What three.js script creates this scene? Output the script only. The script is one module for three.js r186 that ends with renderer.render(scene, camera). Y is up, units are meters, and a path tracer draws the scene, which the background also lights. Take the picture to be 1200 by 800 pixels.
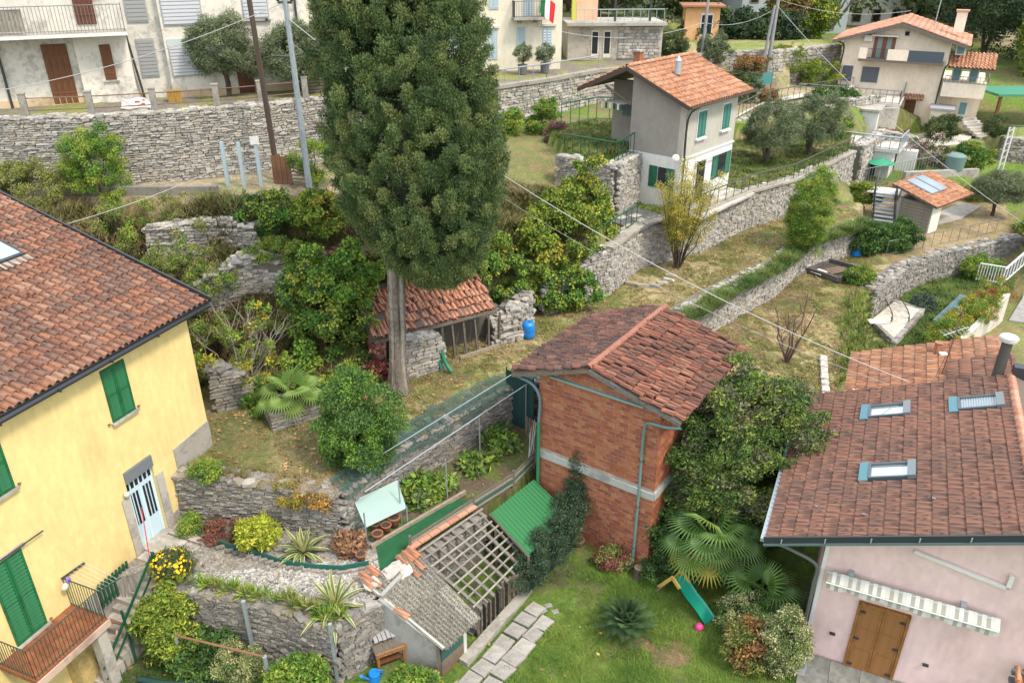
import * as THREE from 'three';
import { mergeGeometries, toCreasedNormals } from 'three/addons/utils/BufferGeometryUtils.js';

// ---------- camera, sky, sun, exposure ----------
const scene = new THREE.Scene();
const camera = new THREE.PerspectiveCamera(46.42, 1024 / 682, 0.3, 1500);
camera.position.set(0, 18, 0);
camera.rotation.set(-27 * Math.PI / 180, 0, 0);
scene.add(camera);
const renderer = new THREE.WebGLRenderer({ antialias: true });
renderer.toneMapping = THREE.LinearToneMapping;
renderer.toneMappingExposure = 2.65;
renderer.shadowMap.enabled = true;
{ // bright overcast sky: pale, a little brighter overhead and toward the veiled sun
  const w = 64, h = 32, d = new Float32Array(w * h * 4);
  for (let j = 0; j < h; j++) for (let i = 0; i < w; i++) {
    const el = (j + 0.5) / h * 2 - 1, k = 0.62 + 0.25 * Math.max(0, el);
    const o = (j * w + i) * 4; d[o] = 0.96 * k; d[o + 1] = 1.0 * k; d[o + 2] = 1.06 * k; d[o + 3] = 1;
  }
  const t = new THREE.DataTexture(d, w, h, THREE.RGBAFormat, THREE.FloatType);
  t.mapping = THREE.EquirectangularReflectionMapping; t.magFilter = THREE.LinearFilter; t.needsUpdate = true;
  scene.background = t; scene.environment = t;
}
const sun = new THREE.DirectionalLight(0xfff1dc, 1.5);
sun.position.set(34, 62, -2); sun.target.position.set(2, 2, -28);
sun.castShadow = true; sun.shadow.radius = 20;
Object.assign(sun.shadow.camera, { left: -70, right: 70, top: 70, bottom: -70, near: 1, far: 250 });
sun.shadow.mapSize.set(4096, 4096);
scene.add(sun, sun.target);

// ---------- small tools ----------
let seed = 12345;
const rnd = () => { seed = (seed + 0x6D2B79F5) | 0; let t = Math.imul(seed ^ (seed >>> 15), 1 | seed); t = (t + Math.imul(t ^ (t >>> 7), 61 | t)) ^ t; return ((t ^ (t >>> 14)) >>> 0) / 4294967296; };
const rr = (a, b) => a + (b - a) * rnd();
const ri = n => Math.floor(rnd() * n);
const lerp = (a, b, t) => a + (b - a) * t;
const clamp = (x, a, b) => Math.min(b, Math.max(a, x));
const V = (x, y, z) => new THREE.Vector3(x, y, z);
const hash2 = (i, j) => { let h = Math.imul(i, 374761393) + Math.imul(j, 668265263); h = Math.imul(h ^ (h >>> 13), 1274126177); return ((h ^ (h >>> 16)) >>> 0) / 4294967296; };
function noise2(x, y) {
  const i = Math.floor(x), j = Math.floor(y), fx = x - i, fy = y - j, u = fx * fx * (3 - 2 * fx), v = fy * fy * (3 - 2 * fy);
  const a = hash2(i, j), b = hash2(i + 1, j), c = hash2(i, j + 1), d = hash2(i + 1, j + 1);
  return a + (b - a) * u + (c - a) * v + (a - b - c + d) * u * v;
}
const fbm = (x, y) => noise2(x, y) * .5 + noise2(x * 2.1 + 7, y * 2.1) * .28 + noise2(x * 4.3, y * 4.3 + 5) * .22;

const used = {};
function numbered(n) { used[n] = (used[n] || 0) + 1; return used[n] === 1 ? n : n + '_' + String(used[n] - 1).padStart(3, '0'); }
function mesh(name, geo, mat, parent) {
  const m = new THREE.Mesh(geo, mat); m.name = parent ? name : numbered(name); m.castShadow = m.receiveShadow = true;
  (parent || scene).add(m); return m;
}
function tag(o, label, category, group, kind) {
  if (label) o.userData.label = label; if (category) o.userData.category = category;
  if (group) o.userData.group = group; if (kind) o.userData.kind = kind; return o;
}
function thing(name, label, category, pos = [0, 0, 0], turn = 0, group) {
  const o = new THREE.Group(); o.name = numbered(name); o.position.set(...pos); o.rotation.y = turn; scene.add(o);
  return tag(o, label, category, group);
}
function structure(name, geo, mat) { const m = mesh(name, geo, mat); m.userData.kind = 'structure'; return m; }
function copyOf(o, pos, turn, label) { const c = o.clone(); c.name = numbered(o.name.replace(/_\d{3}$/, '')); scene.add(c); c.position.set(...pos); c.rotation.y = turn; if (label) c.userData.label = label; return c; }

// ---------- textures ----------
function tex(n, fn, rep = 1, srgb = true) {
  const d = new Uint8Array(n * n * 4);
  for (let j = 0; j < n; j++) for (let i = 0; i < n; i++) { const c = fn(i / n, j / n, i, j), o = (j * n + i) * 4; d[o] = clamp(c[0], 0, 1) * 255; d[o + 1] = clamp(c[1], 0, 1) * 255; d[o + 2] = clamp(c[2], 0, 1) * 255; d[o + 3] = 255; }
  const t = new THREE.DataTexture(d, n, n); t.wrapS = t.wrapT = THREE.RepeatWrapping; t.magFilter = THREE.LinearFilter; t.minFilter = THREE.LinearMipmapLinearFilter; t.generateMipmaps = true;
  if (srgb) t.colorSpace = THREE.SRGBColorSpace; t.repeat.set(rep, rep); t.needsUpdate = true; return t;
}
// tileable value noise
function tnoise(x, y, f) { const X = x * f, Y = y * f, i = Math.floor(X), j = Math.floor(Y), fx = X - i, fy = Y - j, u = fx * fx * (3 - 2 * fx), v = fy * fy * (3 - 2 * fy), m = k => ((k % f) + f) % f;
  const a = hash2(m(i) + f * 7, m(j)), b = hash2(m(i + 1) + f * 7, m(j)), c = hash2(m(i) + f * 7, m(j + 1)), d = hash2(m(i + 1) + f * 7, m(j + 1)); return a + (b - a) * u + (c - a) * v + (a - b - c + d) * u * v; }
const tf = (x, y) => tnoise(x, y, 4) * .3 + tnoise(x, y, 11) * .28 + tnoise(x, y, 29) * .22 + tnoise(x, y, 67) * .2;
const grainMap = tex(256, (x, y) => { const v = .78 + .32 * (tf(x, y) - .5) + .22 * (tnoise(x, y, 100) - .5); return [v, v, v]; });
const plasterMap = tex(512, (x, y) => { const st = Math.max(0, tnoise(x, y * .25, 8) * tnoise(x, y, 5) - .42) * 1.1; const v = .94 + .1 * (tf(x, y) - .5) + .05 * (tnoise(x, y * .3, 40) - .5) - st * .1; return [v, v - st * .01, v - st * .02]; }, .25);
const agedMap = tex(512, (x, y) => { const st = Math.max(0, tf(x, y) - .52) * 2.2 + Math.max(0, tnoise(x, y, 23) - .7); const v = .95 + .14 * (tf(x + .3, y) - .5) - st * .32; return [v, v * .985, v * .96]; }, .22);
const flameMap = tex(256, (x, y) => { const s = tnoise(x, y, 6) * .5 + tnoise(x, y, 14) * .3 + tnoise(x, y, 50) * .2, d = clamp((s - .5) * 3, -.5, .5); return [.86 + d * .2, .85 + d * .2, .85 + d * .18]; });
const streakMap = tex(256, (x, y) => { const s = tnoise(x, y * .1, 40) * .55 + tnoise(x, y * .35, 14) * .45, d = clamp((s - .5) * 3, -.5, .5); return [.82 + d * .3, .81 + d * .27, .82 + d * .22]; });
const woodMap = tex(256, (x, y) => { const g = tnoise(x, y, 3) * .2 + tnoise(x * 1, y * .12, 60) * .5 + tnoise(x, y * .25, 24) * .3; const v = .7 + .4 * (g - .3); return [v, v * .97, v * .93]; });
const bumpGrain = tex(256, (x, y) => { const v = tf(x, y) * .6 + tnoise(x, y, 90) * .4; return [v, v, v]; }, 1, false);
const rep = (t, x, y = x) => { const c = t.clone(); c.repeat.set(x, y); c.needsUpdate = true; return c; };

const mats = {};
function M(key, rgb, rough = .9, o = {}) {
  if (mats[key]) return mats[key];
  const m = new THREE.MeshStandardMaterial({ roughness: rough, metalness: 0, ...o }); m.color.setRGB(...rgb); return mats[key] = m;
}
// ---------- geometry tools ----------
function boxAt(cx, cy, cz, w, h, d) { const g = new THREE.BoxGeometry(w, h, d); uvBox(g); g.translate(cx, cy, cz); return g; }
function uvBox(g) { // uv in metres by face direction
  const p = g.attributes.position, n = g.attributes.normal, uv = g.attributes.uv || new THREE.BufferAttribute(new Float32Array(p.count * 2), 2);
  for (let i = 0; i < p.count; i++) { const ax = Math.abs(n.getX(i)), ay = Math.abs(n.getY(i)), az = Math.abs(n.getZ(i));
    if (ay > ax && ay > az) uv.setXY(i, p.getX(i), p.getZ(i)); else if (ax > az) uv.setXY(i, p.getZ(i), p.getY(i)); else uv.setXY(i, p.getX(i), p.getY(i)); }
  g.setAttribute('uv', uv); return g;
}
function bar(a, b, r, r2 = r, seg = 8) { const A = V(...a), B = V(...b), L = A.distanceTo(B), g = new THREE.CylinderGeometry(r2, r, L, seg); g.translate(0, L / 2, 0);
  g.applyQuaternion(new THREE.Quaternion().setFromUnitVectors(V(0, 1, 0), B.sub(A).normalize())); g.translate(...a); return g; }
function beam(a, b, w, h) { // squared timber from a to b, w sideways, h up
  const A = V(...a), B = V(...b), L = A.distanceTo(B), g = new THREE.BoxGeometry(w, h, L); uvBox(g); const m = new THREE.Matrix4().lookAt(B, A, V(0, 1, 0)); const q = new THREE.Quaternion().setFromRotationMatrix(m);
  g.applyQuaternion(q); g.translate((A.x + B.x) / 2, (A.y + B.y) / 2, (A.z + B.z) / 2); return g; }
function cat(list) { const gs = list.map(g => { const q = g.index ? g.toNonIndexed() : g; for (const k of Object.keys(q.attributes)) if (!['position', 'normal', 'uv'].includes(k)) q.deleteAttribute(k); return q; }); return mergeGeometries(gs); }
function tube(pts, r, seg = 24, rad = 6) { return new THREE.TubeGeometry(new THREE.CatmullRomCurve3(pts.map(p => V(...p))), seg, r, rad); }
function prism(poly, y0, y1) { // poly [[x,z]] upright prism
  const s = new THREE.Shape(poly.map(p => new THREE.Vector2(p[0], -p[1]))); const g = new THREE.ExtrudeGeometry(s, { depth: y1 - y0, bevelEnabled: false }); g.rotateX(-Math.PI / 2); g.translate(0, y0, 0); return uvBox(g); }
function wallShape(poly, holes, depth) { // poly [[x,y]] in the wall's plane, extruded towards -z
  const s = new THREE.Shape(poly.map(p => new THREE.Vector2(...p))); for (const [x0, y0, x1, y1] of holes || []) s.holes.push(new THREE.Path([[x0, y0], [x0, y1], [x1, y1], [x1, y0]].map(p => new THREE.Vector2(...p))));
  const g = new THREE.ExtrudeGeometry(s, { depth, bevelEnabled: false }); g.translate(0, 0, -depth); return uvBox(g); }
// many alike pieces: those that show largest become parts, the rest one joined part
camera.updateMatrixWorld(); const viewProj = new THREE.Matrix4();
camera.updateProjectionMatrix(); viewProj.multiplyMatrices(camera.projectionMatrix, camera.matrixWorldInverse.copy(camera.matrixWorld).invert());
function pieces(parent, name, list, palette, max = 300, restName) {
  parent.updateMatrixWorld(true); const p = V(0, 0, 0);
  for (const q of list) { p.setFromMatrixPosition(q.m).applyMatrix4(parent.matrixWorld); const d = p.distanceTo(camera.position); p.applyMatrix4(viewProj); const inView = Math.abs(p.x) < 1.02 && Math.abs(p.y) < 1.02; q.w = (inView ? 1 : .001) * (q.a || 1) / (d * d); }
  list.sort((a, b) => b.w - a.w);
  const first = list.slice(0, max), rest = list.slice(max);
  for (const q of first) { const m = mesh(name, q.g, palette[q.c], parent); q.m.decompose(m.position, m.quaternion, m.scale); }
  if (!rest.length) return;
  let n = 0; for (const q of rest) n += q.g.attributes.position.count;
  const P = new Float32Array(n * 3), N = new Float32Array(n * 3), U = new Float32Array(n * 2), C = new Float32Array(n * 3); let o = 0; const v = V(0, 0, 0), nm = new THREE.Matrix3();
  for (const q of rest) { const a = q.g.attributes, col = palette[q.c].color; nm.getNormalMatrix(q.m);
    for (let i = 0; i < a.position.count; i++, o++) { v.fromBufferAttribute(a.position, i).applyMatrix4(q.m); P.set([v.x, v.y, v.z], o * 3); v.fromBufferAttribute(a.normal, i).applyMatrix3(nm).normalize(); N.set([v.x, v.y, v.z], o * 3); U[o * 2] = a.uv.getX(i); U[o * 2 + 1] = a.uv.getY(i); C[o * 3] = col.r; C[o * 3 + 1] = col.g; C[o * 3 + 2] = col.b; } }
  const g = new THREE.BufferGeometry(); g.setAttribute('position', new THREE.BufferAttribute(P, 3)); g.setAttribute('normal', new THREE.BufferAttribute(N, 3)); g.setAttribute('uv', new THREE.BufferAttribute(U, 2)); g.setAttribute('color', new THREE.BufferAttribute(C, 3));
  const k = 'rest' + palette[0].uuid; const mm = mats[k] || (mats[k] = Object.assign(palette[0].clone(), { vertexColors: true })); mm.color.setRGB(1, 1, 1);
  const r = mesh(restName || name + 's', g, mm, parent); r.userData.kind = 'stuff';
}
// rough stone: a jittered chamfered block, unit size
function stoneGeo(j = .16) { const g = new THREE.BoxGeometry(1, 1, 1, 2, 2, 2).toNonIndexed(), p = g.attributes.position, memo = {};
  for (let i = 0; i < p.count; i++) { const x = p.getX(i), y = p.getY(i), z = p.getZ(i), k = [x, y, z].map(t => t.toFixed(1)).join(); const e = (Math.abs(x) > .4) + (Math.abs(y) > .4) + (Math.abs(z) > .4); const s = e === 3 ? .84 : e === 2 ? .95 : 1;
    const o = memo[k] || (memo[k] = [rr(-j, j) * .6, rr(-j, j) * .6, rr(-j, j) * .6]); p.setXYZ(i, x * s + o[0], y * s + o[1], z * s + o[2]); }
  const u0 = rnd(), v0 = rnd(), uv = g.attributes.uv; for (let i = 0; i < uv.count; i++) uv.setXY(i, u0 + uv.getX(i) * .3, v0 + uv.getY(i) * .3);
  g.computeVertexNormals(); return g; }
const STONES = Array.from({ length: 10 }, () => stoneGeo());
const stonePalette = (key, cols) => cols.map((c, i) => M(key + i, c, .95, { map: grainMap, bumpMap: bumpGrain, bumpScale: .012 }));
const PAL = {
  grey: stonePalette('sg', [[.4, .38, .35], [.33, .315, .29], [.48, .455, .42], [.27, .26, .245], [.43, .38, .31], [.56, .535, .49], [.36, .34, .32]]),
  white: stonePalette('sw', [[.66, .625, .57], [.58, .555, .51], [.49, .47, .435], [.74, .71, .66], [.55, .49, .4], [.4, .385, .365], [.63, .58, .5]]),
  dim: stonePalette('sd', [[.36, .34, .31], [.3, .285, .265], [.42, .395, .36], [.25, .235, .22], [.38, .33, .27], [.48, .455, .42], [.33, .315, .3]]),
};
// dry-stone wall along a line of [x, z, top, base]
function stoneWall(name, label, pts, o = {}) {
  const { thick = .95, fwd = .3, h = [.06, .13], w = [.14, .42], pal = PAL.grey, max = 300, jit = .03, core = [.27, .25, .22], cap = true, group, away = false } = o;
  const x0 = pts[0][0], z0 = pts[0][1], y0 = Math.min(...pts.map(p => p[3])); const t = thing(name, label, 'wall', [x0, y0, z0], 0, group);
  const list = [], P = [], I = [];
  let mx = 0, mz = 0; for (const p of pts) { mx += p[0] / pts.length; mz += p[1] / pts.length; }
  const segs = [];
  for (let k = 0; k + 1 < pts.length; k++) { const a = pts[k], b = pts[k + 1], L = Math.hypot(b[0] - a[0], b[1] - a[1]), dx = (b[0] - a[0]) / L, dz = (b[1] - a[1]) / L; let nx = -dz, nz = dx; if ((nx * (0 - mx) + nz * (0 - mz) < 0) !== away) { nx = -nx; nz = -nz; } segs.push({ a: [a[0] + nx * fwd, a[1] + nz * fwd, a[2], a[3]], b: [b[0] + nx * fwd, b[1] + nz * fwd, b[2], b[3]], L, dx, dz, nx, nz }); }
  for (const { a, b, L, dx, dz, nx, nz } of segs) {
    // core block behind the stones
    const c = q => [[q[0] - nx * .06, q[2] - .05, q[1] - nz * .06], [q[0] - nx * thick, q[2] - .05, q[1] - nz * thick], [q[0] - nx * .06, q[3] - .3, q[1] - nz * .06], [q[0] - nx * thick, q[3] - .3, q[1] - nz * thick]];
    const A = c(a), B = c(b), quad = (p, q, r, s) => { const i = P.length / 3; for (const v of [p, q, r, s]) P.push(v[0] - x0, v[1] - y0, v[2] - z0); I.push(i, i + 1, i + 2, i, i + 2, i + 3); };
    quad(A[2], B[2], B[0], A[0]); quad(A[0], B[0], B[1], A[1]); quad(A[1], B[1], B[3], A[3]); quad(A[0], A[1], A[3], A[2]); quad(B[2], B[3], B[1], B[0]);
    const q = new THREE.Quaternion().setFromRotationMatrix(new THREE.Matrix4().makeBasis(V(dx, 0, dz), V(0, 1, 0), V(dx, 0, dz).cross(V(0, 1, 0))));
    let y = Math.min(a[3], b[3]) - .05; const ymax = Math.max(a[2], b[2]);
    while (y < ymax) { const hh = rr(...h); let s = -rr(0, .2);
      while (s < L + .15) { const ww = rr(...w) * (rnd() < .12 ? 1.5 : 1), hc = hh * rr(.88, 1.08); const m = s + ww / 2, u = clamp(m / L, 0, 1), top = lerp(a[2], b[2], u) + (noise2((a[0] + dx * m) * 2.3, (a[1] + dz * m) * 2.3) - .5) * (o.rough ?? .14), bot = lerp(a[3], b[3], u);
        if (m > -.12 && m < L + .12 && y + hh * .5 < top && y + hh > bot - .1) {
          const dd = rr(.16, .26), off = rr(-jit, jit) - dd / 2 + .03;
          const mt = new THREE.Matrix4().compose(V(a[0] + dx * m + nx * off - x0, y + hh / 2 - y0, a[1] + dz * m + nz * off - z0), q.clone().multiply(new THREE.Quaternion().setFromEuler(new THREE.Euler(rr(-.06, .06), rr(-.07, .07), rr(-.05, .05)))), V(ww * .99, hc * .98, dd));
          list.push({ g: STONES[ri(10)], c: Math.min(6, Math.floor(Math.pow(rnd(), 1.15) * 7)), m: mt, a: ww * hh });
        } s += ww; }
      y += hh; }
    if (cap) for (let s = rr(0, .2); s < L; s += rr(.2, .42)) { const u = s / L, top = lerp(a[2], b[2], u); for (let r = 0; r < (o.capRows ?? 3); r++) { const e = -.1 - r * rr(.2, .26);
      list.push({ g: STONES[ri(10)], c: ri(7), a: .03, m: new THREE.Matrix4().compose(V(a[0] + dx * s + nx * e - x0, top - y0 + rr(-.06, .03), a[1] + dz * s + nz * e - z0), q.clone().multiply(new THREE.Quaternion().setFromEuler(new THREE.Euler(rr(-.12, .12), rr(-.5, .5), rr(-.1, .1)))), V(rr(.2, .46), rr(.08, .14), rr(.2, .32))) }); } }
  }
  const g = new THREE.BufferGeometry(); g.setAttribute('position', new THREE.Float32BufferAttribute(P, 3)); g.setIndex(I); const gn = g.toNonIndexed(); gn.computeVertexNormals(); gn.setAttribute('uv', new THREE.BufferAttribute(new Float32Array(gn.attributes.position.count * 2), 2));
  mesh('wall_core', uvBox(gn), M('core' + core, core, 1, { map: grainMap }), t);
  pieces(t, 'stone', list, pal, max, 'stones');
  return t;
}
// ---------- terrain: terraces in plan, [x, z] ----------
function inside(poly, x, z) { let c = false; for (let i = 0, j = poly.length - 1; i < poly.length; j = i++) { const [xi, zi] = poly[i], [xj, zj] = poly[j]; if ((zi > z) !== (zj > z) && x < (xj - xi) * (z - zi) / (zj - zi) + xi) c = !c; } return c; }
const gravelFront = [[-9.7, -16.75], [-9.52, -16.7], [-8.37, -16.49], [-7.3, -16.23], [-6.16, -15.92], [-5.08, -15.44], [-4.68, -15.28], [-3.8, -16.1]];
const lawnFront = [[-10.1, -19.8], [-7.7, -19.35], [-5.1, -18.85]];
const vegWall = [[-5.1, -18.85], [-3.6, -21.4], [-2.4, -22.75], [-1.8, -23.45], [-.3, -25.0], [.9, -25.6]];
const pitWall = [[6.8, -30.2], [9.5, -33.2], [12.7, -36.3], [14.9, -39.3], [17.8, -41.5], [19.8, -43]];
const midWall = [[1.2, -30.9], [2.4, -31.9], [4.1, -32.9], [6, -36.1], [9.3, -38.1], [12.6, -41.6], [15.7, -43.9], [18, -46.5], [21.5, -50.5]];
const wall3 = [[18.2, -37], [21.5, -40.5], [23.4, -42], [25.9, -43.1]];
const roadWallLeft = [[-26, -30.6], [-21, -31], [-16.6, -31.7], [-14.1, -32.5], [-12, -33.4], [-10.2, -34.4], [-8.4, -35.6], [-5.5, -37.5]];
const roadWallMid = [[-6, -47], [-1.3, -50], [2.2, -53], [5.9, -57], [10, -58.8]];
const highWall = [[12.5, -64.8], [17, -67.3], [21, -67.8], [28, -72]];
const pathWall = [[13.6, -52.3], [19, -57.8], [24, -61.2], [28.4, -63.6]];
const zones0 = [
  { n: 'path', y: () => 7.0, p: [[10.5, -48.5], ...pathWall, [28.4, -72], ...highWall.slice().reverse(), [10.2, -58.9]] },
  { n: 'bank', y: () => 9.6, p: [...highWall, [29, -80], [10, -80], [9, -66]] },
  { n: 'bank', y: () => 5.0, p: [[35, -57.3], [41, -55.8], [52, -54], [52, -62], [37, -62]] },
  { n: 'bank', y: () => 4.0, p: [[25.5, -55.8], [28.5, -55.2], [34, -57], [36.5, -62], [52, -62.4], [52, -72], [35, -66], [30, -64.5], [26, -61]] },
  { n: 'gravel', y: () => 1.9, p: [[-11.6, -16.7], [-10.0, -17.2], ...gravelFront, [-2.95, -17.8], [-1.15, -19.7], [.1, -21], [1.2, -22.6], [2.2, -24.4], [.9, -25.6], ...vegWall.slice(1, 5).reverse(), [-5.1, -18.85], ...lawnFront.slice(0, 2).reverse(), [-11, -19.6]] },
  { n: 'terrace', y: (x, z) => 3.5 + clamp((-z - 26) * .02, 0, .35), p: [...lawnFront, ...vegWall.slice(1), [3.6, -27], ...pitWall, [21, -46], [18.4, -46.8], [15.9, -44], [12.8, -41.8], [9.4, -38.3], [6.1, -36.3], [4.1, -33.1], [2.3, -32.1], [.7, -30.8], [-.4, -30.2], [-3.4, -28.6], [-5.1, -26.6], [-5.6, -25], [-8.3, -24], [-11.5, -24.2]] },
  { n: 'patio', y: () => 8.3, p: [[3.1, -39.9], [6, -40.1], [6.8, -45], [8.5, -47.5], [5, -48], [2, -46]] },
  { n: 'housegarden', y: (x, z) => 5.8 + clamp((-z - 44) * .03, 0, .6), p: [...midWall.slice(2), [24, -57], [14, -52], [10, -47.6], [6.5, -43.5], [6.1, -40], [4.9, -37.6]] },
  { n: 'yard', y: (x, z) => 2.15 + clamp((-z - 45) * .02, 0, .4), p: [[19.8, -43], ...wall3.slice(1), [30, -45], [33, -52], [25, -52], [21.4, -50.3], [20.6, -46]] },
  { n: 'pit', y: (x, z) => 2, p: [...pitWall, [20.6, -44.2], ...wall3.slice(0, 2).reverse(), [17.3, -36.05], [15.77, -33.1], [13.9, -29.8], [13, -27], [10.3, -25.2], [8.2, -25.6], [4.5, -27.2]] },
  { n: 'lawn', y: () => .5, p: [...wall3, [29, -42.4], [25.6, -37.8], [20.5, -32.6], [16, -27], [13, -26.6], [15.77, -33.1], [17.3, -36.05]] },
  { n: 'upper', y: () => 11.75, p: [...roadWallLeft, [-5, -44], [-26, -46]] },
  { n: 'path', y: (x, z) => 9.0, p: [[-26, -30.6], ...roadWallLeft.slice(1, 7), [-7, -33.2], [-6.4, -30.4], [-10, -30.1], [-26, -29.4]] },
  { n: 'upper', y: () => 9.8, p: [...roadWallMid, [14, -64], [-6, -64]] },
];
const zones = zones0.map(q => ({ ...q, b: [Math.min(...q.p.map(p => p[0])), Math.max(...q.p.map(p => p[0])), Math.min(...q.p.map(p => p[1])), Math.max(...q.p.map(p => p[1]))] }));
const ctrl = [[-30, -5, -.2], [0, -5, 0], [30, -5, 0], [-12, -14, -.25], [-9, -14.5, -.2], [-5, -14, 0], [0, -16, 0], [5, -16, 0], [10, -16, 0], [4, -20, 0], [8, -20, 0], [14, -22, 0], [1.5, -21.4, 0.1], [22, -25, 0], [30, -36, 0], [28, -40, 0], [7, -24, .3], [12, -26, .6], [35, -45, 1],
  [-14, -22, 3.6], [-10.8, -24.6, 3.9], [-8, -25, 4.1], [-6, -26, 4.3], [-9, -27.5, 6.2], [-12, -27, 6], [-6, -29, 7], [-7, -30.2, 8.9], [-11, -29.7, 8.9], [-18, -29, 8.7], [-26, -28, 8.4], [-3, -29.5, 6.4], [0, -30.6, 5.6], [-3, -33, 7.6], [2, -34, 6.4], [3.6, -37.5, 6.6], [0, -38, 7.2], [-3, -42, 7.5], [2, -43, 7.6], [-1, -46.5, 7.6], [3, -50, 7.7], [7, -53, 7.7], [-15, -50, 12.3], [-20, -60, 14], [0, -70, 11.5],
  [12, -54, 7.2], [16, -57, 7], [20, -60, 6.8], [24, -62, 6.6], [12, -62, 8.5], [18, -70, 9.6], [22, -80, 9.4], [26, -52, 3.4], [29, -55, 3.8], [33, -60, 4], [38, -60, 4], [45, -60, 3.6], [35, -52, 2.4], [44, -50, 1.5], [33, -46, 1.2], [27, -64, 6.4], [32, -80, 8.2], [45, -80, 7], [30, -92, 8.4], [45, -100, 8.6],
  [-20, -80, 16], [10, -85, 11], [30, -104, 9.5], [60, -100, 8.5], [0, -120, 15], [-40, -120, 22], [40, -140, 16], [80, -60, 4], [90, -120, 18], [-60, -60, 16], [-60, -20, 2], [-200, -200, 60], [0, -260, 60], [200, -200, 55], [0, -500, 120], [-400, 0, 20], [400, 0, 10], [0, 200, -10]];
const base0 = (x, z) => { let a = 0, b = 0; for (const [cx, cz, cy] of ctrl) { const d = (x - cx) ** 2 + (z - cz) ** 2 + .05, w = 1 / (d * d); a += w * cy; b += w; } return a / b; };
function zoneAt(x, z) { for (const q of zones) if (x > q.b[0] && x < q.b[1] && z > q.b[2] && z < q.b[3] && inside(q.p, x, z)) return q; return null; }
function groundY(x, z) { const q = zoneAt(x, z); return q ? q.y(x, z) : base0(x, z); }
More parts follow.
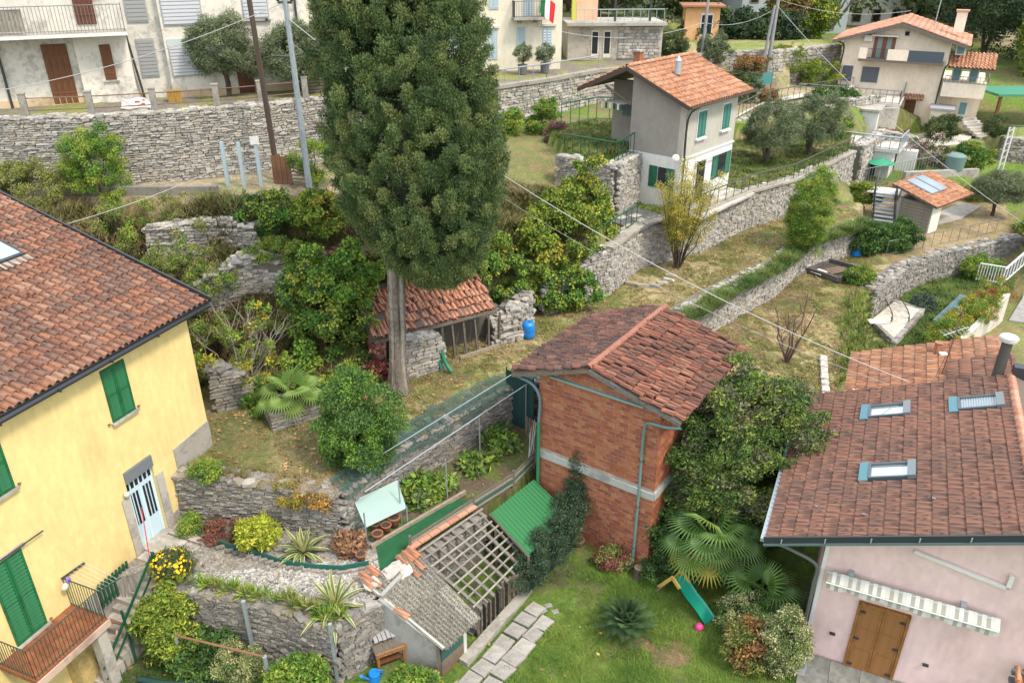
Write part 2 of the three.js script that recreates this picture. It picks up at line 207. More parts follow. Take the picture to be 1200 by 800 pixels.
{
  const axis = (a0, a, b, b0, step) => { const r = []; let s = step; for (let v = a; v > a0;) { s *= 1.35; v -= s; r.unshift(Math.max(a0, v)); } for (let v = a; v <= b; v += step) r.push(v); s = step; let v = r[r.length - 1]; while (v < b0) { s *= 1.35; v += s; r.push(Math.min(b0, v)); } return r; };
  const xs = axis(-400, -24, 36, 400, .25), zs = axis(-520, -64, -11, 120, .25), nx = xs.length, nz = zs.length;
  const P = new Float32Array(nx * nz * 3), U = new Float32Array(nx * nz * 2), I = [];
  for (let j = 0; j < nz; j++) for (let i = 0; i < nx; i++) { const x = xs[i], z = zs[j], o = j * nx + i; const bump = (noise2(x * 1.1, z * 1.1) - .5) * .09 + (noise2(x * 3.7, z * 3.7) - .5) * .04; P.set([x, groundY(x, z) + bump - .02, z], o * 3); U[o * 2] = (x + 30) / 70; U[o * 2 + 1] = (z + 80) / 72; }
  for (let j = 0; j + 1 < nz; j++) for (let i = 0; i + 1 < nx; i++) { const a = j * nx + i, b = a + 1, c = a + nx, d = c + 1; I.push(a, c, b, b, c, d); }
  const g = new THREE.BufferGeometry(); g.setAttribute('position', new THREE.BufferAttribute(P, 3)); g.setAttribute('uv', new THREE.BufferAttribute(U, 2)); g.setIndex(I); g.computeVertexNormals();
  const N = 2048, d = new Uint8Array(N * N * 4), mix = (a, b, t) => [a[0] + (b[0] - a[0]) * t, a[1] + (b[1] - a[1]) * t, a[2] + (b[2] - a[2]) * t];
  const C = { lawn: [.075, .135, .018], lawn2: [.115, .18, .026], soil: [.11, .082, .056], straw: [.35, .285, .155], olive: [.215, .225, .07], leaf: [.24, .145, .08], gravel: [.29, .28, .265], moss: [.1, .125, .03], dust: [.2, .17, .13], conc: [.33, .32, .3] };
  const ss = (x, a, b) => { const t = clamp((x - a) / (b - a), 0, 1); return t * t * (3 - 2 * t); };
  const K = 512, zk = new Uint8Array(K * K), names = ['none', 'bank', 'gravel', 'terrace', 'patio', 'housegarden', 'yard', 'pit', 'lawn', 'upper', 'path'];
  for (let j = 0; j < K; j++) for (let i = 0; i < K; i++) { const q = zoneAt((i + .5) / K * 70 - 30, (j + .5) / K * 72 - 80); zk[j * K + i] = q ? names.indexOf(q.n) : 0; }
  const lin = c => c <= .0031308 ? c * 12.92 : 1.055 * Math.pow(c, 1 / 2.4) - .055;
  for (let j = 0; j < N; j++) for (let i = 0; i < N; i++) {
    const x = (i + .5) / N * 70 - 30, z = (j + .5) / N * 72 - 80, jx = x + (noise2(x * 3, z * 3) - .5) * .3, jz = z + (noise2(x * 3 + 9, z * 3) - .5) * .3;
    const k = names[zk[clamp(Math.floor((jz + 80) / 72 * K), 0, K - 1) * K + clamp(Math.floor((jx + 30) / 70 * K), 0, K - 1)]];
    const n1 = fbm(x * .45, z * .45), n2 = fbm(x * 1.7 + 30, z * 1.7), n3 = hash2(i, j), n4 = noise2(x * 9, z * 9); let c;
    if (k === 'gravel') { c = mix(mix(C.gravel, C.dust, n2), C.soil, ss(n1, .55, .7) * .5); const veg = z < -18.6 && x > -4.4; if (veg) c = mix(C.soil, C.moss, ss(n2, .4, .6)); else c = mix(c, hash2(i >> 1, j >> 1) < .5 ? [.2, .19, .18] : [.42, .41, .4], hash2(i * 3, j) < .35 ? .7 : 0); }
    else if (k === 'terrace' || k === 'pit' || k === 'yard' || k === 'path') { const g = k === 'path' ? .2 : 0; c = mix(C.straw, C.olive, ss(n1 + (n2 - .5) * .5, .4, .6)); c = mix(c, C.moss, ss(n1, .56, .72) * .8); c = mix(c, C.leaf, ss(n2, .52, .66) * .75); c = mix(c, C.soil, ss(fbm(x * .9 + 50, z * .9), .58, .7) * .6); c = mix(c, C.conc, g);
      if (x < -4 && k === 'terrace') c = mix(c, mix(C.soil, C.moss, n2), .55); if (k === 'yard') c = mix(c, [.26, .19, .11], .5); }
    else if (k === 'housegarden') { c = mix(C.lawn2, C.straw, ss(n1, .5, .7)); c = mix(c, C.leaf, ss(n2, .6, .7) * .6); }
    else if (k === 'bank') { c = mix(C.lawn2, C.olive, n2); c = mix(c, C.straw, ss(n1, .5, .7) * .6); }
    else if (k === 'patio') c = mix(C.lawn2, C.lawn, n2);
    else if (k === 'upper') c = mix(mix(C.soil, C.conc, .35), C.olive, ss(n1, .45, .6));
    else if (k === 'lawn') { c = mix(C.lawn, C.lawn2, n2); c = mix(c, C.straw, ss(n1, .58, .75) * .6); }
    else if (z > -26 && x > -4) { c = mix(C.lawn, C.lawn2, ss(n2, .4, .7)); c = mix(c, C.soil, ss(fbm(x * .8 + 11, z * .8), .6, .72) * .55); const dS = Math.hypot((x - 3.9) / 1.3, (z + 16.0) / .55); c = mix(c, mix(C.soil, C.leaf, n2), ss(1.25 - dS + (n2 - .5), 0, .5)); }
    else if (z > -20) c = mix(C.lawn, C.soil, ss(n2, .5, .65));
    else { c = mix(mix(C.moss, C.soil, n2), C.olive, n1); c = mix(c, C.leaf, ss(n2, .55, .7) * .5); if (z < -48) c = mix(c, C.lawn2, ss(n1, .42, .55)); }
    const f = (.72 + .56 * n3) * (.8 + .4 * n4), o = (j * N + i) * 4; d[o] = clamp(lin(c[0] * f), 0, 1) * 255; d[o + 1] = clamp(lin(c[1] * f), 0, 1) * 255; d[o + 2] = clamp(lin(c[2] * f), 0, 1) * 255; d[o + 3] = 255;
  }
  const t = new THREE.DataTexture(d, N, N); t.wrapS = t.wrapT = THREE.MirroredRepeatWrapping; t.magFilter = THREE.LinearFilter; t.minFilter = THREE.LinearMipmapLinearFilter; t.generateMipmaps = true; t.colorSpace = THREE.SRGBColorSpace; t.needsUpdate = true;
  structure('ground', g, new THREE.MeshStandardMaterial({ map: t, roughness: 1, bumpMap: rep(bumpGrain, 60), bumpScale: .04 }));
}
// ---------- foliage ----------
const leafMats = {};
const leafMat = (k = 'leaf', rough = .95) => leafMats[k] || (leafMats[k] = new THREE.MeshStandardMaterial({ roughness: rough, side: THREE.DoubleSide }));
function leafCluster(n, R, len, wid, o = {}) { // n folded leaves round a centre, facing mostly outward/up
  const P = [], N = [];
  for (let i = 0; i < n; i++) {
    const d = V(rr(-1, 1), rr(-1, 1) + (o.up || .25), rr(-1, 1)).normalize(), c = d.clone().multiplyScalar(R * Math.cbrt(rr(.1, 1)));
    const ax = V(rr(-1, 1), rr(-1, 1) + (o.rise || 0), rr(-1, 1)).addScaledVector(d, o.out || .4).normalize(); const sd = ax.clone().cross(d).normalize(); const nn = sd.clone().cross(ax).normalize();
    const L = len * rr(.7, 1.25), W = wid * rr(.75, 1.2); const a = c.clone(), b = c.clone().addScaledVector(ax, L), l = c.clone().addScaledVector(ax, L * .45).addScaledVector(sd, W / 2).addScaledVector(nn, W * .18), r = c.clone().addScaledVector(ax, L * .45).addScaledVector(sd, -W / 2).addScaledVector(nn, W * .18);
    for (const [p, q, s] of [[a, r, b], [a, b, l]]) { const nr = q.clone().sub(p).cross(s.clone().sub(p)).normalize(); for (const v of [p, q, s]) { P.push(v.x, v.y, v.z); N.push(nr.x, nr.y, nr.z); } }
  }
  const g = new THREE.BufferGeometry(); g.setAttribute('position', new THREE.Float32BufferAttribute(P, 3)); g.setAttribute('normal', new THREE.Float32BufferAttribute(N, 3)); g.setAttribute('uv', new THREE.BufferAttribute(new Float32Array(P.length / 3 * 2), 2)); return g;
}
const LEAF = {
  broad: leafCluster(12, .13, .11, .055), small: leafCluster(16, .12, .06, .035), fine: leafCluster(18, .12, .085, .018, { out: .9 }),
  spray: leafCluster(24, .14, .1, .034, { out: 1.0, rise: .5, up: .4 }), big: leafCluster(9, .16, .2, .11), far: leafCluster(10, .34, .26, .15), vine: leafCluster(10, .14, .13, .1, { up: .5 }),
};
function foliage(name, parent, geo, pts, cols, o = {}) {
  const m = new THREE.InstancedMesh(geo, leafMat(o.mat, o.rough), pts.length); m.name = name; m.castShadow = m.receiveShadow = true; m.userData.kind = 'stuff';
  const q = new THREE.Quaternion(), e = new THREE.Euler(), mt = new THREE.Matrix4(), c = new THREE.Color();
  pts.forEach((p, i) => { e.set(rr(-.5, .5), rr(0, 6.28), rr(-.5, .5)); q.setFromEuler(e); const s = (p.s || 1) * rr(.75, 1.3); mt.compose(V(p.x, p.y, p.z), q, V(s, s, s)); m.setMatrixAt(i, mt);
    const k = cols[Math.min(cols.length - 1, Math.floor((p.k ?? rnd()) * cols.length))], f = rr(.75, 1.25); c.setRGB(k[0] * f, k[1] * f, k[2] * f); m.setColorAt(i, c); });
  parent.add(m); return m;
}
// points through a lumpy crown: clumps spread over an ellipsoid, leaves on each clump
function crownPts(c, r, nClump, per, clumpR, o = {}) {
  const pts = []; const lo = o.low ?? -1;
  for (let i = 0; i < nClump; i++) { let d; do d = V(rr(-1, 1), rr(lo, 1), rr(-1, 1)); while (d.lengthSq() > 1 || d.lengthSq() < .02); d.normalize(); if (d.y < lo) d.y = lo; const f = (o.fill ? Math.cbrt(rr(o.fill, 1)) : rr(.72, 1)) * (1 + (noise2(d.x * 2.2 + c[0], d.z * 2.2 + d.y * 2 + c[2]) - .5) * (o.lump ?? .75));
    const cx = c[0] + d.x * r[0] * f, cy = c[1] + d.y * r[1] * f, cz = c[2] + d.z * r[2] * f, cr = clumpR * rr(.45, 1.4), tone = clamp(rr(0, 1), 0, .999);
    if (rnd() < .16) { const sh = d.clone().add(V(rr(-.5, .5), rr(.1, .9), rr(-.5, .5))).normalize(), sl = clumpR * rr(1.2, 2.6); for (let k = 0; k < 9; k++) pts.push({ x: cx + sh.x * sl * k / 9 + rr(-.03, .03), y: cy + sh.y * sl * k / 9, z: cz + sh.z * sl * k / 9 + rr(-.03, .03), s: (o.s || 1) * (.85 - k * .05), k: tone }); }
    for (let k = 0; k < per; k++) { const e = V(rr(-1, 1), rr(-.6, 1), rr(-1, 1)).normalize().addScaledVector(d, .5).normalize().multiplyScalar(cr * Math.sqrt(rr(.2, 1))); pts.push({ x: cx + e.x, y: cy + e.y * .85, z: cz + e.z, s: o.s || 1, k: clamp(tone + rr(-.25, .25), 0, .999) }); } }
  return pts;
}
const G = { // leaf colours, linear
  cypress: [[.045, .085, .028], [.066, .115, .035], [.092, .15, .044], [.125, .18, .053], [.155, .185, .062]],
  olive: [[.11, .15, .075], [.16, .2, .1], [.21, .24, .135], [.075, .105, .05]],
  dark: [[.03, .075, .018], [.045, .105, .022], [.065, .14, .028], [.09, .17, .036]],
  bright: [[.075, .16, .024], [.12, .23, .03], [.18, .28, .036], [.24, .3, .045]],
  yellow: [[.195, .207, .024], [.293, .268, .030], [.134, .171, .024], [.390, .329, .037]],
  hedge: [[.11, .18, .022], [.16, .23, .026], [.22, .27, .032], [.075, .135, .02], [.28, .27, .036]],
  laurel: [[.055, .1, .028], [.085, .15, .03], [.13, .2, .036], [.19, .24, .045], [.15, .145, .1], [.11, .13, .06]],
  scrub: [[.15, .19, .04], [.21, .23, .06], [.1, .14, .03], [.26, .23, .09], [.17, .21, .04]],
  ivy: [[.06, .15, .024], [.11, .22, .03], [.18, .28, .034], [.04, .095, .028], [.24, .28, .04]],
  var: [[.3, .32, .14], [.14, .2, .05], [.42, .4, .22], [.09, .14, .04]],
  red: [[.26, .06, .06], [.18, .04, .05], [.3, .13, .1]], rust: [[.3, .14, .05], [.36, .2, .07], [.2, .1, .05], [.16, .17, .05]],
  far: [[.043, .073, .027], [.061, .098, .034], [.091, .128, .041], [.122, .146, .049]],
  pine: [[.020, .044, .020], [.029, .061, .024], [.044, .081, .032], [.061, .098, .037]],
};
function trunkGeo(pts) { // pts [x,y,z,r] tapered limb
  const P = [], I = [], n = 8; for (let k = 0; k < pts.length; k++) for (let i = 0; i <= n; i++) { const a = i / n * 6.2832, [x, y, z, r] = pts[k], rr2 = r * (1 + .14 * Math.sin(a * 3 + k)); P.push(x + Math.cos(a) * rr2, y, z + Math.sin(a) * rr2); }
  for (let k = 0; k + 1 < pts.length; k++) for (let i = 0; i < n; i++) { const a = k * (n + 1) + i, b = a + n + 1; I.push(a, b, a + 1, a + 1, b, b + 1); }
  const g = new THREE.BufferGeometry(); g.setAttribute('position', new THREE.Float32BufferAttribute(P, 3)); g.setIndex(I); g.computeVertexNormals(); const uv = new Float32Array(P.length / 3 * 2); for (let i = 0; i < P.length / 3; i++) { uv[i * 2] = (i % (n + 1)) / n; uv[i * 2 + 1] = P[i * 3 + 1]; } g.setAttribute('uv', new THREE.BufferAttribute(uv, 2)); return g;
}
const barkM = () => M('bark', [.16, .13, .11], .95, { map: woodMap, bumpMap: bumpGrain, bumpScale: .03 });
const twigM = () => M('twig', [.2, .17, .145], .95);
function limb(a, b, r0, r1, wob = .1, n = 5) { const out = []; for (let i = 0; i <= n; i++) { const t = i / n, w = Math.sin(t * Math.PI) * wob; out.push([lerp(a[0], b[0], t) + rr(-w, w), lerp(a[1], b[1], t), lerp(a[2], b[2], t) + rr(-w, w), lerp(r0, r1, t)]); } return trunkGeo(out); }
// a bush or small tree standing at x, z
function plant(name, label, category, x, z, o) {
  const y = o.y ?? groundY(x, z), t = thing(name, label, category, [x, y, z], 0, o.group);
  const [rx, ry, rz] = o.r, cy = o.cy ?? ry * .95;
  const stems = o.stems ?? 3, gs = [];
  for (let i = 0; i < stems; i++) { const a = rr(0, 6.28), e = rr(.2, .55); gs.push(limb([rr(-.06, .06), -.1, rr(-.06, .06)], [Math.cos(a) * rx * e, cy + ry * rr(0, .5), Math.sin(a) * rz * e], o.tr || .035, .012, .08)); }
  if (gs.length) mesh(o.tr > .06 ? 'trunk' : 'stem', cat(gs), barkM(), t);
  foliage(o.part || (o.tr > .06 ? 'crown' : 'foliage'), t, o.leaf || LEAF.broad, crownPts([0, cy, 0], o.r, o.n || 60, o.per || 16, o.cr || .3, { low: o.low ?? -.85, fill: o.fill, lump: o.lump, s: o.s }), o.cols || G.dark, o);
  return t;
}
// ---------- retaining walls ----------
stoneWall('stone_wall', 'grey dry-stone retaining wall below the gravel path, with a metal post against it', gravelFront.map(([x, z]) => [x, z, 1.95, z > -15.6 ? 0 : -.2]), { pal: PAL.dim, h: [.06, .15], w: [.1, .3], jit: .03, capRows: 2 });
stoneWall('stone_wall', 'low grey stone garden wall behind the planted bed of agaves', lawnFront.map(([x, z]) => [x, z, 3.5, 1.8]), { pal: PAL.grey, h: [.05, .11], w: [.1, .32], jit: .03 });
stoneWall('stone_wall', 'slanting stone terrace wall under green netting beside the vegetable plot', vegWall.map(([x, z]) => [x, z, 3.45, 1.9]), { pal: PAL.dim, h: [.06, .13], w: [.14, .36] });
stoneWall('stone_wall', 'pale rubble wall with grass tufts along the rim of the dry terrace', pitWall.map(([x, z]) => [x, z, 3.75, 1.95]), { pal: PAL.white, h: [.07, .16], w: [.1, .3], jit: .032 });
stoneWall('stone_wall', 'long pale rubble wall below the grey house with green shutters', midWall.map(([x, z], i) => [x, z, i < 2 ? [4.9, 5.2][i] : 5.85, 3.6]), { pal: PAL.white, h: [.07, .16], w: [.1, .3], jit: .032 });
stoneWall('stone_wall', 'rubble wall between the dug pit and the lawn with the blue panel', wall3.map(([x, z]) => [x, z, 2.1, .4]), { pal: PAL.grey, h: [.08, .16], w: [.12, .34], jit: .03 });
stoneWall('stone_wall', 'tall dry-stone wall topped by fence posts below the white house with brown doors', roadWallLeft.map(([x, z]) => [x, z, 11.75, 8.9]), { pal: PAL.white, h: [.05, .13], w: [.1, .36], jit: .03, rough: .25 });
stoneWall('stone_wall', 'pale rubble wall below the cream house with the flag', roadWallMid.map(([x, z]) => [x, z, 9.8, 7.4]), { pal: PAL.white, h: [.12, .25], w: [.2, .5], jit: .04 });
stoneWall('stone_wall', 'stone wall holding up the small lawn behind the grey house', [[2.4, -39.3, 8.35, 6.4], [4.9, -37.4, 8.35, 5.7], [6.3, -39.9, 8.3, 5.8]], { pal: PAL.white, h: [.09, .18], w: [.16, .4], jit: .032 });
stoneWall('stone_wall', 'overgrown ruined stone wall in the scrub behind the yellow house', [[-11.4, -26.6, 6.9, 4.8], [-9.6, -27.3, 7.7, 5.2], [-7.8, -27.1, 7.3, 5], [-6.2, -27.6, 7.2, 5.4]], { pal: PAL.white, h: [.07, .15], w: [.12, .4], jit: .07, rough: .9 });
stoneWall('stone_wall', 'short grey stone wall meeting the far corner of the yellow house', [[-10.2, -23.4, 5.2, 3.5], [-9.1, -23.9, 4.6, 3.5]], { pal: PAL.grey, h: [.1, .18], w: [.2, .5] });
stoneWall('stone_wall', 'rough stone wall at the side of the collapsed tile-roofed shed', [[-3.95, -25.6, 5.1, 3.4], [-2.75, -26.35, 5, 3.4]], { pal: PAL.white, h: [.09, .17], w: [.14, .34] });
stoneWall('stone_wall', 'broken heap of wall stones between the old shed and the blue barrel', [[-.75, -28.3, 4.5, 3.4], [.1, -28.7, 4.9, 3.4], [.6, -30.2, 5, 3.5]], { pal: PAL.white, h: [.1, .2], w: [.16, .36], rough: .6, jit: .08 });
stoneWall('stone_wall', 'stone wall on the slope below the peach house terrace', [[22.5, -51.5, 5.9, 3], [25.5, -55.5, 6.1, 3.2], [28.5, -55, 5.5, 3.4]], { pal: PAL.white, h: [.14, .26], w: [.2, .5], jit: .04 });
stoneWall('stone_wall', 'long stone wall under the lawn with the small round tree', [[35, -57, 5.2, 2.8], [41, -55.5, 5.2, 2.6], [50, -54, 5.2, 2.2]], { pal: PAL.grey, h: [.14, .26], w: [.2, .55], jit: .04 });
stoneWall('stone_wall', 'high stone wall beside the twin utility poles', highWall.map(([x, z]) => [x, z, 9.75, 6.9]), { pal: PAL.white, h: [.16, .3], w: [.25, .6], jit: .04 });
stoneWall('stone_wall', 'rubble wall at the foot of the yard beside the pale blue house', [[25.9, -43.1, 2.1, .5], [30.2, -45.2, 2.1, .6]], { pal: PAL.grey, h: [.08, .16], w: [.12, .34], jit: .03 });
stoneWall('stone_wall', 'stone wall below the pale path behind the olive trees', pathWall.map(([x, z], i) => [x, z, 7.05, [6, 5.6, 4.8, 4][i]]), { pal: PAL.white, h: [.14, .26], w: [.2, .5], jit: .04 });
stoneWall('stone_wall', 'broken low stone terrace wall higher up the scrub bank', [[-13.6, -28.4, 8.3, 7], [-11.2, -28.7, 8.6, 7.2], [-9.6, -28.5, 8.3, 7]], { pal: PAL.white, h: [.07, .15], w: [.12, .36], jit: .06, rough: .9 });
// ---------- roofs ----------
function tileGeo(pu, L, kind) { // across x, length z from the lower end up the slope
  const n = kind === 'coppo' ? 9 : 10, prof = [];
  for (let i = 0; i <= n; i++) { const t = i / n, x = (t - .5) * pu * 1.04; let y;
    if (kind === 'coppo') y = t < .68 ? Math.pow(Math.sin(t / .68 * Math.PI), .7) * .08 : -Math.sin((t - .68) / .32 * Math.PI) * .045;
    else y = t < .65 ? Math.pow(Math.sin(t / .65 * Math.PI), .6) * .072 : -Math.sin((t - .65) / .35 * Math.PI) * .03;
    prof.push([x, y]); }
  const P = [], U = [], u0 = rnd(), v0 = rnd(); const quad = (a, b, c, d) => { for (const v of [a, b, c, a, c, d]) { P.push(v[0], v[1], v[2]); U.push(u0 + v[0] * 1.6, v0 + v[2] * 1.1); } };
  for (let i = 0; i < n; i++) { const [x0, y0] = prof[i], [x1, y1] = prof[i + 1], up = .045;
    quad([x0, y0 + up, 0], [x1, y1 + up, 0], [x1 * .97, y1 * .92, -L], [x0 * .97, y0 * .92, -L]); quad([x0, y0 + up - .032, .004], [x1, y1 + up - .032, .004], [x1, y1 + up, 0], [x0, y0 + up, 0]); }
  const g = new THREE.BufferGeometry(); g.setAttribute('position', new THREE.Float32BufferAttribute(P, 3)); g.setAttribute('uv', new THREE.Float32BufferAttribute(U, 2)); g.computeVertexNormals(); return toCreasedNormals(g, .9);
}
const tilePal = (key, cols, map = flameMap) => cols.map((c, i) => M(key + i, c, .88, { map, bumpMap: bumpGrain, bumpScale: .006, side: THREE.DoubleSide }));
const TP = {
  yellow: tilePal('ty', [[.297, .154, .104], [.264, .127, .084], [.186, .109, .084], [.324, .186, .130], [.213, .128, .099], [.238, .118, .082], [.293, .136, .081]]),
  pink: tilePal('tp', [[.233, .122, .089], [.201, .114, .087], [.254, .137, .099], [.179, .108, .085], [.220, .120, .090], [.230, .130, .097], [.261, .137, .097]], streakMap),
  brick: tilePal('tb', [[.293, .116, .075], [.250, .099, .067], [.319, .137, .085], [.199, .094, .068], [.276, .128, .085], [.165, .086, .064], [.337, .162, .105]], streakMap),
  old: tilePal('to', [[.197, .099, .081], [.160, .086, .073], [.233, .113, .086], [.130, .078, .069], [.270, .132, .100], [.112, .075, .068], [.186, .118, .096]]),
  orange: tilePal('tn', [[.52, .255, .14], [.56, .285, .165], [.48, .225, .12], [.54, .3, .18], [.45, .23, .135], [.58, .31, .19], [.5, .24, .125]], streakMap),
  annexe: tilePal('ta', [[.4, .2, .12], [.44, .225, .135], [.37, .18, .11], [.42, .24, .15], [.35, .18, .115], [.45, .25, .155], [.39, .19, .105]], streakMap),
  salmon: tilePal('ts', [[.538, .268, .177], [.506, .242, .160], [.560, .300, .203], [.475, .226, .152], [.517, .278, .187], [.526, .252, .168], [.570, .320, .224]]),
};
// tiled slope on a deck; o = lower corner, u along the eave, v up the slope, both unit vectors in the parent's axes
function slope(house, o, u, v, uL, vL, k) {
  const U = V(...u).normalize(), W = V(...v).normalize(), N = W.clone().cross(U); let flip = false; if (N.y < 0) { N.negate(); flip = true; }
  const th = k.th || .1, P = V(...o);
  const deck = new THREE.BoxGeometry(uL, th, vL - .04); uvBox(deck); const basis = new THREE.Matrix4().makeBasis(U, N, U.clone().cross(N));
  deck.applyMatrix4(basis); deck.translate(P.x + U.x * uL / 2 + W.x * vL / 2 - N.x * th / 2, P.y + U.y * uL / 2 + W.y * vL / 2 - N.y * th / 2, P.z + U.z * uL / 2 + W.z * vL / 2 - N.z * th / 2);
  const roof = mesh('roof', deck, M(k.deckKey || 'deck', k.deck || [.12, .09, .075], .9), house); if (k.label) roof.userData.label = k.label;
  const nu = Math.round(uL / k.pu), nv = Math.ceil(vL / k.pv), pu = uL / nu, list = [], j = k.jit || .01; k.geos ||= Array.from({ length: 5 }, () => tileGeo(k.pu, k.pv * 1.12, k.kind));
  const q0 = new THREE.Quaternion().setFromRotationMatrix(new THREE.Matrix4().makeBasis(U.clone().multiplyScalar(flip ? 1 : -1), N, W.clone().negate()));
  for (let b = 0; b < nv; b++) for (let a = 0; a < nu; a++) {
    const L = Math.min(1, (vL - b * k.pv) / k.pv); if (L < .25) continue; const s = (a + .5) * pu, r = b * k.pv; if (k.skip && k.skip(s, r)) continue;
    const lift = .005 + rr(0, j) + (k.wave ? (noise2(s * 1.3 + o[0], r * 1.3) - .5) * k.wave : 0);
    const p = P.clone().addScaledVector(U, s + rr(-j, j)).addScaledVector(W, r + rr(-j, j)).addScaledVector(N, lift);
    list.push({ g: k.geos[ri(5)], c: (() => { const ord = k.pal.order ||= k.pal.map((m, i) => [m.color.r + m.color.g, i]).sort((a, b) => a[0] - b[0]).map(q => q[1]); return ord[clamp(Math.floor((fbm(s * .9 + o[0] * 3, r * .9 + o[2]) * 1.5 - .25 + rr(-.38, .38)) * 7), 0, 6)]; })(), a: pu * k.pv, m: new THREE.Matrix4().compose(p, q0.clone().multiply(new THREE.Quaternion().setFromEuler(new THREE.Euler(0, rr(-j, j) * 3, rr(-j, j) * 2))), V(1, 1, L)) }); }
  pieces(roof, 'tile', list, k.pal, k.max ?? 300, 'tiles'); return roof;
}
function ridge(house, a, b, r, pal, name = 'ridge_tile') { const A = V(...a), B = V(...b), L = A.distanceTo(B), n = Math.max(2, Math.round(L / .38)), d = B.clone().sub(A).normalize(); const g = new THREE.CylinderGeometry(r, r * .9, .42, 10, 1, true, Math.PI / 2, Math.PI).toNonIndexed(); g.rotateX(Math.PI / 2); g.rotateZ(0); const q = new THREE.Quaternion().setFromRotationMatrix(new THREE.Matrix4().lookAt(B, A, V(0, 1, 0)));
  for (let i = 0; i < n; i++) { const m = mesh(name, g, pal[ri(pal.length)], house); m.position.copy(A).addScaledVector(d, (i + .5) * L / n); m.position.y += rr(0, .012); m.quaternion.copy(q); } }
// louvred shutter leaf, hung flat on the wall plane z
function shutter(parent, x, y, w, h, z, mat, slats = 16, panels = 2) {
  const f = .055, g = [boxAt(x + f / 2, y + h / 2, z + .02, f, h, .04), boxAt(x + w - f / 2, y + h / 2, z + .02, f, h, .04)];
  for (let i = 0; i <= panels; i++) g.push(boxAt(x + w / 2, y + f / 2 + (h - f) * i / panels, z + .02, w - 2 * f, f, .038));
  const s = mesh('shutter', cat(g), mat, parent); const sg = [];
  for (let i = 0; i < slats; i++) { const b = new THREE.BoxGeometry(w - 2 * f, (h / slats) * 1.05, .008); b.rotateX(-.5); b.translate(x + w / 2, y + (i + .5) * h / slats, z + .016); sg.push(b); }
  const l = mesh('louvres', cat(sg), mat, s); l.userData.kind = 'stuff'; return s;
}
function rail(parent, pts, h, mat, step = .11, r = .012, name = 'railing') { // top rail, bottom rail and balusters along pts (floor level)
  const g = []; for (let i = 0; i + 1 < pts.length; i++) { const a = pts[i], b = pts[i + 1], L = Math.hypot(b[0] - a[0], b[1] - a[1], b[2] - a[2]), n = Math.max(1, Math.round(L / step)), at = (t, dy) => [lerp(a[0], b[0], t), lerp(a[1], b[1], t) + dy, lerp(a[2], b[2], t)];
    g.push(bar(at(0, h), at(1, h), r * 1.7, r * 1.7, 6), bar(at(0, .08), at(1, .08), r, r, 5)); }
  const m = mesh(name, cat(g), mat, parent);
  for (let i = 0; i + 1 < pts.length; i++) { const a = pts[i], b = pts[i + 1], L = Math.hypot(b[0] - a[0], b[1] - a[1], b[2] - a[2]), n = Math.max(1, Math.round(L / step)); const bg = bar([0, 0, 0], [0, h, 0], r, r, 5);
    for (let k = 0; k <= n; k++) { const t = k / n, q = mesh('baluster', bg, mat, m); q.position.set(lerp(a[0], b[0], t), lerp(a[1], b[1], t), lerp(a[2], b[2], t)); } }
  return m;
}
const green = M('greenpaint', [.012, .16, .058], .6, { map: agedMap }), darkgreen = M('darkgreen', [.012, .085, .045], .5), metalDark = M('metaldark', [.055, .062, .072], .4, { metalness: .5 }), galv = M('galv', [.36, .42, .47], .45, { metalness: .5 });
const concrete = M('concrete', [.4, .39, .37], .95, { map: agedMap, bumpMap: bumpGrain, bumpScale: .01 }), paleStone = M('palestone', [.5, .48, .46], .9, { map: agedMap });
const white = M('white', [.74, .74, .72], .8, { map: plasterMap }), glassDark = M('glassdark', [.02, .025, .032], .08), steelBlue = M('steelblue', [.26, .34, .4], .4, { metalness: .3 });
const wood = M('wood', [.3, .24, .19], .9, { map: woodMap }), oldWood = M('oldwood', [.24, .215, .19], .95, { map: woodMap }), brownWood = M('brownwood', [.24, .1, .04], .7, { map: woodMap });

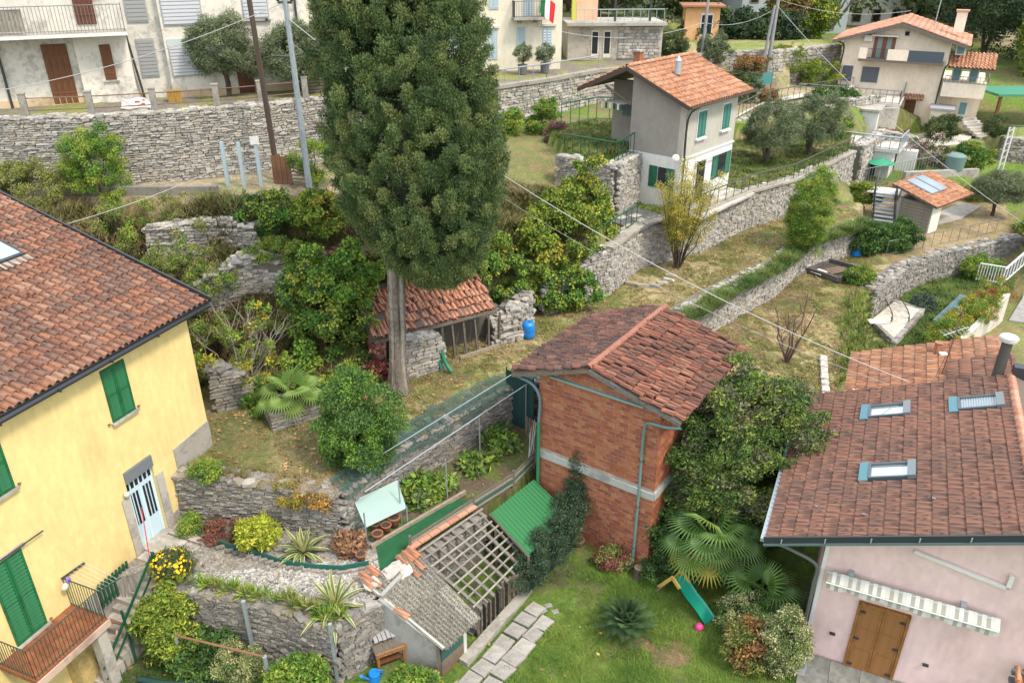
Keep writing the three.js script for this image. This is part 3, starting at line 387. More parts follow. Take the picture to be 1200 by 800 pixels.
// ---------- yellow house ----------
{
  const h = thing('yellow_house', 'yellow plastered house with green shutters and weathered tile roof', 'house', [-10.48, 0, -19], Math.atan2(.928, .373));
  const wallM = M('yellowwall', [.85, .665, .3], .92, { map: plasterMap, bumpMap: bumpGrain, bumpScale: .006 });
  mesh('wall', wallShape([[-11, -1], [2.35, -1], [2.35, 8.25], [-11, 8.25]], [[-1, 1.9, 0, 4.66]], .35), wallM, h);
  mesh('wall', boxAt(2.2, 4.2, -4.6, .3, 8.2, 8.5), wallM, h); mesh('wall', boxAt(-4.4, 4.2, -9, 13, 8.2, .3), wallM, h);
  const g = new THREE.Shape([[.83, 3.3], [2.37, 3.3], [2.37, 4.42], [.83, 4.28]].map(p => new THREE.Vector2(...p))); mesh('plinth', uvBox(new THREE.ExtrudeGeometry(g, { depth: .025, bevelEnabled: false })), concrete, h);
  mesh('plinth', boxAt(.55, 2.05, .012, .56, .5, .024), concrete, h); mesh('plinth', boxAt(-2.2, .8, .02, 2.0, 2.1, .04), concrete, h);
  const v = [0, .315, -1], k = { kind: 's', pu: .215, pv: .345, pal: TP.yellow, jit: .012, pick: () => { const r = rnd(); return r < .24 ? 0 : r < .4 ? 1 : r < .56 ? 2 : r < .7 ? 3 : r < .86 ? 4 : r < .94 ? 5 : 6; }, skip: (s, r) => s > 1.95 && s < 2.75 && r > 4.75 && r < 5.7 };
  slope(h, [2.97, 8.33, .35], [-1, 0, 0], v, 11.8, 10, k);
  { const d = new THREE.BoxGeometry(11.8, .1, 9); d.rotateX(.305); d.translate(-2.9, 10, -13.4); mesh('roof', d, M('deck', [.12, .09, .075]), h); }
  // gutter and verge flashing
  const gut = new THREE.CylinderGeometry(.085, .085, 12, 10, 1, true, 0, Math.PI); gut.rotateZ(Math.PI / 2); gut.rotateX(Math.PI / 2 + Math.PI); gut.translate(-3, 8.29, .44); mesh('gutter', gut, M('gutter', [.06, .068, .08], .4, { metalness: .4, side: THREE.DoubleSide }), h);
  mesh('fascia', boxAt(-3, 8.2, .33, 12, .16, .03), metalDark, h);
  mesh('verge_flashing', beam([3.0, 8.38, .45], [3.0, 8.33 + 3.0, -9.2], .06, .16), metalDark, h);
  for (let i = 0; i < 6; i++) mesh('gutter_bracket', boxAt(2.4 - i * 1.6, 8.2, .42, .03, .05, .2), metalDark, h);
  { const s = mesh('skylight', boxAt(0, .05, 0, .78, .12, .95), metalDark, h); s.position.set(2.97 - 2.35, 8.37 + 5.25 * .3, .35 - 5.25 * .954); s.rotation.x = .305; mesh('pane', boxAt(0, .115, 0, .6, .012, .78), M('skypane', [.4, .5, .6], .05, { metalness: .6 }), s); mesh('apron', boxAt(0, .03, .62, .95, .03, .3), concrete, s); }
  { const s = mesh('vent_tile', new THREE.SphereGeometry(.13, 10, 6, 0, 6.3, 0, 1.5), TP.yellow[6], h); s.position.set(2.97 - 3.3, 8.4 + 3.3 * .3, .35 - 3.3 * .954); const s2 = mesh('vent_tile', s.geometry, TP.yellow[4], h); s2.position.set(2.97 - 1.95, 8.4 + 1.85 * .3, .35 - 1.85 * .954); }
  const win = (x, y, w, hh) => { const o = mesh('window', boxAt(x + w / 2, y + hh / 2, .006, w, hh, .012), M('winback', [.03, .05, .04]), h); shutter(o, x, y, w / 2 - .005, hh, .01, green, 22); shutter(o, x + w / 2 + .005, y, w / 2 - .005, hh, .01, green, 22); mesh('sill', boxAt(x + w / 2, y - .035, .05, w + .12, .06, .13), paleStone, o); for (const sx of [-.14, w + .12]) mesh('shutter_hook', boxAt(x + sx, y + .02, .03, .06, .04, .06), M('hook', [.22, .12, .05]), o); };
  win(-.88, 6.27, .78, 1.58); win(-4.66, 6.25, .78, 1.58); win(-5.1, 2.18, .86, 2.48);
  // entrance door
  const d = mesh('door', boxAt(-.5, 2.9, -.12, 1, 2.0, .05), M('doorblue', [.5, .66, .74], .5), h);
  for (const x of [-.98, -.5, -.02]) mesh('door_stile', boxAt(x + (x < -.9 ? .05 : x > -.1 ? -.05 : 0), 2.9, -.09, .1, 2.0, .03), M('doorframe', [.56, .7, .78], .5), d);
  for (let i = 0; i < 6; i++) mesh('pane', boxAt(-.88 + (i % 3) * .12 + (i > 2 ? .49 : 0), 3.25, -.085, .07, 1.1, .012), glassDark, d);
  const tr = mesh('transom', boxAt(-.5, 4.1, -.12, 1, .38, .05), M('doorframe', [.56, .7, .78], .5), h); for (let i = 0; i < 6; i++) mesh('pane', boxAt(-.9 + i * .16, 4.1, -.09, .1, .28, .012), glassDark, tr);
  mesh('handle', bar([-.42, 2.95, -.05], [-.42, 3.1, -.05], .014), metalDark, d);
  mesh('shutter_box', boxAt(-.5, 4.48, -.05, 1.0, .34, .22), M('boxgrey', [.16, .18, .2], .5), h); mesh('shutter_slat', boxAt(-.5, 4.3, .02, 1, .03, .06), galv, h);
  mesh('door_jamb', boxAt(-1.14, 2.9, .02, .26, 2.0, .06), paleStone, h); mesh('door_jamb', boxAt(.14, 2.9, .02, .26, 2.0, .06), paleStone, h); mesh('threshold', boxAt(-.5, 1.93, -.02, 1.0, .08, .4), paleStone, h);
  mesh('door_lamp', new THREE.SphereGeometry(.09, 12, 8).translate(-1.12, 4.05, .1), M('lampwhite', [.5, .48, .42], .3), h);
  mesh('curtain_rod', bar([-5.8, 4.8, .12], [-3.64, 4.76, .12], .02), metalDark, h); mesh('lintel', boxAt(-4.67, 4.72, .03, 1.1, .08, .06), paleStone, h);
  // balcony
  const b = mesh('balcony', boxAt(-4.57, 2.02, .63, 2.16, .13, 1.28), M('terracotta', [.34, .12, .055], .75, { map: grainMap }), h);
  mesh('balcony_edge', boxAt(-4.57, 1.94, 1.29, 2.2, .2, .05), M('edgepink', [.55, .42, .36], .9, { map: agedMap }), b); mesh('balcony_edge', boxAt(-3.47, 1.94, .64, .05, .2, 1.3), M('edgepink', [.55, .42, .36]), b);
  for (let i = 0; i < 7; i++) for (let j = 0; j < 4; j++) mesh('floor_tile', boxAt(-5.64 + .155 + i * .308, 2.09, .16 + j * .315, .302, .012, .308), [M('ft0', [.36, .125, .055], .7, { map: grainMap }), M('ft1', [.31, .105, .05], .7, { map: grainMap }), M('ft2', [.4, .15, .07], .7, { map: grainMap })][ri(3)], b);
  rail(b, [[-3.52, 2.1, .04], [-3.52, 2.1, 1.24], [-5.62, 2.1, 1.24], [-5.62, 2.1, .04]], .95, M('railgreen', [.02, .06, .05], .5), .1, .009);
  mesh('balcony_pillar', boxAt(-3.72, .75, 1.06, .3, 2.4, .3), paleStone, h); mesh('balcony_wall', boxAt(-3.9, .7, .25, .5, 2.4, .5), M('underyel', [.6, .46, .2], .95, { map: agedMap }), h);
}
{ // clothes airer by the balcony
  const t = thing('clothes_airer', 'dark metal wall airer with thin lines beside the balcony', 'clothes airer', [-10.48, 0, -19], Math.atan2(.928, .373));
  mesh('arm', bar([-3.55, 3.06, .05], [-2.84, 3.0, .05], .03), metalDark, t); mesh('arm', bar([-3.5, 2.95, 1.2], [-2.7, 2.72, 1.1], .022), M('railgreen', [.02, .06, .05]), t);
  for (let i = 0; i < 6; i++) mesh('line', bar([-3.45 + i * .12, 3.05, .06], [-3.4 + i * .12, 2.9 - i * .03, 1.15], .004, .004, 4), M('line', [.6, .6, .6]), t);
  const c = thing('cleaning_cloth', 'purple cloth hanging on the balcony rail', 'cloth', [-10.48, 0, -19], Math.atan2(.928, .373)); mesh('cloth', new THREE.SphereGeometry(.07, 12, 8).scale(1, 1.5, .5).translate(-3.5, 3.02, .22), M('purple', [.22, .14, .6]), c);
  const c2 = thing('cleaning_cloth', 'off-white cloth bundle hanging at the house wall by the balcony', 'cloth', [-10.48, 0, -19], Math.atan2(.928, .373)); mesh('cloth', new THREE.SphereGeometry(.1, 12, 8).scale(1, 1.1, .6).translate(-3.62, 2.9, .2), M('cream', [.66, .62, .5]), c2);
}
{ // stairs, landing, rail, gate, broom
  const t = thing('garden_stairs', 'grey stone steps running down along the yellow house', 'stairs', [-10.48, 0, -19], Math.atan2(.928, .373));
  for (let i = 0; i < 12; i++) mesh('step', boxAt(-1.55 - i * .2, (1.9 - (i + 1) * .172) / 2 - .4, .55, .26, 1.9 - (i + 1) * .172 + .8 + rr(0, .012), 1.0), [concrete, paleStone][i % 2], t);
  const l = thing('door_landing', 'pale stone slab landing in front of the blue door', 'landing', [-10.48, 0, -19], Math.atan2(.928, .373));
  for (const [x, z, w, d] of [[-.62, .55, .8, .9], [.25, .5, .85, .8], [-.75, 1.25, .95, .5], [.2, 1.2, .8, .55], [-1.2, .6, .36, 1.0]]) mesh('paving_slab', boxAt(x, 1.9, z, w - .03, .1 + rr(0, .02), d - .03), [paleStone, concrete][ri(2)], l);
  const r = thing('stair_rail', 'green metal handrail beside the garden steps', 'handrail', [-10.48, 0, -19], Math.atan2(.928, .373));
  mesh('handrail', beam([-1.75, 2.75, 1.25], [-3.9, .55, 1.12], .03, .09), darkgreen, r); mesh('handrail', beam([-1.75, 2.3, 1.25], [-3.9, .15, 1.12], .03, .06), darkgreen, r); mesh('post', boxAt(-1.72, 2.3, 1.27, .07, 1.1, .07), darkgreen, r); mesh('post', boxAt(-3.0, .9, 1.17, .05, 1.9, .05), darkgreen, r);
  const g = thing('picket_gate', 'green wooden picket panel leaning on the yellow wall above the steps', 'gate', [-10.48, 0, -19], Math.atan2(.928, .373));
  for (let i = 0; i < 9; i++) mesh('picket', boxAt(-2.72 + i * .125, 1.72 + .0 * i, .12, .06, .82, .03), darkgreen, g); mesh('crossbar', boxAt(-2.22, 1.95, .095, 1.1, .07, .02), darkgreen, g); mesh('crossbar', boxAt(-2.22, 1.45, .095, 1.1, .07, .02), darkgreen, g);
  const br = thing('broom', 'red-handled broom leaning at the blue door', 'broom', [-10.48, 0, -19], Math.atan2(.928, .373)); mesh('handle', bar([-1.35, 1.95, .62], [-.78, 3.35, .1], .014), M('redstick', [.5, .03, .06], .4), br); mesh('brush', boxAt(-1.36, 1.99, .65, .3, .08, .09), M('brush', [.03, .03, .05]), br);
}
// ---------- brick barn ----------
{
  const h = thing('brick_barn', 'tall narrow red brick barn with old tile gable roof', 'barn', [4.26, 0, -19.17], Math.atan2(-.568, .823));
  const core = M('mortar', [.6, .52, .45], .95, { map: grainMap });
  const W = 4.14, D = 4.6, eL = 5.95, eR = 5.95, apx = -2.26, ay = 6.72;
  const poly = [[-W + .03, -.2], [-.03, -.2], [-.03, eR - .02], [apx, ay], [-W + .03, eL - .02]];
  mesh('wall', wallShape(poly, [], .25).translate(0, 0, -.02), core, h); mesh('wall', boxAt(-.145, 2.85, -D / 2, .25, 6, D - .5), core, h); mesh('wall', boxAt(-W + .145, 2.85, -D / 2, .25, 6, D - .5), core, h); mesh('wall', wallShape(poly, [], .25).translate(0, 0, -D + .2), core, h);
  const bp = [[.57, .185, .085], [.52, .165, .08], [.61, .225, .1], [.48, .15, .082], [.64, .27, .13], [.42, .135, .08], [.58, .21, .11]].map((c, i) => M('brk' + i, c, .92, { map: grainMap, bumpMap: bumpGrain, bumpScale: .008 }));
  const bg = [0, 1, 2].map(() => { const g = new THREE.BoxGeometry(1, 1, 1).toNonIndexed(); const u = g.attributes.uv, a = rnd(), b = rnd(); for (let i = 0; i < u.count; i++) u.setXY(i, a + u.getX(i) * .3, b + u.getY(i) * .2); return g; });
  const list = []; let row = 0;
  const topAt = x => x < apx ? lerp(eL, ay, (x + W) / (apx + W)) : lerp(ay, eR, (x - apx) / (0 - apx));
  for (let y = 0; y < 6.7; y += .14, row++) { if (y > 2.86 && y < 3.1) continue; 
    for (let x = -W - (row % 2) * .13; x < 0; x += .26) { const a = Math.max(-W, x), b = Math.min(0, x + .25); if (b - a < .05 || y + .1 > topAt((a + b) / 2) - .05) continue;
      list.push({ g: bg[ri(3)], c: Math.floor(Math.pow(rnd(), .9) * 7), a: 1, m: new THREE.Matrix4().compose(V((a + b) / 2, y + .065 + rr(-.003, .003), -.032 + rr(-.006, .008)), new THREE.Quaternion().setFromEuler(new THREE.Euler(0, rr(-.01, .01), rr(-.008, .008))), V(b - a - .008, .118, .05)) }); }
    for (let z = -D + (row % 2) * .13; z < -.02; z += .26) for (const sx of [0, -W]) if (y < 5.85) { const a = Math.max(-D, z), b = Math.min(0, z + .25); if (b - a > .05) list.push({ g: bg[ri(3)], c: ri(7), a: .5, m: new THREE.Matrix4().compose(V(sx + (sx ? .03 : -.03), y + .065, (a + b) / 2), new THREE.Quaternion(), V(.05, .118, b - a - .008)) }); } }
  pieces(h, 'brick', list, bp, 300, 'bricks');
  mesh('concrete_band', boxAt(-W / 2, 2.97, -.01, W + .02, .24, .09), M('band', [.42, .46, .47], .9, { map: agedMap }), h); mesh('concrete_band', boxAt(-.01, 2.97, -D / 2, .09, .24, D), M('band', [.42, .46, .47]), h);
  mesh('tie_beam', beam([-3.7, 5.98, .05], [-.55, 5.98, .05], .1, .06), M('tie', [.22, .34, .33], .6), h);
  // roof
  const kk = { kind: 'coppo', pu: .2, pv: .33, jit: .045, wave: .08, th: .09 };
  const f = .32, dep = 5.2;
  const ru = [0, 0, -1], rv = V(-2.99, .75, 0), lv = V(2.74, .98, 0);
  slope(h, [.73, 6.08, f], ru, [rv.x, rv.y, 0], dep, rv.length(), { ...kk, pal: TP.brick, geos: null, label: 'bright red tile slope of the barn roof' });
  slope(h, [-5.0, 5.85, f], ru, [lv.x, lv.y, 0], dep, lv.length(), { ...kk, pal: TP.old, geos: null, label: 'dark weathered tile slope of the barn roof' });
  ridge(h, [apx, 6.86, f], [apx, 6.86, f - dep], .11, [M('rt0', [.46, .2, .14], .85, { map: grainMap }), M('rt1', [.42, .175, .125], .85, { map: grainMap })]);
  mesh('verge_board', beam([.7, 5.98, f + .02], [apx, 6.74, f + .02], .03, .13), M('vboard', [.22, .23, .24], .8, { map: woodMap }), h); mesh('verge_board', beam([-4.95, 5.75, f + .02], [apx, 6.74, f + .02], .03, .1), oldWood, h);
  for (let i = 0; i < 7; i++) mesh('rafter', beam([.65, 5.92, f - .2 - i * .75], [-.2, 6.14, f - .2 - i * .75], .08, .1), oldWood, h);
  for (let i = 0; i < 7; i++) mesh('rafter', beam([-4.95, 5.7, f - .2 - i * .75], [-4, 6.0, f - .2 - i * .75], .08, .1), oldWood, h);
  // down pipes
  mesh('downpipe', tube([[.72, 5.88, f], [.3, 5.72, f - .05], [-.38, 5.55, .16], [-.45, 5.3, .11], [-.45, 3, .11], [-.45, .1, .11]], .045, 40, 8), M('pipeblue', [.13, .22, .22], .5), h);
  mesh('downpipe', tube([[-5.0, 5.72, .2], [-4.3, 5.55, .15], [-4.06, 5.2, .12], [-4.06, 4.2, .12]], .05, 30, 8), M('pipeslate', [.13, .19, .24], .4), h); mesh('downpipe', tube([[-4.06, 4.25, .12], [-4.06, 2, .12], [-4.06, .2, .12]], .06, 12, 8), M('pipegreen', [.03, .2, .1], .5), h);
  for (const y of [.9, 2.5, 4.2]) mesh('pipe_clip', new THREE.TorusGeometry(.055, .012, 5, 12).rotateX(Math.PI / 2).translate(-.45, y, .11), metalDark, h);
}
// ---------- pink house ----------
{
  const h = thing('pink_house', 'pink plastered house with brown wooden double door and dark red tile roof', 'house', [9.22, 0, -15.6], Math.atan2(-.421, .907));
  const pm = M('pinkwall', [.8, .6, .585], .92, { map: plasterMap, bumpMap: bumpGrain, bumpScale: .005 });
  const eave = 3.95, sl = .378, at = x => eave + (x + 2.58) * sl - .12;
  mesh('wall', wallShape([[-1.13, -.5], [7.2, -.5], [7.2, 5], [3.06, at(3.06)], [-1.13, at(-1.13)]], [], .3), pm, h);
  mesh('wall', boxAt(-.98, (at(-1.0) - .5) / 2 - .03, -4.1, .3, at(-1.1) + .5, 7.6), pm, h); mesh('wall', wallShape([[-1.13, -.5], [7.2, -.5], [7.2, 5], [3.06, at(3.06)], [-1.13, at(-1.13)]], [], .3).translate(0, 0, -7.3), pm, h);
  mesh('corner_strip', boxAt(-1.08, 2.1, .02, .1, 4.2, .05), white, h);
  const v = V(.936, .353, 0), k = { kind: 's', pu: .205, pv: .355, pal: TP.pink, jit: .005, skip: (s, r) => [[5.95, 6.65, 2.1, 3.35], [5.95, 6.68, 4.5, 5.8], [2.45, 3.3, 2.25, 3.5]].some(q => s > q[0] && s < q[1] && r > q[2] && r + .2 < q[3] && r > q[2]) };
  slope(h, [-2.58, 3.97, .6], [0, 0, -1], [v.x, v.y, 0], 8.0, 6.05, k);
  { const d = new THREE.BoxGeometry(5.6, .1, 8); d.rotateZ(-.36); d.translate(5.7, 5.2, -3.4); mesh('roof', d, M('deck', [.12, .09, .075]), h); }
  ridge(h, [3.08, 6.12, .6], [3.08, 6.12, -7.4], .13, TP.salmon);
  // verge flashing and gutters
  mesh('verge_flashing', beam([-2.62, 3.98, .64], [3.2, 6.17, .64], .05, .18), M('flash', [.05, .06, .075], .35, { metalness: .5 }), h); mesh('verge_trim', beam([-2.62, 3.86, .69], [3.2, 6.05, .69], .03, .06), M('flash2', [.13, .2, .22], .4, { metalness: .4 }), h);
  mesh('gutter', beam([-2.66, 3.95, .62], [-2.66, 3.95, -7.4], .12, .1), galv, h);
  for (let i = 0; i < 6; i++) mesh('clip', boxAt(-2.2 + i, 3.98 + (.42 + i) * sl, .71, .03, .12, .02), galv, h);
  mesh('soffit', beam([-2.5, 3.83, .2], [3.1, 5.95, .2], .75, .03), M('soffit', [.45, .33, .3]), h);
  for (const x of [-.9, 1.9]) mesh('purlin_end', boxAt(x, at(x) + .02, .3, .18, .16, .55), M('purlin', [.1, .05, .035], .8), h);
  mesh('downpipe', tube([[-2.6, 3.88, .45], [-1.9, 3.55, .2], [-1.25, 3.2, .1], [-1.22, 2.6, .1], [-1.22, .6, .1]], .05, 36, 8), M('pipegrey', [.12, .13, .13], .5), h);
  mesh('wall_duct', beam([.85, 4.45, .07], [3.0, 4.08, .07], .07, .09), white, h); mesh('wall_duct', boxAt(2.96, 4.28, .07, .1, .42, .07), white, h);
  // skylights: frame, pane, hood, apron
  const U = V(0, 0, -1), W = V(.936, .353, 0).normalize(), N = W.clone().cross(U).normalize(); if (N.y < 0) N.negate();
  for (const [u, vv, shut] of [[6.3, 2.72, 0], [6.32, 5.16, 1], [2.88, 2.9, 0]]) { const p = V(-2.58, 3.99, .6).addScaledVector(U, u).addScaledVector(W, vv); const s = mesh('skylight', cat([boxAt(0, .07, .34, 1.1, .13, .06), boxAt(0, .07, -.34, 1.1, .13, .06), boxAt(-.53, .07, 0, .06, .13, .62), boxAt(.53, .07, 0, .06, .13, .62)]), M('velux', [.09, .12, .14], .4, { metalness: .3 }), h);
    s.position.copy(p); s.quaternion.setFromRotationMatrix(new THREE.Matrix4().makeBasis(W, N, W.clone().cross(N)));
    mesh('pane', boxAt(0, .06, 0, 1.0, .02, .62), shut ? M('blind', [.3, .34, .36], .5) : M('velpane', [.5, .56, .6], .06, { metalness: .7 }), s); if (shut) for (let i = 0; i < 14; i++) mesh('slat', boxAt(-.45 + i * .065, .08, 0, .04, .02, .62), galv, s);
    mesh('hood', boxAt(.52, .11, 0, .2, .14, .78), M('hood', [.17, .2, .22], .4, { metalness: .3 }), s); mesh('apron', boxAt(-.68, .1, 0, .24, .03, .92), M('apron', [.07, .19, .24], .5), s); }
  for (const [u, vv] of [[.9, 2.3], [1.3, 1.1], [5.3, 1.2], [1.5, 3.9]]) { const p = V(-2.58, 4.03, .6).addScaledVector(U, u).addScaledVector(W, vv); mesh('snow_hook', boxAt(p.x, p.y + .05, p.z, .08, .04, .02), galv, h); }
  // chimney flue
  const c = mesh('chimney', bar([2.75, 5.8, -7.5], [2.75, 7.15, -7.5], .16, .15, 16), M('flue', [.1, .1, .095], .6, { metalness: .3, map: agedMap }), h); mesh('cowl', new THREE.CylinderGeometry(.27, .24, .1, 18).translate(2.75, 7.25, -7.5), white, c); mesh('cowl_cap', new THREE.SphereGeometry(.26, 16, 6, 0, 6.3, 0, 1.4).scale(1, .35, 1).translate(2.75, 7.31, -7.5), white, c);
  mesh('roof_vent', new THREE.BoxGeometry(.34, .4, .34).translate(3.25, 6.3, -7.4), metalDark, h);
  // double door with louvred leaves
  const dw = M('doorwood', [.42, .2, .055], .75, { map: woodMap }); const d = mesh('door', cat([boxAt(.585, 2.36, .04, 1.24, .08, .1), boxAt(-.01, 1.18, .04, .07, 2.4, .1), boxAt(1.18, 1.18, .04, .07, 2.4, .1)]), dw, h); shutter(d, .03, .03, .55, 2.28, .03, dw, 34, 3); shutter(d, .59, .03, .55, 2.28, .03, dw, 34, 3);
  for (const [x, y] of [[.1, .2], [.1, 1.15], [.1, 2.1], [1.07, .2], [1.07, 1.15], [1.07, 2.1]]) mesh('hinge', boxAt(x, y, .085, .13, .07, .02), M('iron', [.03, .03, .035], .6), d);
  mesh('threshold', boxAt(.6, .0, .12, 1.4, .08, .24), paleStone, h);
  for (const [x, y] of [[-.48, 1.0], [1.85, .92]]) mesh('shutter_catch', boxAt(x, y, .04, .14, .06, .06), M('iron', [.03, .03, .035]), h);
  // awning
  const aw = mesh('awning', bar([-.95, 3.18, .22], [3.0, 3.18, .22], .06), galv, h); const stripe = [M('aw0', [.46, .47, .43], .9), M('aw1', [.27, .28, .25], .9), M('aw2', [.52, .53, .5], .9)];
  for (let i = 0; i < 40; i++) { const x = -.93 + i * .0985, m = stripe[i % 5 === 0 ? 1 : i % 5 === 2 ? 1 : i % 2 ? 2 : 0]; const g = new THREE.BoxGeometry(.0985, .02, .3); g.rotateX(.55); g.translate(x + .05, 3.16, .34); mesh('awning_stripe', g, m, aw); const vl = .17 + .035 * Math.sin(i * .9); mesh('valance_stripe', boxAt(x + .05, 3.06 - vl / 2, .475, .0985, vl, .012), m, aw); }
  mesh('front_bar', bar([-.95, 3.06, .48], [3.0, 3.06, .48], .02), white, aw); for (const x of [-.4, 2.2]) mesh('bracket', boxAt(x, 3.26, .1, .12, .1, .2), galv, aw);
  mesh('soil_flashing', boxAt(-1.35, .9, -.4, .04, 2.2, .5), metalDark, h);
}
{ const g = thing('utility_cabinet', 'grey box cabinet at the corner of the pink house', 'cabinet', [7.95, 0, -15.55], Math.atan2(-.421, .907)); mesh('body', boxAt(0, .4, .15, .34, .9, .4), M('cab', [.42, .42, .46], .6), g); mesh('lid', boxAt(0, .9, .15, .38, .06, .44), M('cab2', [.5, .5, .54], .5), g); mesh('window', boxAt(0, .5, .36, .26, .3, .012), M('cabg', [.2, .3, .3], .2), g); }
{ const g = thing('tiled_canopy', 'small tiled canopy roof beside the pink wall', 'canopy', [12.35, 0, -13.75], Math.atan2(-.421, .907)); mesh('frame', boxAt(.4, 1.62, .45, .9, .1, 1.0), M('cfr', [.1, .12, .13], .5), g); mesh('frame', boxAt(.4, 1.9, .02, .9, .14, .1), M('cfr', [.1, .12, .13]), g); mesh('post', boxAt(.05, .75, .9, .08, 1.6, .08), oldWood, g); mesh('post', boxAt(.8, .75, .9, .08, 1.6, .08), oldWood, g); const tg = tileGeo(.2, .42, 'coppo'); for (let j = 0; j < 3; j++) for (let i = 0; i < 4; i++) { const m = mesh('tile', tg, TP.orange[ri(7)], g); m.position.set(.1 + i * .2, 1.72 - .0 + (2 - j) * .07, .95 - j * -.0 - (2 - j) * .33); m.rotation.x = .22; } }
// paving by the pink door
{ const t = thing('paved_strip', 'grey paving slabs along the foot of the pink wall', 'paving', [9.22, 0, -15.6], Math.atan2(-.421, .907)); for (let i = 0; i < 10; i++) for (let j = 0; j < 3; j++) mesh('paving_slab', boxAt(-.75 + i * .78, .03, .42 + j * .78, .77, .06, .77), [M('ps0', [.2, .215, .215], .8, { map: agedMap }), M('ps1', [.24, .25, .245], .8, { map: agedMap })][ri(2)], t); }
{ const b = thing('bicycle_wheel', 'black wheel leaning against the pink wall', 'wheel', [11.35, .32, -14.3], Math.atan2(-.421, .907)); mesh('tyre', new THREE.TorusGeometry(.27, .025, 8, 28), M('tyre', [.015, .015, .015], .7), b); mesh('rim', new THREE.TorusGeometry(.235, .01, 6, 28), galv, b); for (let i = 0; i < 10; i++) mesh('spoke', bar([0, 0, 0], [Math.cos(i * .628) * .235, Math.sin(i * .628) * .235, 0], .004, .004, 4), galv, b); b.rotation.x = -.15; }
// ---------- orange-roofed annexes behind the pink house ----------
{
  const h = thing('annexe_house', 'low pink annexe with pale orange tile roof behind the dark red roof', 'house', [9.22, 0, -15.6], Math.atan2(-.421, .907));
  mesh('wall', boxAt(1.8, 2, -9.2, 5.6, 4, 3.0), M('pinkwall', [.7, .47, .46]), h); const v = V(.936, .353, 0);
  slope(h, [-1.35, 4.2, -7.45], [0, 0, -1], [v.x, v.y, 0], 3.45, 4.7, { kind: 's', pu: .2, pv: .36, pal: TP.annexe, jit: .006, max: 250, skip: (s, r) => s < 1.75 && r > 3.05 });
  slope(h, [1.55, 5.36, -7.45], [0, 0, -1], [v.x, v.y, 0], 1.72, 1.9, { kind: 's', pu: .2, pv: .36, pal: TP.pink, jit: .006, label: 'dark red patch of roof beside the flue' });
  { const p = thing('clay_chimney_pot', 'short terracotta chimney pot on the orange annexe roof', 'chimney pot', [14.6, 5.2, -24.2]); mesh('pot', new THREE.CylinderGeometry(.11, .13, .45, 12).translate(0, .2, 0), TP.orange[2], p); mesh('collar', new THREE.TorusGeometry(.12, .025, 6, 14).rotateX(1.57).translate(0, .42, 0), TP.orange[4], p); }
  const a = thing('antenna', 'rusty television antenna mast on the orange annexe roof', 'antenna', [14.0, 5.2, -22.6]); const rust = M('rust', [.2, .09, .05], .8); mesh('mast', bar([0, 0, 0], [.12, 2.3, 0], .022), rust, a); mesh('boom', bar([-.35, 1.55, .1], [.5, 1.75, -.1], .012), galv, a); for (let i = 0; i < 6; i++) mesh('element', bar([-.3 + i * .14, 1.56 + i * .03, .3], [-.3 + i * .14, 1.56 + i * .03, -.25], .008), galv, a); mesh('stay', bar([-.3, .1, .2], [.05, 1.2, 0], .012), rust, a); mesh('junction_box', boxAt(-.2, .9, .1, .22, .06, .14), white, a);
}
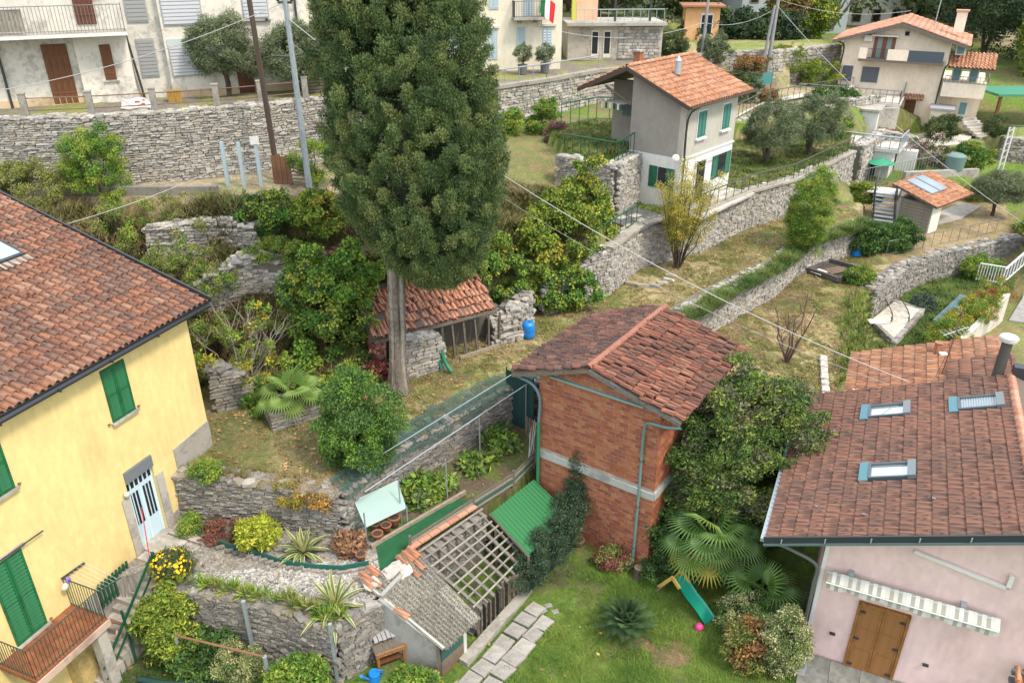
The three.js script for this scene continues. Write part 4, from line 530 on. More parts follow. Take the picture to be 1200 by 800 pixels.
// ---------- white house above the left wall ----------
const louvre = (parent, x, y, w, h, z, mat, n, name = 'roller_shutter') => { const f = mesh(name, boxAt(x + w / 2, y + h / 2, z + .02, w + .08, h + .08, .04), M('lfr', [.3, .32, .34], .6), parent); for (let i = 0; i < n; i++) mesh('slat', boxAt(x + w / 2, y + (i + .5) * h / n, z + .05, w, h / n * .78, .022), mat, f); return f; };
const plankDoor = (parent, x, y, w, h, z, mat, n = 4, name = 'door') => { const d = mesh(name, boxAt(x + w / 2, y + h / 2, z + .02, w, h, .04), mat, parent); for (let i = 0; i < n; i++) mesh('plank', boxAt(x + (i + .5) * w / n, y + h / 2, z + .05, w / n - .02, h - .04, .025), mat, d); for (const t of [.2, .8]) mesh('crosspiece', boxAt(x + w / 2, y + h * t, z + .07, w - .06, .08, .02), mat, d); return d; };
{
  const h = thing('white_house', 'weathered white house with brown wooden doors and long balcony', 'house', [-18.9, 11.75, -33.76], Math.atan2(.42, .91));
  const wm = M('agedwhite', [.66, .66, .63], .95, { map: agedMap, bumpMap: bumpGrain, bumpScale: .01 }), wm2 = M('agedwhite2', [.74, .73, .69], .95, { map: agedMap });
  mesh('wall', boxAt(-.2, 3, -2.2, 9.8, 6.4, 4), wm, h); mesh('wall', boxAt(2.2, 1.35, -.06, 2.0, 2.75, .3), wm2, h); mesh('wall', boxAt(7.6, 3, -1.9, 6.0, 6.4, 4.2), wm2, h); mesh('wall', boxAt(11.6, 3, -3.2, 2.4, 6.4, 4), wm2, h);
  mesh('plinth', boxAt(-.5, .1, -.17, 8, .35, .06), M('plcream', [.62, .5, .34], .95, { map: agedMap }), h); mesh('plinth', boxAt(7.6, .12, .22, 6, .36, .04), M('plcream', [.62, .5, .34]), h);
  plankDoor(h, -.02, 0, .92, 2.35, -.2, brownWood, 4); plankDoor(h, 2.1, .9, .42, 1.38, .09, brownWood, 3, 'shutter'); mesh('sill', boxAt(2.3, .84, .12, .6, .05, .1), paleStone, h);
  plankDoor(h, 1.5, 3.05, .72, 1.9, -.19, M('redwood', [.18, .06, .035], .7, { map: woodMap }), 4, 'shutter');
  louvre(h, 3.55, .92, .62, 1.45, -.18, M('louv', [.28, .29, .29], .6), 10); louvre(h, 3.4, 3.1, .75, 1.9, -.18, M('louv', [.28, .29, .29]), 12);
  const lw = M('louvw', [.5, .52, .56], .5); louvre(h, 4.75, .9, 1.35, 1.2, .21, lw, 9); mesh('lintel', boxAt(5.42, 2.24, .23, 1.42, .28, .05), M('lintelblue', [.46, .53, .55], .8), h); louvre(h, 4.75, 2.95, 1.5, 1.9, .21, lw, 13); louvre(h, 8.0, 3.1, 1.0, 1.6, .21, lw, 11); mesh('sill', boxAt(8.5, 3.0, .26, 1.2, .06, .16), paleStone, h);
  plankDoor(h, 7.35, 0, .68, 1.0, .21, M('redwood', [.18, .06, .035]), 4); louvre(h, 9.0, 1.0, .8, 1.2, .21, M('redwood2', [.16, .075, .05], .8), 7);
  mesh('downpipe', bar([-1.55, -.1, -.1], [-1.55, 6, -.1], .05), metalDark, h); mesh('downpipe', bar([3.45, -.1, 0], [3.2, 2.6, 0], .045), metalDark, h); mesh('downpipe', bar([10.2, 0, .3], [10.2, 6, .3], .05), metalDark, h);
  const b = mesh('balcony', boxAt(-.9, 2.76, .35, 8.3, .16, 1.25), concrete, h); mesh('balcony_edge', boxAt(-.9, 2.74, 1.0, 8.34, .12, .05), white, b);
  rail(b, [[-5, 2.84, .95], [3.2, 2.84, .95], [3.2, 2.84, 0]], 1.0, M('railiron', [.16, .165, .17], .6), .13, .01);
  mesh('flue', new THREE.CylinderGeometry(.06, .06, .2, 10).rotateX(1.57).translate(8.9, 3.0, .25), metalDark, h);
  { const bl = mesh('curtain', boxAt(-2.6, 3.35, .86, 4.6, .8, .02), M('rush', [.5, .5, .46], 1, { map: woodMap }), b); bl.userData.label = 'pale rush screen behind the balcony rails'; }
}
{ // concrete fence posts and rails along the wall top
  const proto = [[-18.77, -31.35], [-16.47, -31.85], [-14.3, -32.6], [-12.1, -33.5], [-10.53, -34.35], [-8.91, -35.4]];
  proto.forEach(([x, z], i) => { const t = thing('fence_post', 'square concrete fence post on top of the tall stone wall', 'fence post', [x, 11.7, z], .35, 'concrete posts on the wall top'); mesh('post', boxAt(0, .45, 0, .24, .95, .24), M('postc', [.34, .33, .32], .95, { map: agedMap }), t); mesh('cap', boxAt(0, .94, 0, .28, .05, .28), concrete, t);
    if (i) { const p = proto[i - 1]; const f = thing('fence_rail', 'rusty pipe rails strung between the concrete posts', 'fence rail', [(x + p[0]) / 2, 11.7, (z + p[1]) / 2], 0, 'pipe rails between the concrete posts'); for (const y of [.3, .75]) mesh('pipe', bar([(p[0] - x) / 2, y, (p[1] - z) / 2], [(x - p[0]) / 2, y, (z - p[1]) / 2], .022, .022, 6), M('railrust', [.16, .1, .075], .8), f); } });
  const s = thing('feed_sack', 'white plastic sheet with red print slumped against the fence', 'sack', [-15.2, 11.75, -32.9], .3); { const P = [], I = []; for (let j = 0; j <= 5; j++) for (let i = 0; i <= 10; i++) { const u = i / 10 - .5, v = j / 5; P.push(u * 1.1 + Math.sin(v * 3) * .05, .05 + v * .36 + Math.sin(u * 9) * .03, -v * .2 + Math.sin(u * 7 + v * 4) * .06); } for (let j = 0; j < 5; j++) for (let i = 0; i < 10; i++) { const k = j * 11 + i; I.push(k, k + 1, k + 11, k + 1, k + 12, k + 11); } const g = new THREE.BufferGeometry(); g.setAttribute('position', new THREE.Float32BufferAttribute(P, 3)); g.setIndex(I); g.computeVertexNormals(); g.setAttribute('uv', new THREE.BufferAttribute(new Float32Array(P.length / 3 * 2), 2)); mesh('bag', g, M('sackw', [.62, .61, .58], .8, { side: THREE.DoubleSide }), s); for (const [x, y, w] of [[.1, .3, .2], [.3, .2, .16], [.16, .16, .12], [.34, .34, .1]]) mesh('print', boxAt(x, y, .09 - y * .45, w, .06, .02), M('redprint', [.5, .05, .05], .7), s); }
  const w = thing('wood_stack', 'stack of weathered planks beside the white house', 'wood stack', [-8.6, 11.75, -36.9], .4); for (let j = 0; j < 9; j++) for (let i = 0; i < 2; i++) mesh('plank', boxAt(rr(-.08, .08) + i * .95 - .3, .1 + j * .14, rr(-.05, .05), .9, .11, .5), [wood, oldWood][ri(2)], w);
  const bx = thing('yellow_crate', 'yellow wooden crate against the white house', 'crate', [-14.25, 11.75, -34.6], .4); mesh('body', boxAt(0, .22, 0, .55, .44, .4), M('ycrate', [.5, .32, .07], .8, { map: woodMap }), bx); mesh('lid', boxAt(0, .46, 0, .6, .04, .44), M('ycrate', [.5, .32, .07]), bx);
  const g = thing('iron_gate', 'pale blue metal gate posts with mesh gate at the lane', 'gate', [-11.5, 9, -31.6], -.1); const gb = M('gateblue', [.36, .46, .52], .5); for (const x of [0, .68, 1.4]) mesh('post', boxAt(x, .8, 0, .12, 1.9, .12), gb, g); mesh('sign_board', boxAt(1.4, 1.85, .07, .36, .3, .03), white, g); for (let i = 0; i < 9; i++) mesh('wire', bar([.1 + i * .15, .1, 0], [.1 + i * .15, .95, 0], .008, .008, 4), galv, g); mesh('wire', bar([0, .95, 0], [1.4, .95, 0], .012), galv, g);
  const r = thing('rusty_sheet', 'rusty corrugated sheet fence by the wooden pole', 'sheet fence', [-9.6, 9, -31.8], -.3); for (let i = 0; i < 4; i++) mesh('sheet', boxAt(i * .22, .55, 0, .2, 1.2 + (i % 2) * .15, .04), M('rustsheet', [.24, .12, .07], .9, { map: agedMap }), r); for (let i = 0; i < 5; i++) mesh('slat', boxAt(1.1, .2 + i * .14, .15, .7, .06, .03), oldWood, r);
  const pr = thing('lane_parapet', 'low concrete ramp and parapet along the lane', 'parapet', [-16, 9, -30.3], .02); mesh('parapet', boxAt(0, .1, 0, 9, .45, .25), M('dimconc', [.24, .23, .215], .95, { map: agedMap }), pr);
}
// ---------- utility poles ----------
const poleWood = M('polewood', [.13, .1, .085], .95, { map: woodMap }), poleSteel = M('polesteel', [.42, .5, .56], .5, { map: grainMap });
{ const t = thing('utility_pole', 'dark wooden utility pole beside the rusty sheet fence', 'utility pole', [-9.7, 9, -32.5]); mesh('pole', bar([0, -.2, 0], [-.25, 9, 0], .12, .09, 10), poleWood, t);
  const s = thing('utility_pole', 'pale blue steel utility pole with short crossarms near the cypress', 'utility pole', [-7.97, 8.9, -30.63]); mesh('pole', bar([0, -.2, 0], [-.1, 8.8, 0], .13, .085, 12), poleSteel, s); mesh('crossarm', bar([-.75, 5.2, 0], [0, 5.15, 0], .04), metalDark, s); mesh('crossarm', bar([-.35, 7, 0], [.15, 7, 0], .05), metalDark, s); for (const x of [-.35, .15]) mesh('insulator', new THREE.SphereGeometry(.07, 8, 6).translate(x, 7.1, 0), M('insul', [.05, .05, .06], .3), s);
  const a = thing('utility_pole', 'tall grey utility pole with a brace pole leaning against it', 'utility pole', [20.5, 7, -66.9]); mesh('pole', bar([0, -.2, 0], [.2, 9.5, 0], .16, .12, 12), M('polegrey', [.4, .41, .44], .7, { map: grainMap }), a); mesh('brace', bar([-.55, -.2, 0], [-.1, 6.2, .1], .12, .1, 10), M('polegrey', [.4, .41, .44]), a);
  const b = thing('utility_pole', 'slim grey utility pole behind the grey house', 'utility pole', [14.9, 8, -66]); mesh('pole', bar([0, -.2, 0], [.15, 8, 0], .13, .09, 12), M('polegrey', [.4, .41, .44]), b); mesh('crossarm', bar([-.5, 3.9, 0], [.1, 4, 0], .03), galv, b);
  const c = thing('lattice_post', 'white steel lattice post in the garden below the peach house', 'post', [32.9, 2.6, -53]); for (const x of [-.15, .15]) mesh('leg', bar([x, 0, 0], [x, 4.2, 0], .05, .05, 6), white, c); for (let i = 0; i < 9; i++) mesh('rung', bar([-.15, .3 + i * .45, 0], [.15, .5 + i * .45, 0], .025, .025, 5), white, c);
  const cable = (label, A, B, sag, r = .022, group) => { const p = []; for (let i = 0; i <= 16; i++) { const t = i / 16; p.push([lerp(A[0], B[0], t), lerp(A[1], B[1], t) - sag * 4 * t * (1 - t), lerp(A[2], B[2], t)]); } const m = mesh('cable', tube(p, r * .55, 40, 5), M('cable', [.42, .42, .43], .7)); tag(m, label, 'cable', group); };
  cable('pale cable sagging from the steel pole past the white house', [-8.1, 15.9, -30.6], [-24, 12.4, -30.5], .7, .025);
  cable('thick grey cable from the steel pole through the cypress to the dark red roof', [-8.05, 15.4, -30.6], [12.6, 5.4, -21.9], 1.15, .028); cable('thin cable running beside the thick one towards the dark red roof', [-8.05, 14.6, -30.6], [12.3, 5.0, -22.4], 1.3, .012);
  cable('cable from the yellow roof up to the stone wall by the gate', [-13.7, 10.1, -23.5], [-11.6, 9.8, -31.4], .12, .02);
  cable('cable sagging from the flag house to the slim grey pole', [1.8, 12.6, -57.4], [14.7, 12, -66], .9, .03); cable('cable between the slim grey pole and the braced pole', [15, 12, -66], [20.6, 13, -66.9], .55, .03); cable('cable from the braced pole down over the tool shed', [20.6, 13.2, -66.9], [30.5, 2.6, -42.4], 1.0, .03); cable('cable from the braced pole to the peach house roof', [20.7, 13.6, -66.9], [33, 12.5, -71], .6, .025);
}
// ---------- cream house with the flag ----------
{
  const h = thing('cream_house', 'cream house with pale blue shutters and small iron balcony', 'house', [-1.5, 9.8, -56.8], Math.atan2(.204, .979)); const wm = M('creamwall', [.76, .71, .58], .93, { map: plasterMap });
  mesh('wall', boxAt(.5, 3.5, -3.5, 9, 7.4, 7), wm, h); const bl = M('blueshut', [.36, .47, .53], .6);
  const w = (x, y, ww, hh) => { const o = mesh('window', boxAt(x + ww / 2, y + hh / 2, .01, ww + .1, hh + .1, .03), M('cfrm', [.6, .58, .52]), h); shutter(o, x, y, ww / 2 - .01, hh, .02, bl, 14); shutter(o, x + ww / 2 + .01, y, ww / 2 - .01, hh, .02, bl, 14); };
  w(-.1, .75, .6, 1.95); w(1.86, 1.35, .56, 1.4); w(3.66, .35, .6, 2.4); w(-2.6, .75, .6, 1.95); w(2.3, 3.45, .7, 1.9); w(0, 3.9, .6, 1.4);
  for (const [x, y, ww] of [[.2, 2.8, .9], [3.95, 2.85, 1.3]]) mesh('cornice', boxAt(x, y, .08, ww, .14, .16), M('cfrm', [.6, .58, .52]), h);
  const b = mesh('balcony', boxAt(2.55, 3.32, .45, 2.1, .16, .9), concrete, h); rail(b, [[1.55, 3.4, .05], [1.55, 3.4, .85], [3.55, 3.4, .85], [3.55, 3.4, .05]], 1.0, M('railiron2', [.06, .065, .07], .6), .11, .014); for (const x of [2, 3.1]) mesh('corbel', boxAt(x, 3.14, .3, .18, .22, .5), concrete, b);
  const f = thing('flag', 'green white and red striped flag hanging by the balcony', 'flag', [1.95, 9.8, -57.35], Math.atan2(.204, .979)); mesh('flagpole', bar([0, 2.9, .1], [-.3, 6.2, .9], .025), metalDark, f);
  ['fg', 'fw', 'fr'].forEach((k, s) => { const c = [[.01, .28, .07], [.78, .78, .76], [.62, .02, .03]][s]; const P = [], I = []; for (let i = 0; i <= 6; i++) for (let j = 0; j <= 10; j++) { const u = (s + i / 6) / 3, v = j / 10; P.push(-.15 + u * .95 - v * .1, 4.95 - u * .75 - v * 1.25, .6 + Math.sin(u * 7 + v * 3) * .07); } for (let i = 0; i < 6; i++) for (let j = 0; j < 10; j++) { const a = i * 11 + j; I.push(a, a + 1, a + 11, a + 1, a + 12, a + 11); } const g = new THREE.BufferGeometry(); g.setAttribute('position', new THREE.Float32BufferAttribute(P, 3)); g.setIndex(I); g.computeVertexNormals(); mesh('stripe', g, M(k, c, .8, { side: THREE.DoubleSide }), f); });
  const pr = thing('terrace_railing', 'grey metal railing along the terrace of the cream house', 'railing', [0, 9.85, 0]); rail(pr, [[-5, 0, -47.3], [-1.3, 0, -49.8], [2.2, 0, -52.8], [5.9, 0, -56.8]], .95, M('railgrey', [.28, .29, .3], .5), 1.3, .025); mesh('kerb', cat([beam([-5, -.02, -47.2], [-1.3, -.02, -49.75], .5, .2), beam([-1.3, -.02, -49.75], [2.2, -.02, -52.75], .5, .2), beam([2.2, -.02, -52.75], [5.9, -.02, -56.8], .5, .2), beam([5.9, -.02, -56.8], [10, -.02, -58.6], .5, .2)]), M('dimconc2', [.33, .31, .285], .95, { map: agedMap }), pr);
  for (const [x, z, l] of [[.7, -55.2, 'potted shrub with white blossom in a grey pot on the cream house terrace'], [2.2, -55.8, 'smaller potted shrub nearer the blue door of the cream house']]) { const t = plant('potted_shrub', l, 'potted plant', x, z, { y: 10.4, r: [.55, .5, .55], n: 22, per: 12, cr: .2, cols: G.olive, leaf: LEAF.small, s: 1.3, cy: .65 }); mesh('pot', new THREE.CylinderGeometry(.34, .26, .62, 14).translate(0, -.28, 0), M('potgrey', [.13, .14, .15], .7), t); }
}
{ // stone terrace house right of the cream one
  const h = thing('stone_terrace_house', 'stone-fronted house with roof terrace and peach upper floor', 'house', [4.6, 9.8, -62], .06);
  mesh('wall', boxAt(3, 1.2, -2, 7, 2.4, 4), M('stucc', [.45, .43, .4], .95, { map: agedMap }), h); const list = []; for (let y = .2; y < 2.2; y += .22) for (let x = 3.4; x < 6.3; x += rr(.25, .5)) list.push({ g: STONES[ri(10)], c: ri(7), m: new THREE.Matrix4().compose(V(x, y, .02), new THREE.Quaternion(), V(.36, .2, .12)) }); pieces(h, 'stone', list, PAL.white, 120);
  mesh('terrace_slab', boxAt(3, 2.5, -1.7, 7.3, .2, 4.6), concrete, h); rail(h, [[0, 2.6, .5], [6.4, 2.6, .5]], .9, M('railt', [.3, .42, .42], .5), .6, .02); mesh('wall', boxAt(1.1, 4.4, -2.4, 1.6, 4, 1.2), M('peachwall', [.78, .5, .34], .9, { map: plasterMap }), h); mesh('wall', boxAt(.15, 4.4, -2, .35, 4, .4), M('limewall', [.5, .5, .1], .9), h); mesh('pergola_post', boxAt(3, 4.2, -.6, .14, 3.6, .14), metalDark, h); mesh('pergola_post', boxAt(5.6, 4.2, -.6, .14, 3.6, .14), metalDark, h); mesh('pergola_beam', boxAt(4.3, 4.6, -.6, 2.8, .25, .14), M('beamblue', [.3, .36, .4]), h);
  for (const x of [1.5, 2.4]) { const d = mesh('door', boxAt(x, 1.1, .02, .55, 1.9, .05), M('cfrm', [.6, .58, .52]), h); mesh('pane', boxAt(x, 1.2, .05, .42, 1.5, .02), glassDark, d); }
  const hut = thing('peach_hut', 'small peach garden hut with brown roof and glass door', 'hut', [17.2, 9.6, -78], -.1); mesh('wall', boxAt(0, 1.3, 0, 3, 2.8, 3), M('peachhut', [.75, .42, .22], .9, { map: plasterMap }), hut); mesh('roof', boxAt(0, 2.85, .1, 3.8, .16, 3.8), M('hutroof', [.3, .14, .08]), hut); const d = mesh('door', boxAt(.4, 1.3, 1.52, 1.1, 1.9, .05), white, hut); mesh('pane', boxAt(.15, 1.3, 1.56, .4, 1.6, .02), glassDark, d); mesh('pane', boxAt(.66, 1.3, 1.56, .4, 1.6, .02), glassDark, d);
}
// ---------- grey house with green shutters ----------
{
  const h = thing('grey_house', 'grey and white house with orange tile roof and dark green shutters', 'house', [8.2, 5.9, -38.2], Math.atan2(.751, .66));
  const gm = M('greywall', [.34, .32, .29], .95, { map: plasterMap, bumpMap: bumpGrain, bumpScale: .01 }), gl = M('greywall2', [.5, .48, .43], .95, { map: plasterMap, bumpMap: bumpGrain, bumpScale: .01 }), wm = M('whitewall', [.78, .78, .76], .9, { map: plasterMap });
  // lower white storey and upper grey storey: front wall, gable wall, back
  mesh('wall', boxAt(2.6, 1.2, -.15, 5.2, 2.6, .3), wm, h); mesh('wall', boxAt(2.6, 3.78, -.15, 5.2, 2.58, .3), gl, h);
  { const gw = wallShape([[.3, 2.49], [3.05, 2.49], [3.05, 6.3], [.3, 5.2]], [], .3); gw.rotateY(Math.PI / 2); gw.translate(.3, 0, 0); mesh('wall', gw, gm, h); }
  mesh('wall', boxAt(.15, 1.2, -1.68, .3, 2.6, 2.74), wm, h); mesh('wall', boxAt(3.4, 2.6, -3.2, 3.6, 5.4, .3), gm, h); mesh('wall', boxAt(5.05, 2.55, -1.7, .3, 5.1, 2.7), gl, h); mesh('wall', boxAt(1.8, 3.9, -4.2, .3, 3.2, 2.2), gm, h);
  const k = { kind: 's', pu: .24, pv: .38, pal: TP.orange, jit: .012 }; const v = [0, .4, -1];
  slope(h, [-.55, 5.05, .5], [1, 0, 0], v, 6.4, 3.83, k); slope(h, [-.55, 5.25, -6.0], [1, 0, 0], [0, .46, 1], 6.4, 2.85, { ...k, geos: null, max: 60 });
  ridge(h, [-.55, 6.56, -3.1], [5.85, 6.56, -3.1], .12, TP.orange);
  mesh('verge_board', beam([-.58, 5.0, .5], [-.58, 6.45, -3.08], .04, .18), M('vdark', [.07, .05, .04], .7), h); mesh('verge_board', beam([-.58, 6.45, -3.08], [-.58, 5.15, -6.0], .04, .18), M('vdark', [.07, .05, .04]), h); mesh('brace', bar([-.4, 5.5, -4.4], [0, 4.7, -3.1], .06), oldWood, h); mesh('gutter', beam([-.55, 5.02, .56], [5.9, 5.02, .56], .1, .08), M('vdark', [.07, .05, .04]), h); mesh('downpipe', tube([[.35, 4.95, .5], [.2, 4.75, .2], [.12, 4.4, .08], [.12, 2, .08], [.12, .1, .08]], .045, 24, 8), metalDark, h);
  const sh = M('shutgreen', [.012, .12, .07], .5), tl = M('shutteal', [.03, .17, .14], .5); const wn = (x, y, w, hh) => { const o = mesh('window', boxAt(x + w / 2, y + hh / 2, .02, w + .14, hh + .14, .04), wm, h); shutter(o, x, y, w / 2 - .01, hh, .04, tl, 12); shutter(o, x + w / 2 + .01, y, w / 2 - .01, hh, .04, tl, 12); mesh('sill', boxAt(x + w / 2, y - .1, .07, w + .24, .07, .16), white, o); };
  wn(1.2, 3.33, .72, 1.22); wn(3.68, 3.33, .72, 1.22);
  { const o = mesh('window', boxAt(4.1, 1.45, .02, .75, 1.2, .03), glassDark, h); shutter(o, 3.15, .85, .55, 1.2, .02, sh, 12); shutter(o, 4.5, .85, .55, 1.2, .02, sh, 12); const d = mesh('door', boxAt(1.9, 1.05, .02, .9, 2.1, .04), glassDark, h); mesh('door_frame', boxAt(1.42, 1.05, .04, .08, 2.1, .05), white, d); mesh('door_frame', boxAt(2.38, 1.05, .04, .08, 2.1, .05), white, d); }
  mesh('string_course', boxAt(2.6, 2.48, .03, 5.26, .08, .08), white, h); mesh('awning_bar', bar([1.2, 2.2, .25], [4.6, 2.2, .25], .04), M('awbar', [.45, .5, .6], .6), h);
  const gs = new THREE.Group(); gs.name = 'window'; h.add(gs); gs.rotation.y = -Math.PI / 2; gs.position.set(-.0, 0, 0); mesh('pane', boxAt(-1.0, 1.4, .01, .5, 1.05, .02), glassDark, gs); shutter(gs, -1.75, .88, .46, 1.06, .015, sh, 12); shutter(gs, -.78, .88, .46, 1.06, .015, sh, 12);
  mesh('dish', new THREE.SphereGeometry(.28, 16, 6, 0, 6.3, 0, .7).rotateX(1.3).rotateY(-.9).translate(-.22, 2.55, -.25), white, h);
  { const c = mesh('chimney', new THREE.CylinderGeometry(.13, .17, .65, 12).translate(1.8, 6.4, -1.7), galv, h); mesh('cowl', new THREE.ConeGeometry(.17, .25, 12).translate(1.8, 6.82, -1.7), galv, c); }
  { const c = mesh('chimney', boxAt(1.0, 6.7, -3.5, .35, .7, .35), M('chbrick', [.5, .2, .1], .9, { map: grainMap }), h); mesh('cap', boxAt(1.0, 7.08, -3.5, .46, .08, .46), concrete, c); }
  const aw = mesh('awning', boxAt(.8, 4.6, -4.3, 1.2, .02, 1.3), white, h); for (let i = 0; i < 6; i++) mesh('awning_stripe', boxAt(.19, 4.45, -4.95 + i * .24, .02, .3, .12), [white, darkgreen][i % 2], aw); mesh('window', boxAt(1.63, 4.0, -4.3, .05, .5, .7), M('steelw', [.1, .16, .2], .3), h);
  const p = thing('house_terrace', 'pale paved terrace strip in front of the grey house', 'terrace', [8.2, 5.85, -38.2], Math.atan2(.751, .66)); mesh('slab', boxAt(2.3, .0, .85, 5.8, .12, 1.5), M('terr', [.56, .55, .53], .9, { map: agedMap }), p);
  const q = thing('paved_patio', 'dark paved patio with white markings under the grey gable', 'patio', [5.9, 5.85, -36.9], .72); mesh('slab', boxAt(0, .02, 0, 2.6, .1, 2.6), M('patio', [.13, .14, .15], .8, { map: agedMap }), q); for (const [x, z] of [[-.5, -.4], [.2, -.1], [-.1, .5]]) mesh('paving_slab', boxAt(x, .08, z, .55, .03, .4), M('terr', [.56, .55, .53]), q);
  const r1 = thing('garden_railing', 'thin green railing along the wall in front of the grey house', 'railing', [0, 5.85, 0]); rail(r1, [[4.0, 0, -33.3], [5.9, 0, -36.2]], .9, darkgreen, .6, .02); rail(r1, [[9.3, 0, -37.9], [12.6, 0, -41.4], [15.7, 0, -43.7], [18, 0, -46.3], [21.4, 0, -50.2]], .9, M('railgreen3', [.05, .07, .06], .5), .75, .02);
  mesh('coping', cat(midWall.slice(2, 8).map((a, i) => { const b = midWall[i + 3]; return beam([a[0] + .1, .03, a[1] + .15], [b[0] + .1, .03, b[1] + .15], .5, .12); })), M('cop', [.36, .34, .31], .95, { map: agedMap }), r1);
  const r2 = thing('lawn_fence', 'dark green wire fence round the small lawn behind the grey house', 'fence', [0, 8.3, 0]); rail(r2, [[2.6, 0, -39.6], [4.9, 0, -37.8], [6.1, 0, -39.9]], 1.0, darkgreen, .5, .022); rail(r2, [[2.8, 0, -46], [5, 0, -48], [8, 0, -47.4]], 1.3, darkgreen, .7, .022);
}
// ---------- peach house ----------
{
  const h = thing('peach_house', 'large peach house with low gable roof and balconies', 'house', [27.1, 3.4, -69], Math.atan2(-.47, .88)); const pm = M('peach', [.88, .76, .62], .93, { map: plasterMap });
  mesh('wall', wallShape([[0, -.5], [7.8, -.5], [7.8, 7.4], [4.05, 8.5], [0, 7.15]], [], .3), pm, h); mesh('wall', boxAt(7.65, 3.4, -4.2, .3, 7.8, 7.8), white, h); mesh('wall', boxAt(.15, 3.4, -4.2, .3, 7.4, 7.8), pm, h); mesh('wall', boxAt(9.3, 1.9, -3.8, 3.0, 5, 5), pm, h);
  slope(h, [-.75, 7.05, .9], [0, 0, -1], [.96, .3, 0], 8.5, 5.05, { kind: 's', pu: .3, pv: .42, pal: TP.salmon, jit: .008, max: 200 }); slope(h, [9.2, 7.1, .9], [0, 0, -1], [-.96, .29, 0], 8.5, 5.35, { kind: 's', pu: .3, pv: .42, pal: TP.salmon, jit: .008, max: 200 });
  mesh('verge_board', beam([-.75, 6.95, .92], [4.05, 8.48, .92], .05, .2), M('vdark2', [.14, .11, .1], .7), h); mesh('verge_board', beam([4.05, 8.48, .92], [9.2, 6.98, .92], .05, .2), M('vdark2', [.14, .11, .1]), h);
  const b = mesh('balcony', boxAt(4.55, 5.75, .65, 6.2, .18, 1.3), M('vdark2', [.14, .11, .1]), h); mesh('parapet', boxAt(4.3, 6.25, 1.27, 1.5, .8, .08), pm, b); mesh('parapet', boxAt(1.75, 6.25, 1.27, .6, .8, .08), pm, b); mesh('parapet_net', boxAt(6.3, 6.25, 1.27, 2.5, .8, .06), M('net', [.06, .08, .1], .8), b); rail(b, [[2.05, 5.84, 1.27], [3.55, 5.84, 1.27]], .8, metalDark, .13, .014);
  const d = mesh('door', boxAt(3.1, 6.65, .03, 1.6, 1.65, .05), M('doorrust', [.2, .07, .05], .7), h); mesh('curtain', boxAt(2.75, 6.65, .07, .35, 1.6, .03), M('curt', [.2, .3, .26], .9), d); mesh('curtain', boxAt(3.45, 6.65, .07, .35, 1.6, .03), M('curt', [.2, .3, .26]), d); const w9 = mesh('window', boxAt(4.6, 7.75, .03, .42, .42, .05), white, h); mesh('pane', boxAt(4.6, 7.75, .06, .32, .32, .02), glassDark, w9); mesh('ac_unit', boxAt(1.85, 7.3, .2, .6, .45, .32), white, h); mesh('awning', boxAt(3.1, 7.55, .3, 2, .12, .5), M('awstr', [.62, .58, .5]), h);
  for (const [x, w] of [[.3, .8], [1.82, 1.28]]) { const o = mesh('window', boxAt(x + w / 2, 4.5, .02, w + .14, 1.34, .04), M('wfr', [.72, .68, .62]), h); mesh('roller_shutter', boxAt(x + w / 2, 4.5, .06, w, 1.2, .03), M('rollgrey', [.1, .11, .13], .6), o); for (let i = 0; i < 9; i++) mesh('slat', boxAt(x + w / 2, 3.96 + i * .13, .08, w, .1, .015), M('rollgrey', [.1, .11, .13]), o); }
  plankDoor(h, 5.5, 1.0, .8, 1.75, .01, brownWood, 4); slope(h, [5.0, 2.95, .9], [1, 0, 0], [0, .3, -1], 1.8, .95, { kind: 's', pu: .22, pv: .32, pal: TP.orange, max: 60, th: .06 });
  mesh('downpipe', tube([[-.5, 7, .7], [.05, 6.7, .08], [.05, 5, .08], [.05, 3.1, .08]], .06, 20, 8), metalDark, h); mesh('downpipe', tube([[8.6, 6.0, .4], [7.9, 5.6, .2], [7.75, 4.6, .1], [7.7, 1.6, .1]], .06, 20, 8), metalDark, h);
  { const c = mesh('chimney', boxAt(8.1, 8.6, -2.2, .75, 1.5, .75), pm, h); mesh('cap', boxAt(8.1, 9.4, -2.2, .95, .12, .95), M('capr', [.45, .25, .17], .9), c); } mesh('antenna', bar([6.3, 8, -2.5], [6.4, 10.6, -2.5], .04), galv, h);
  // terrace over the garage, front and steps
  mesh('terrace_slab', boxAt(1.5, 3.0, 2.3, 7.8, .22, 4.8), M('terr2', [.56, .55, .54], .9, { map: agedMap }), h); mesh('wall', boxAt(2.6, 1.2, 1.95, 5.2, 3.4, 3.8), M('peachg', [.8, .68, .54], .93, { map: plasterMap }), h); rail(h, [[-2.2, 3.1, 4.6], [5.3, 3.1, 4.6], [5.3, 3.1, .1]], 1.0, M('railp', [.2, .2, .2], .5), .5, .025); mesh('parapet', boxAt(.4, 2.75, 4.75, 4.4, .7, .12), concrete, h);
  { const g = mesh('door', boxAt(3.4, 1.3, 3.88, .8, 2, .05), white, h); mesh('pane', boxAt(3.4, 1.4, 3.92, .6, 1.5, .02), glassDark, g); } { const g = mesh('window', boxAt(5.23, 1.7, 2.1, .05, 1.1, .6), M('purpw', [.07, .04, .16], .4), h); g.userData.label = 'dark violet window of the garage'; }
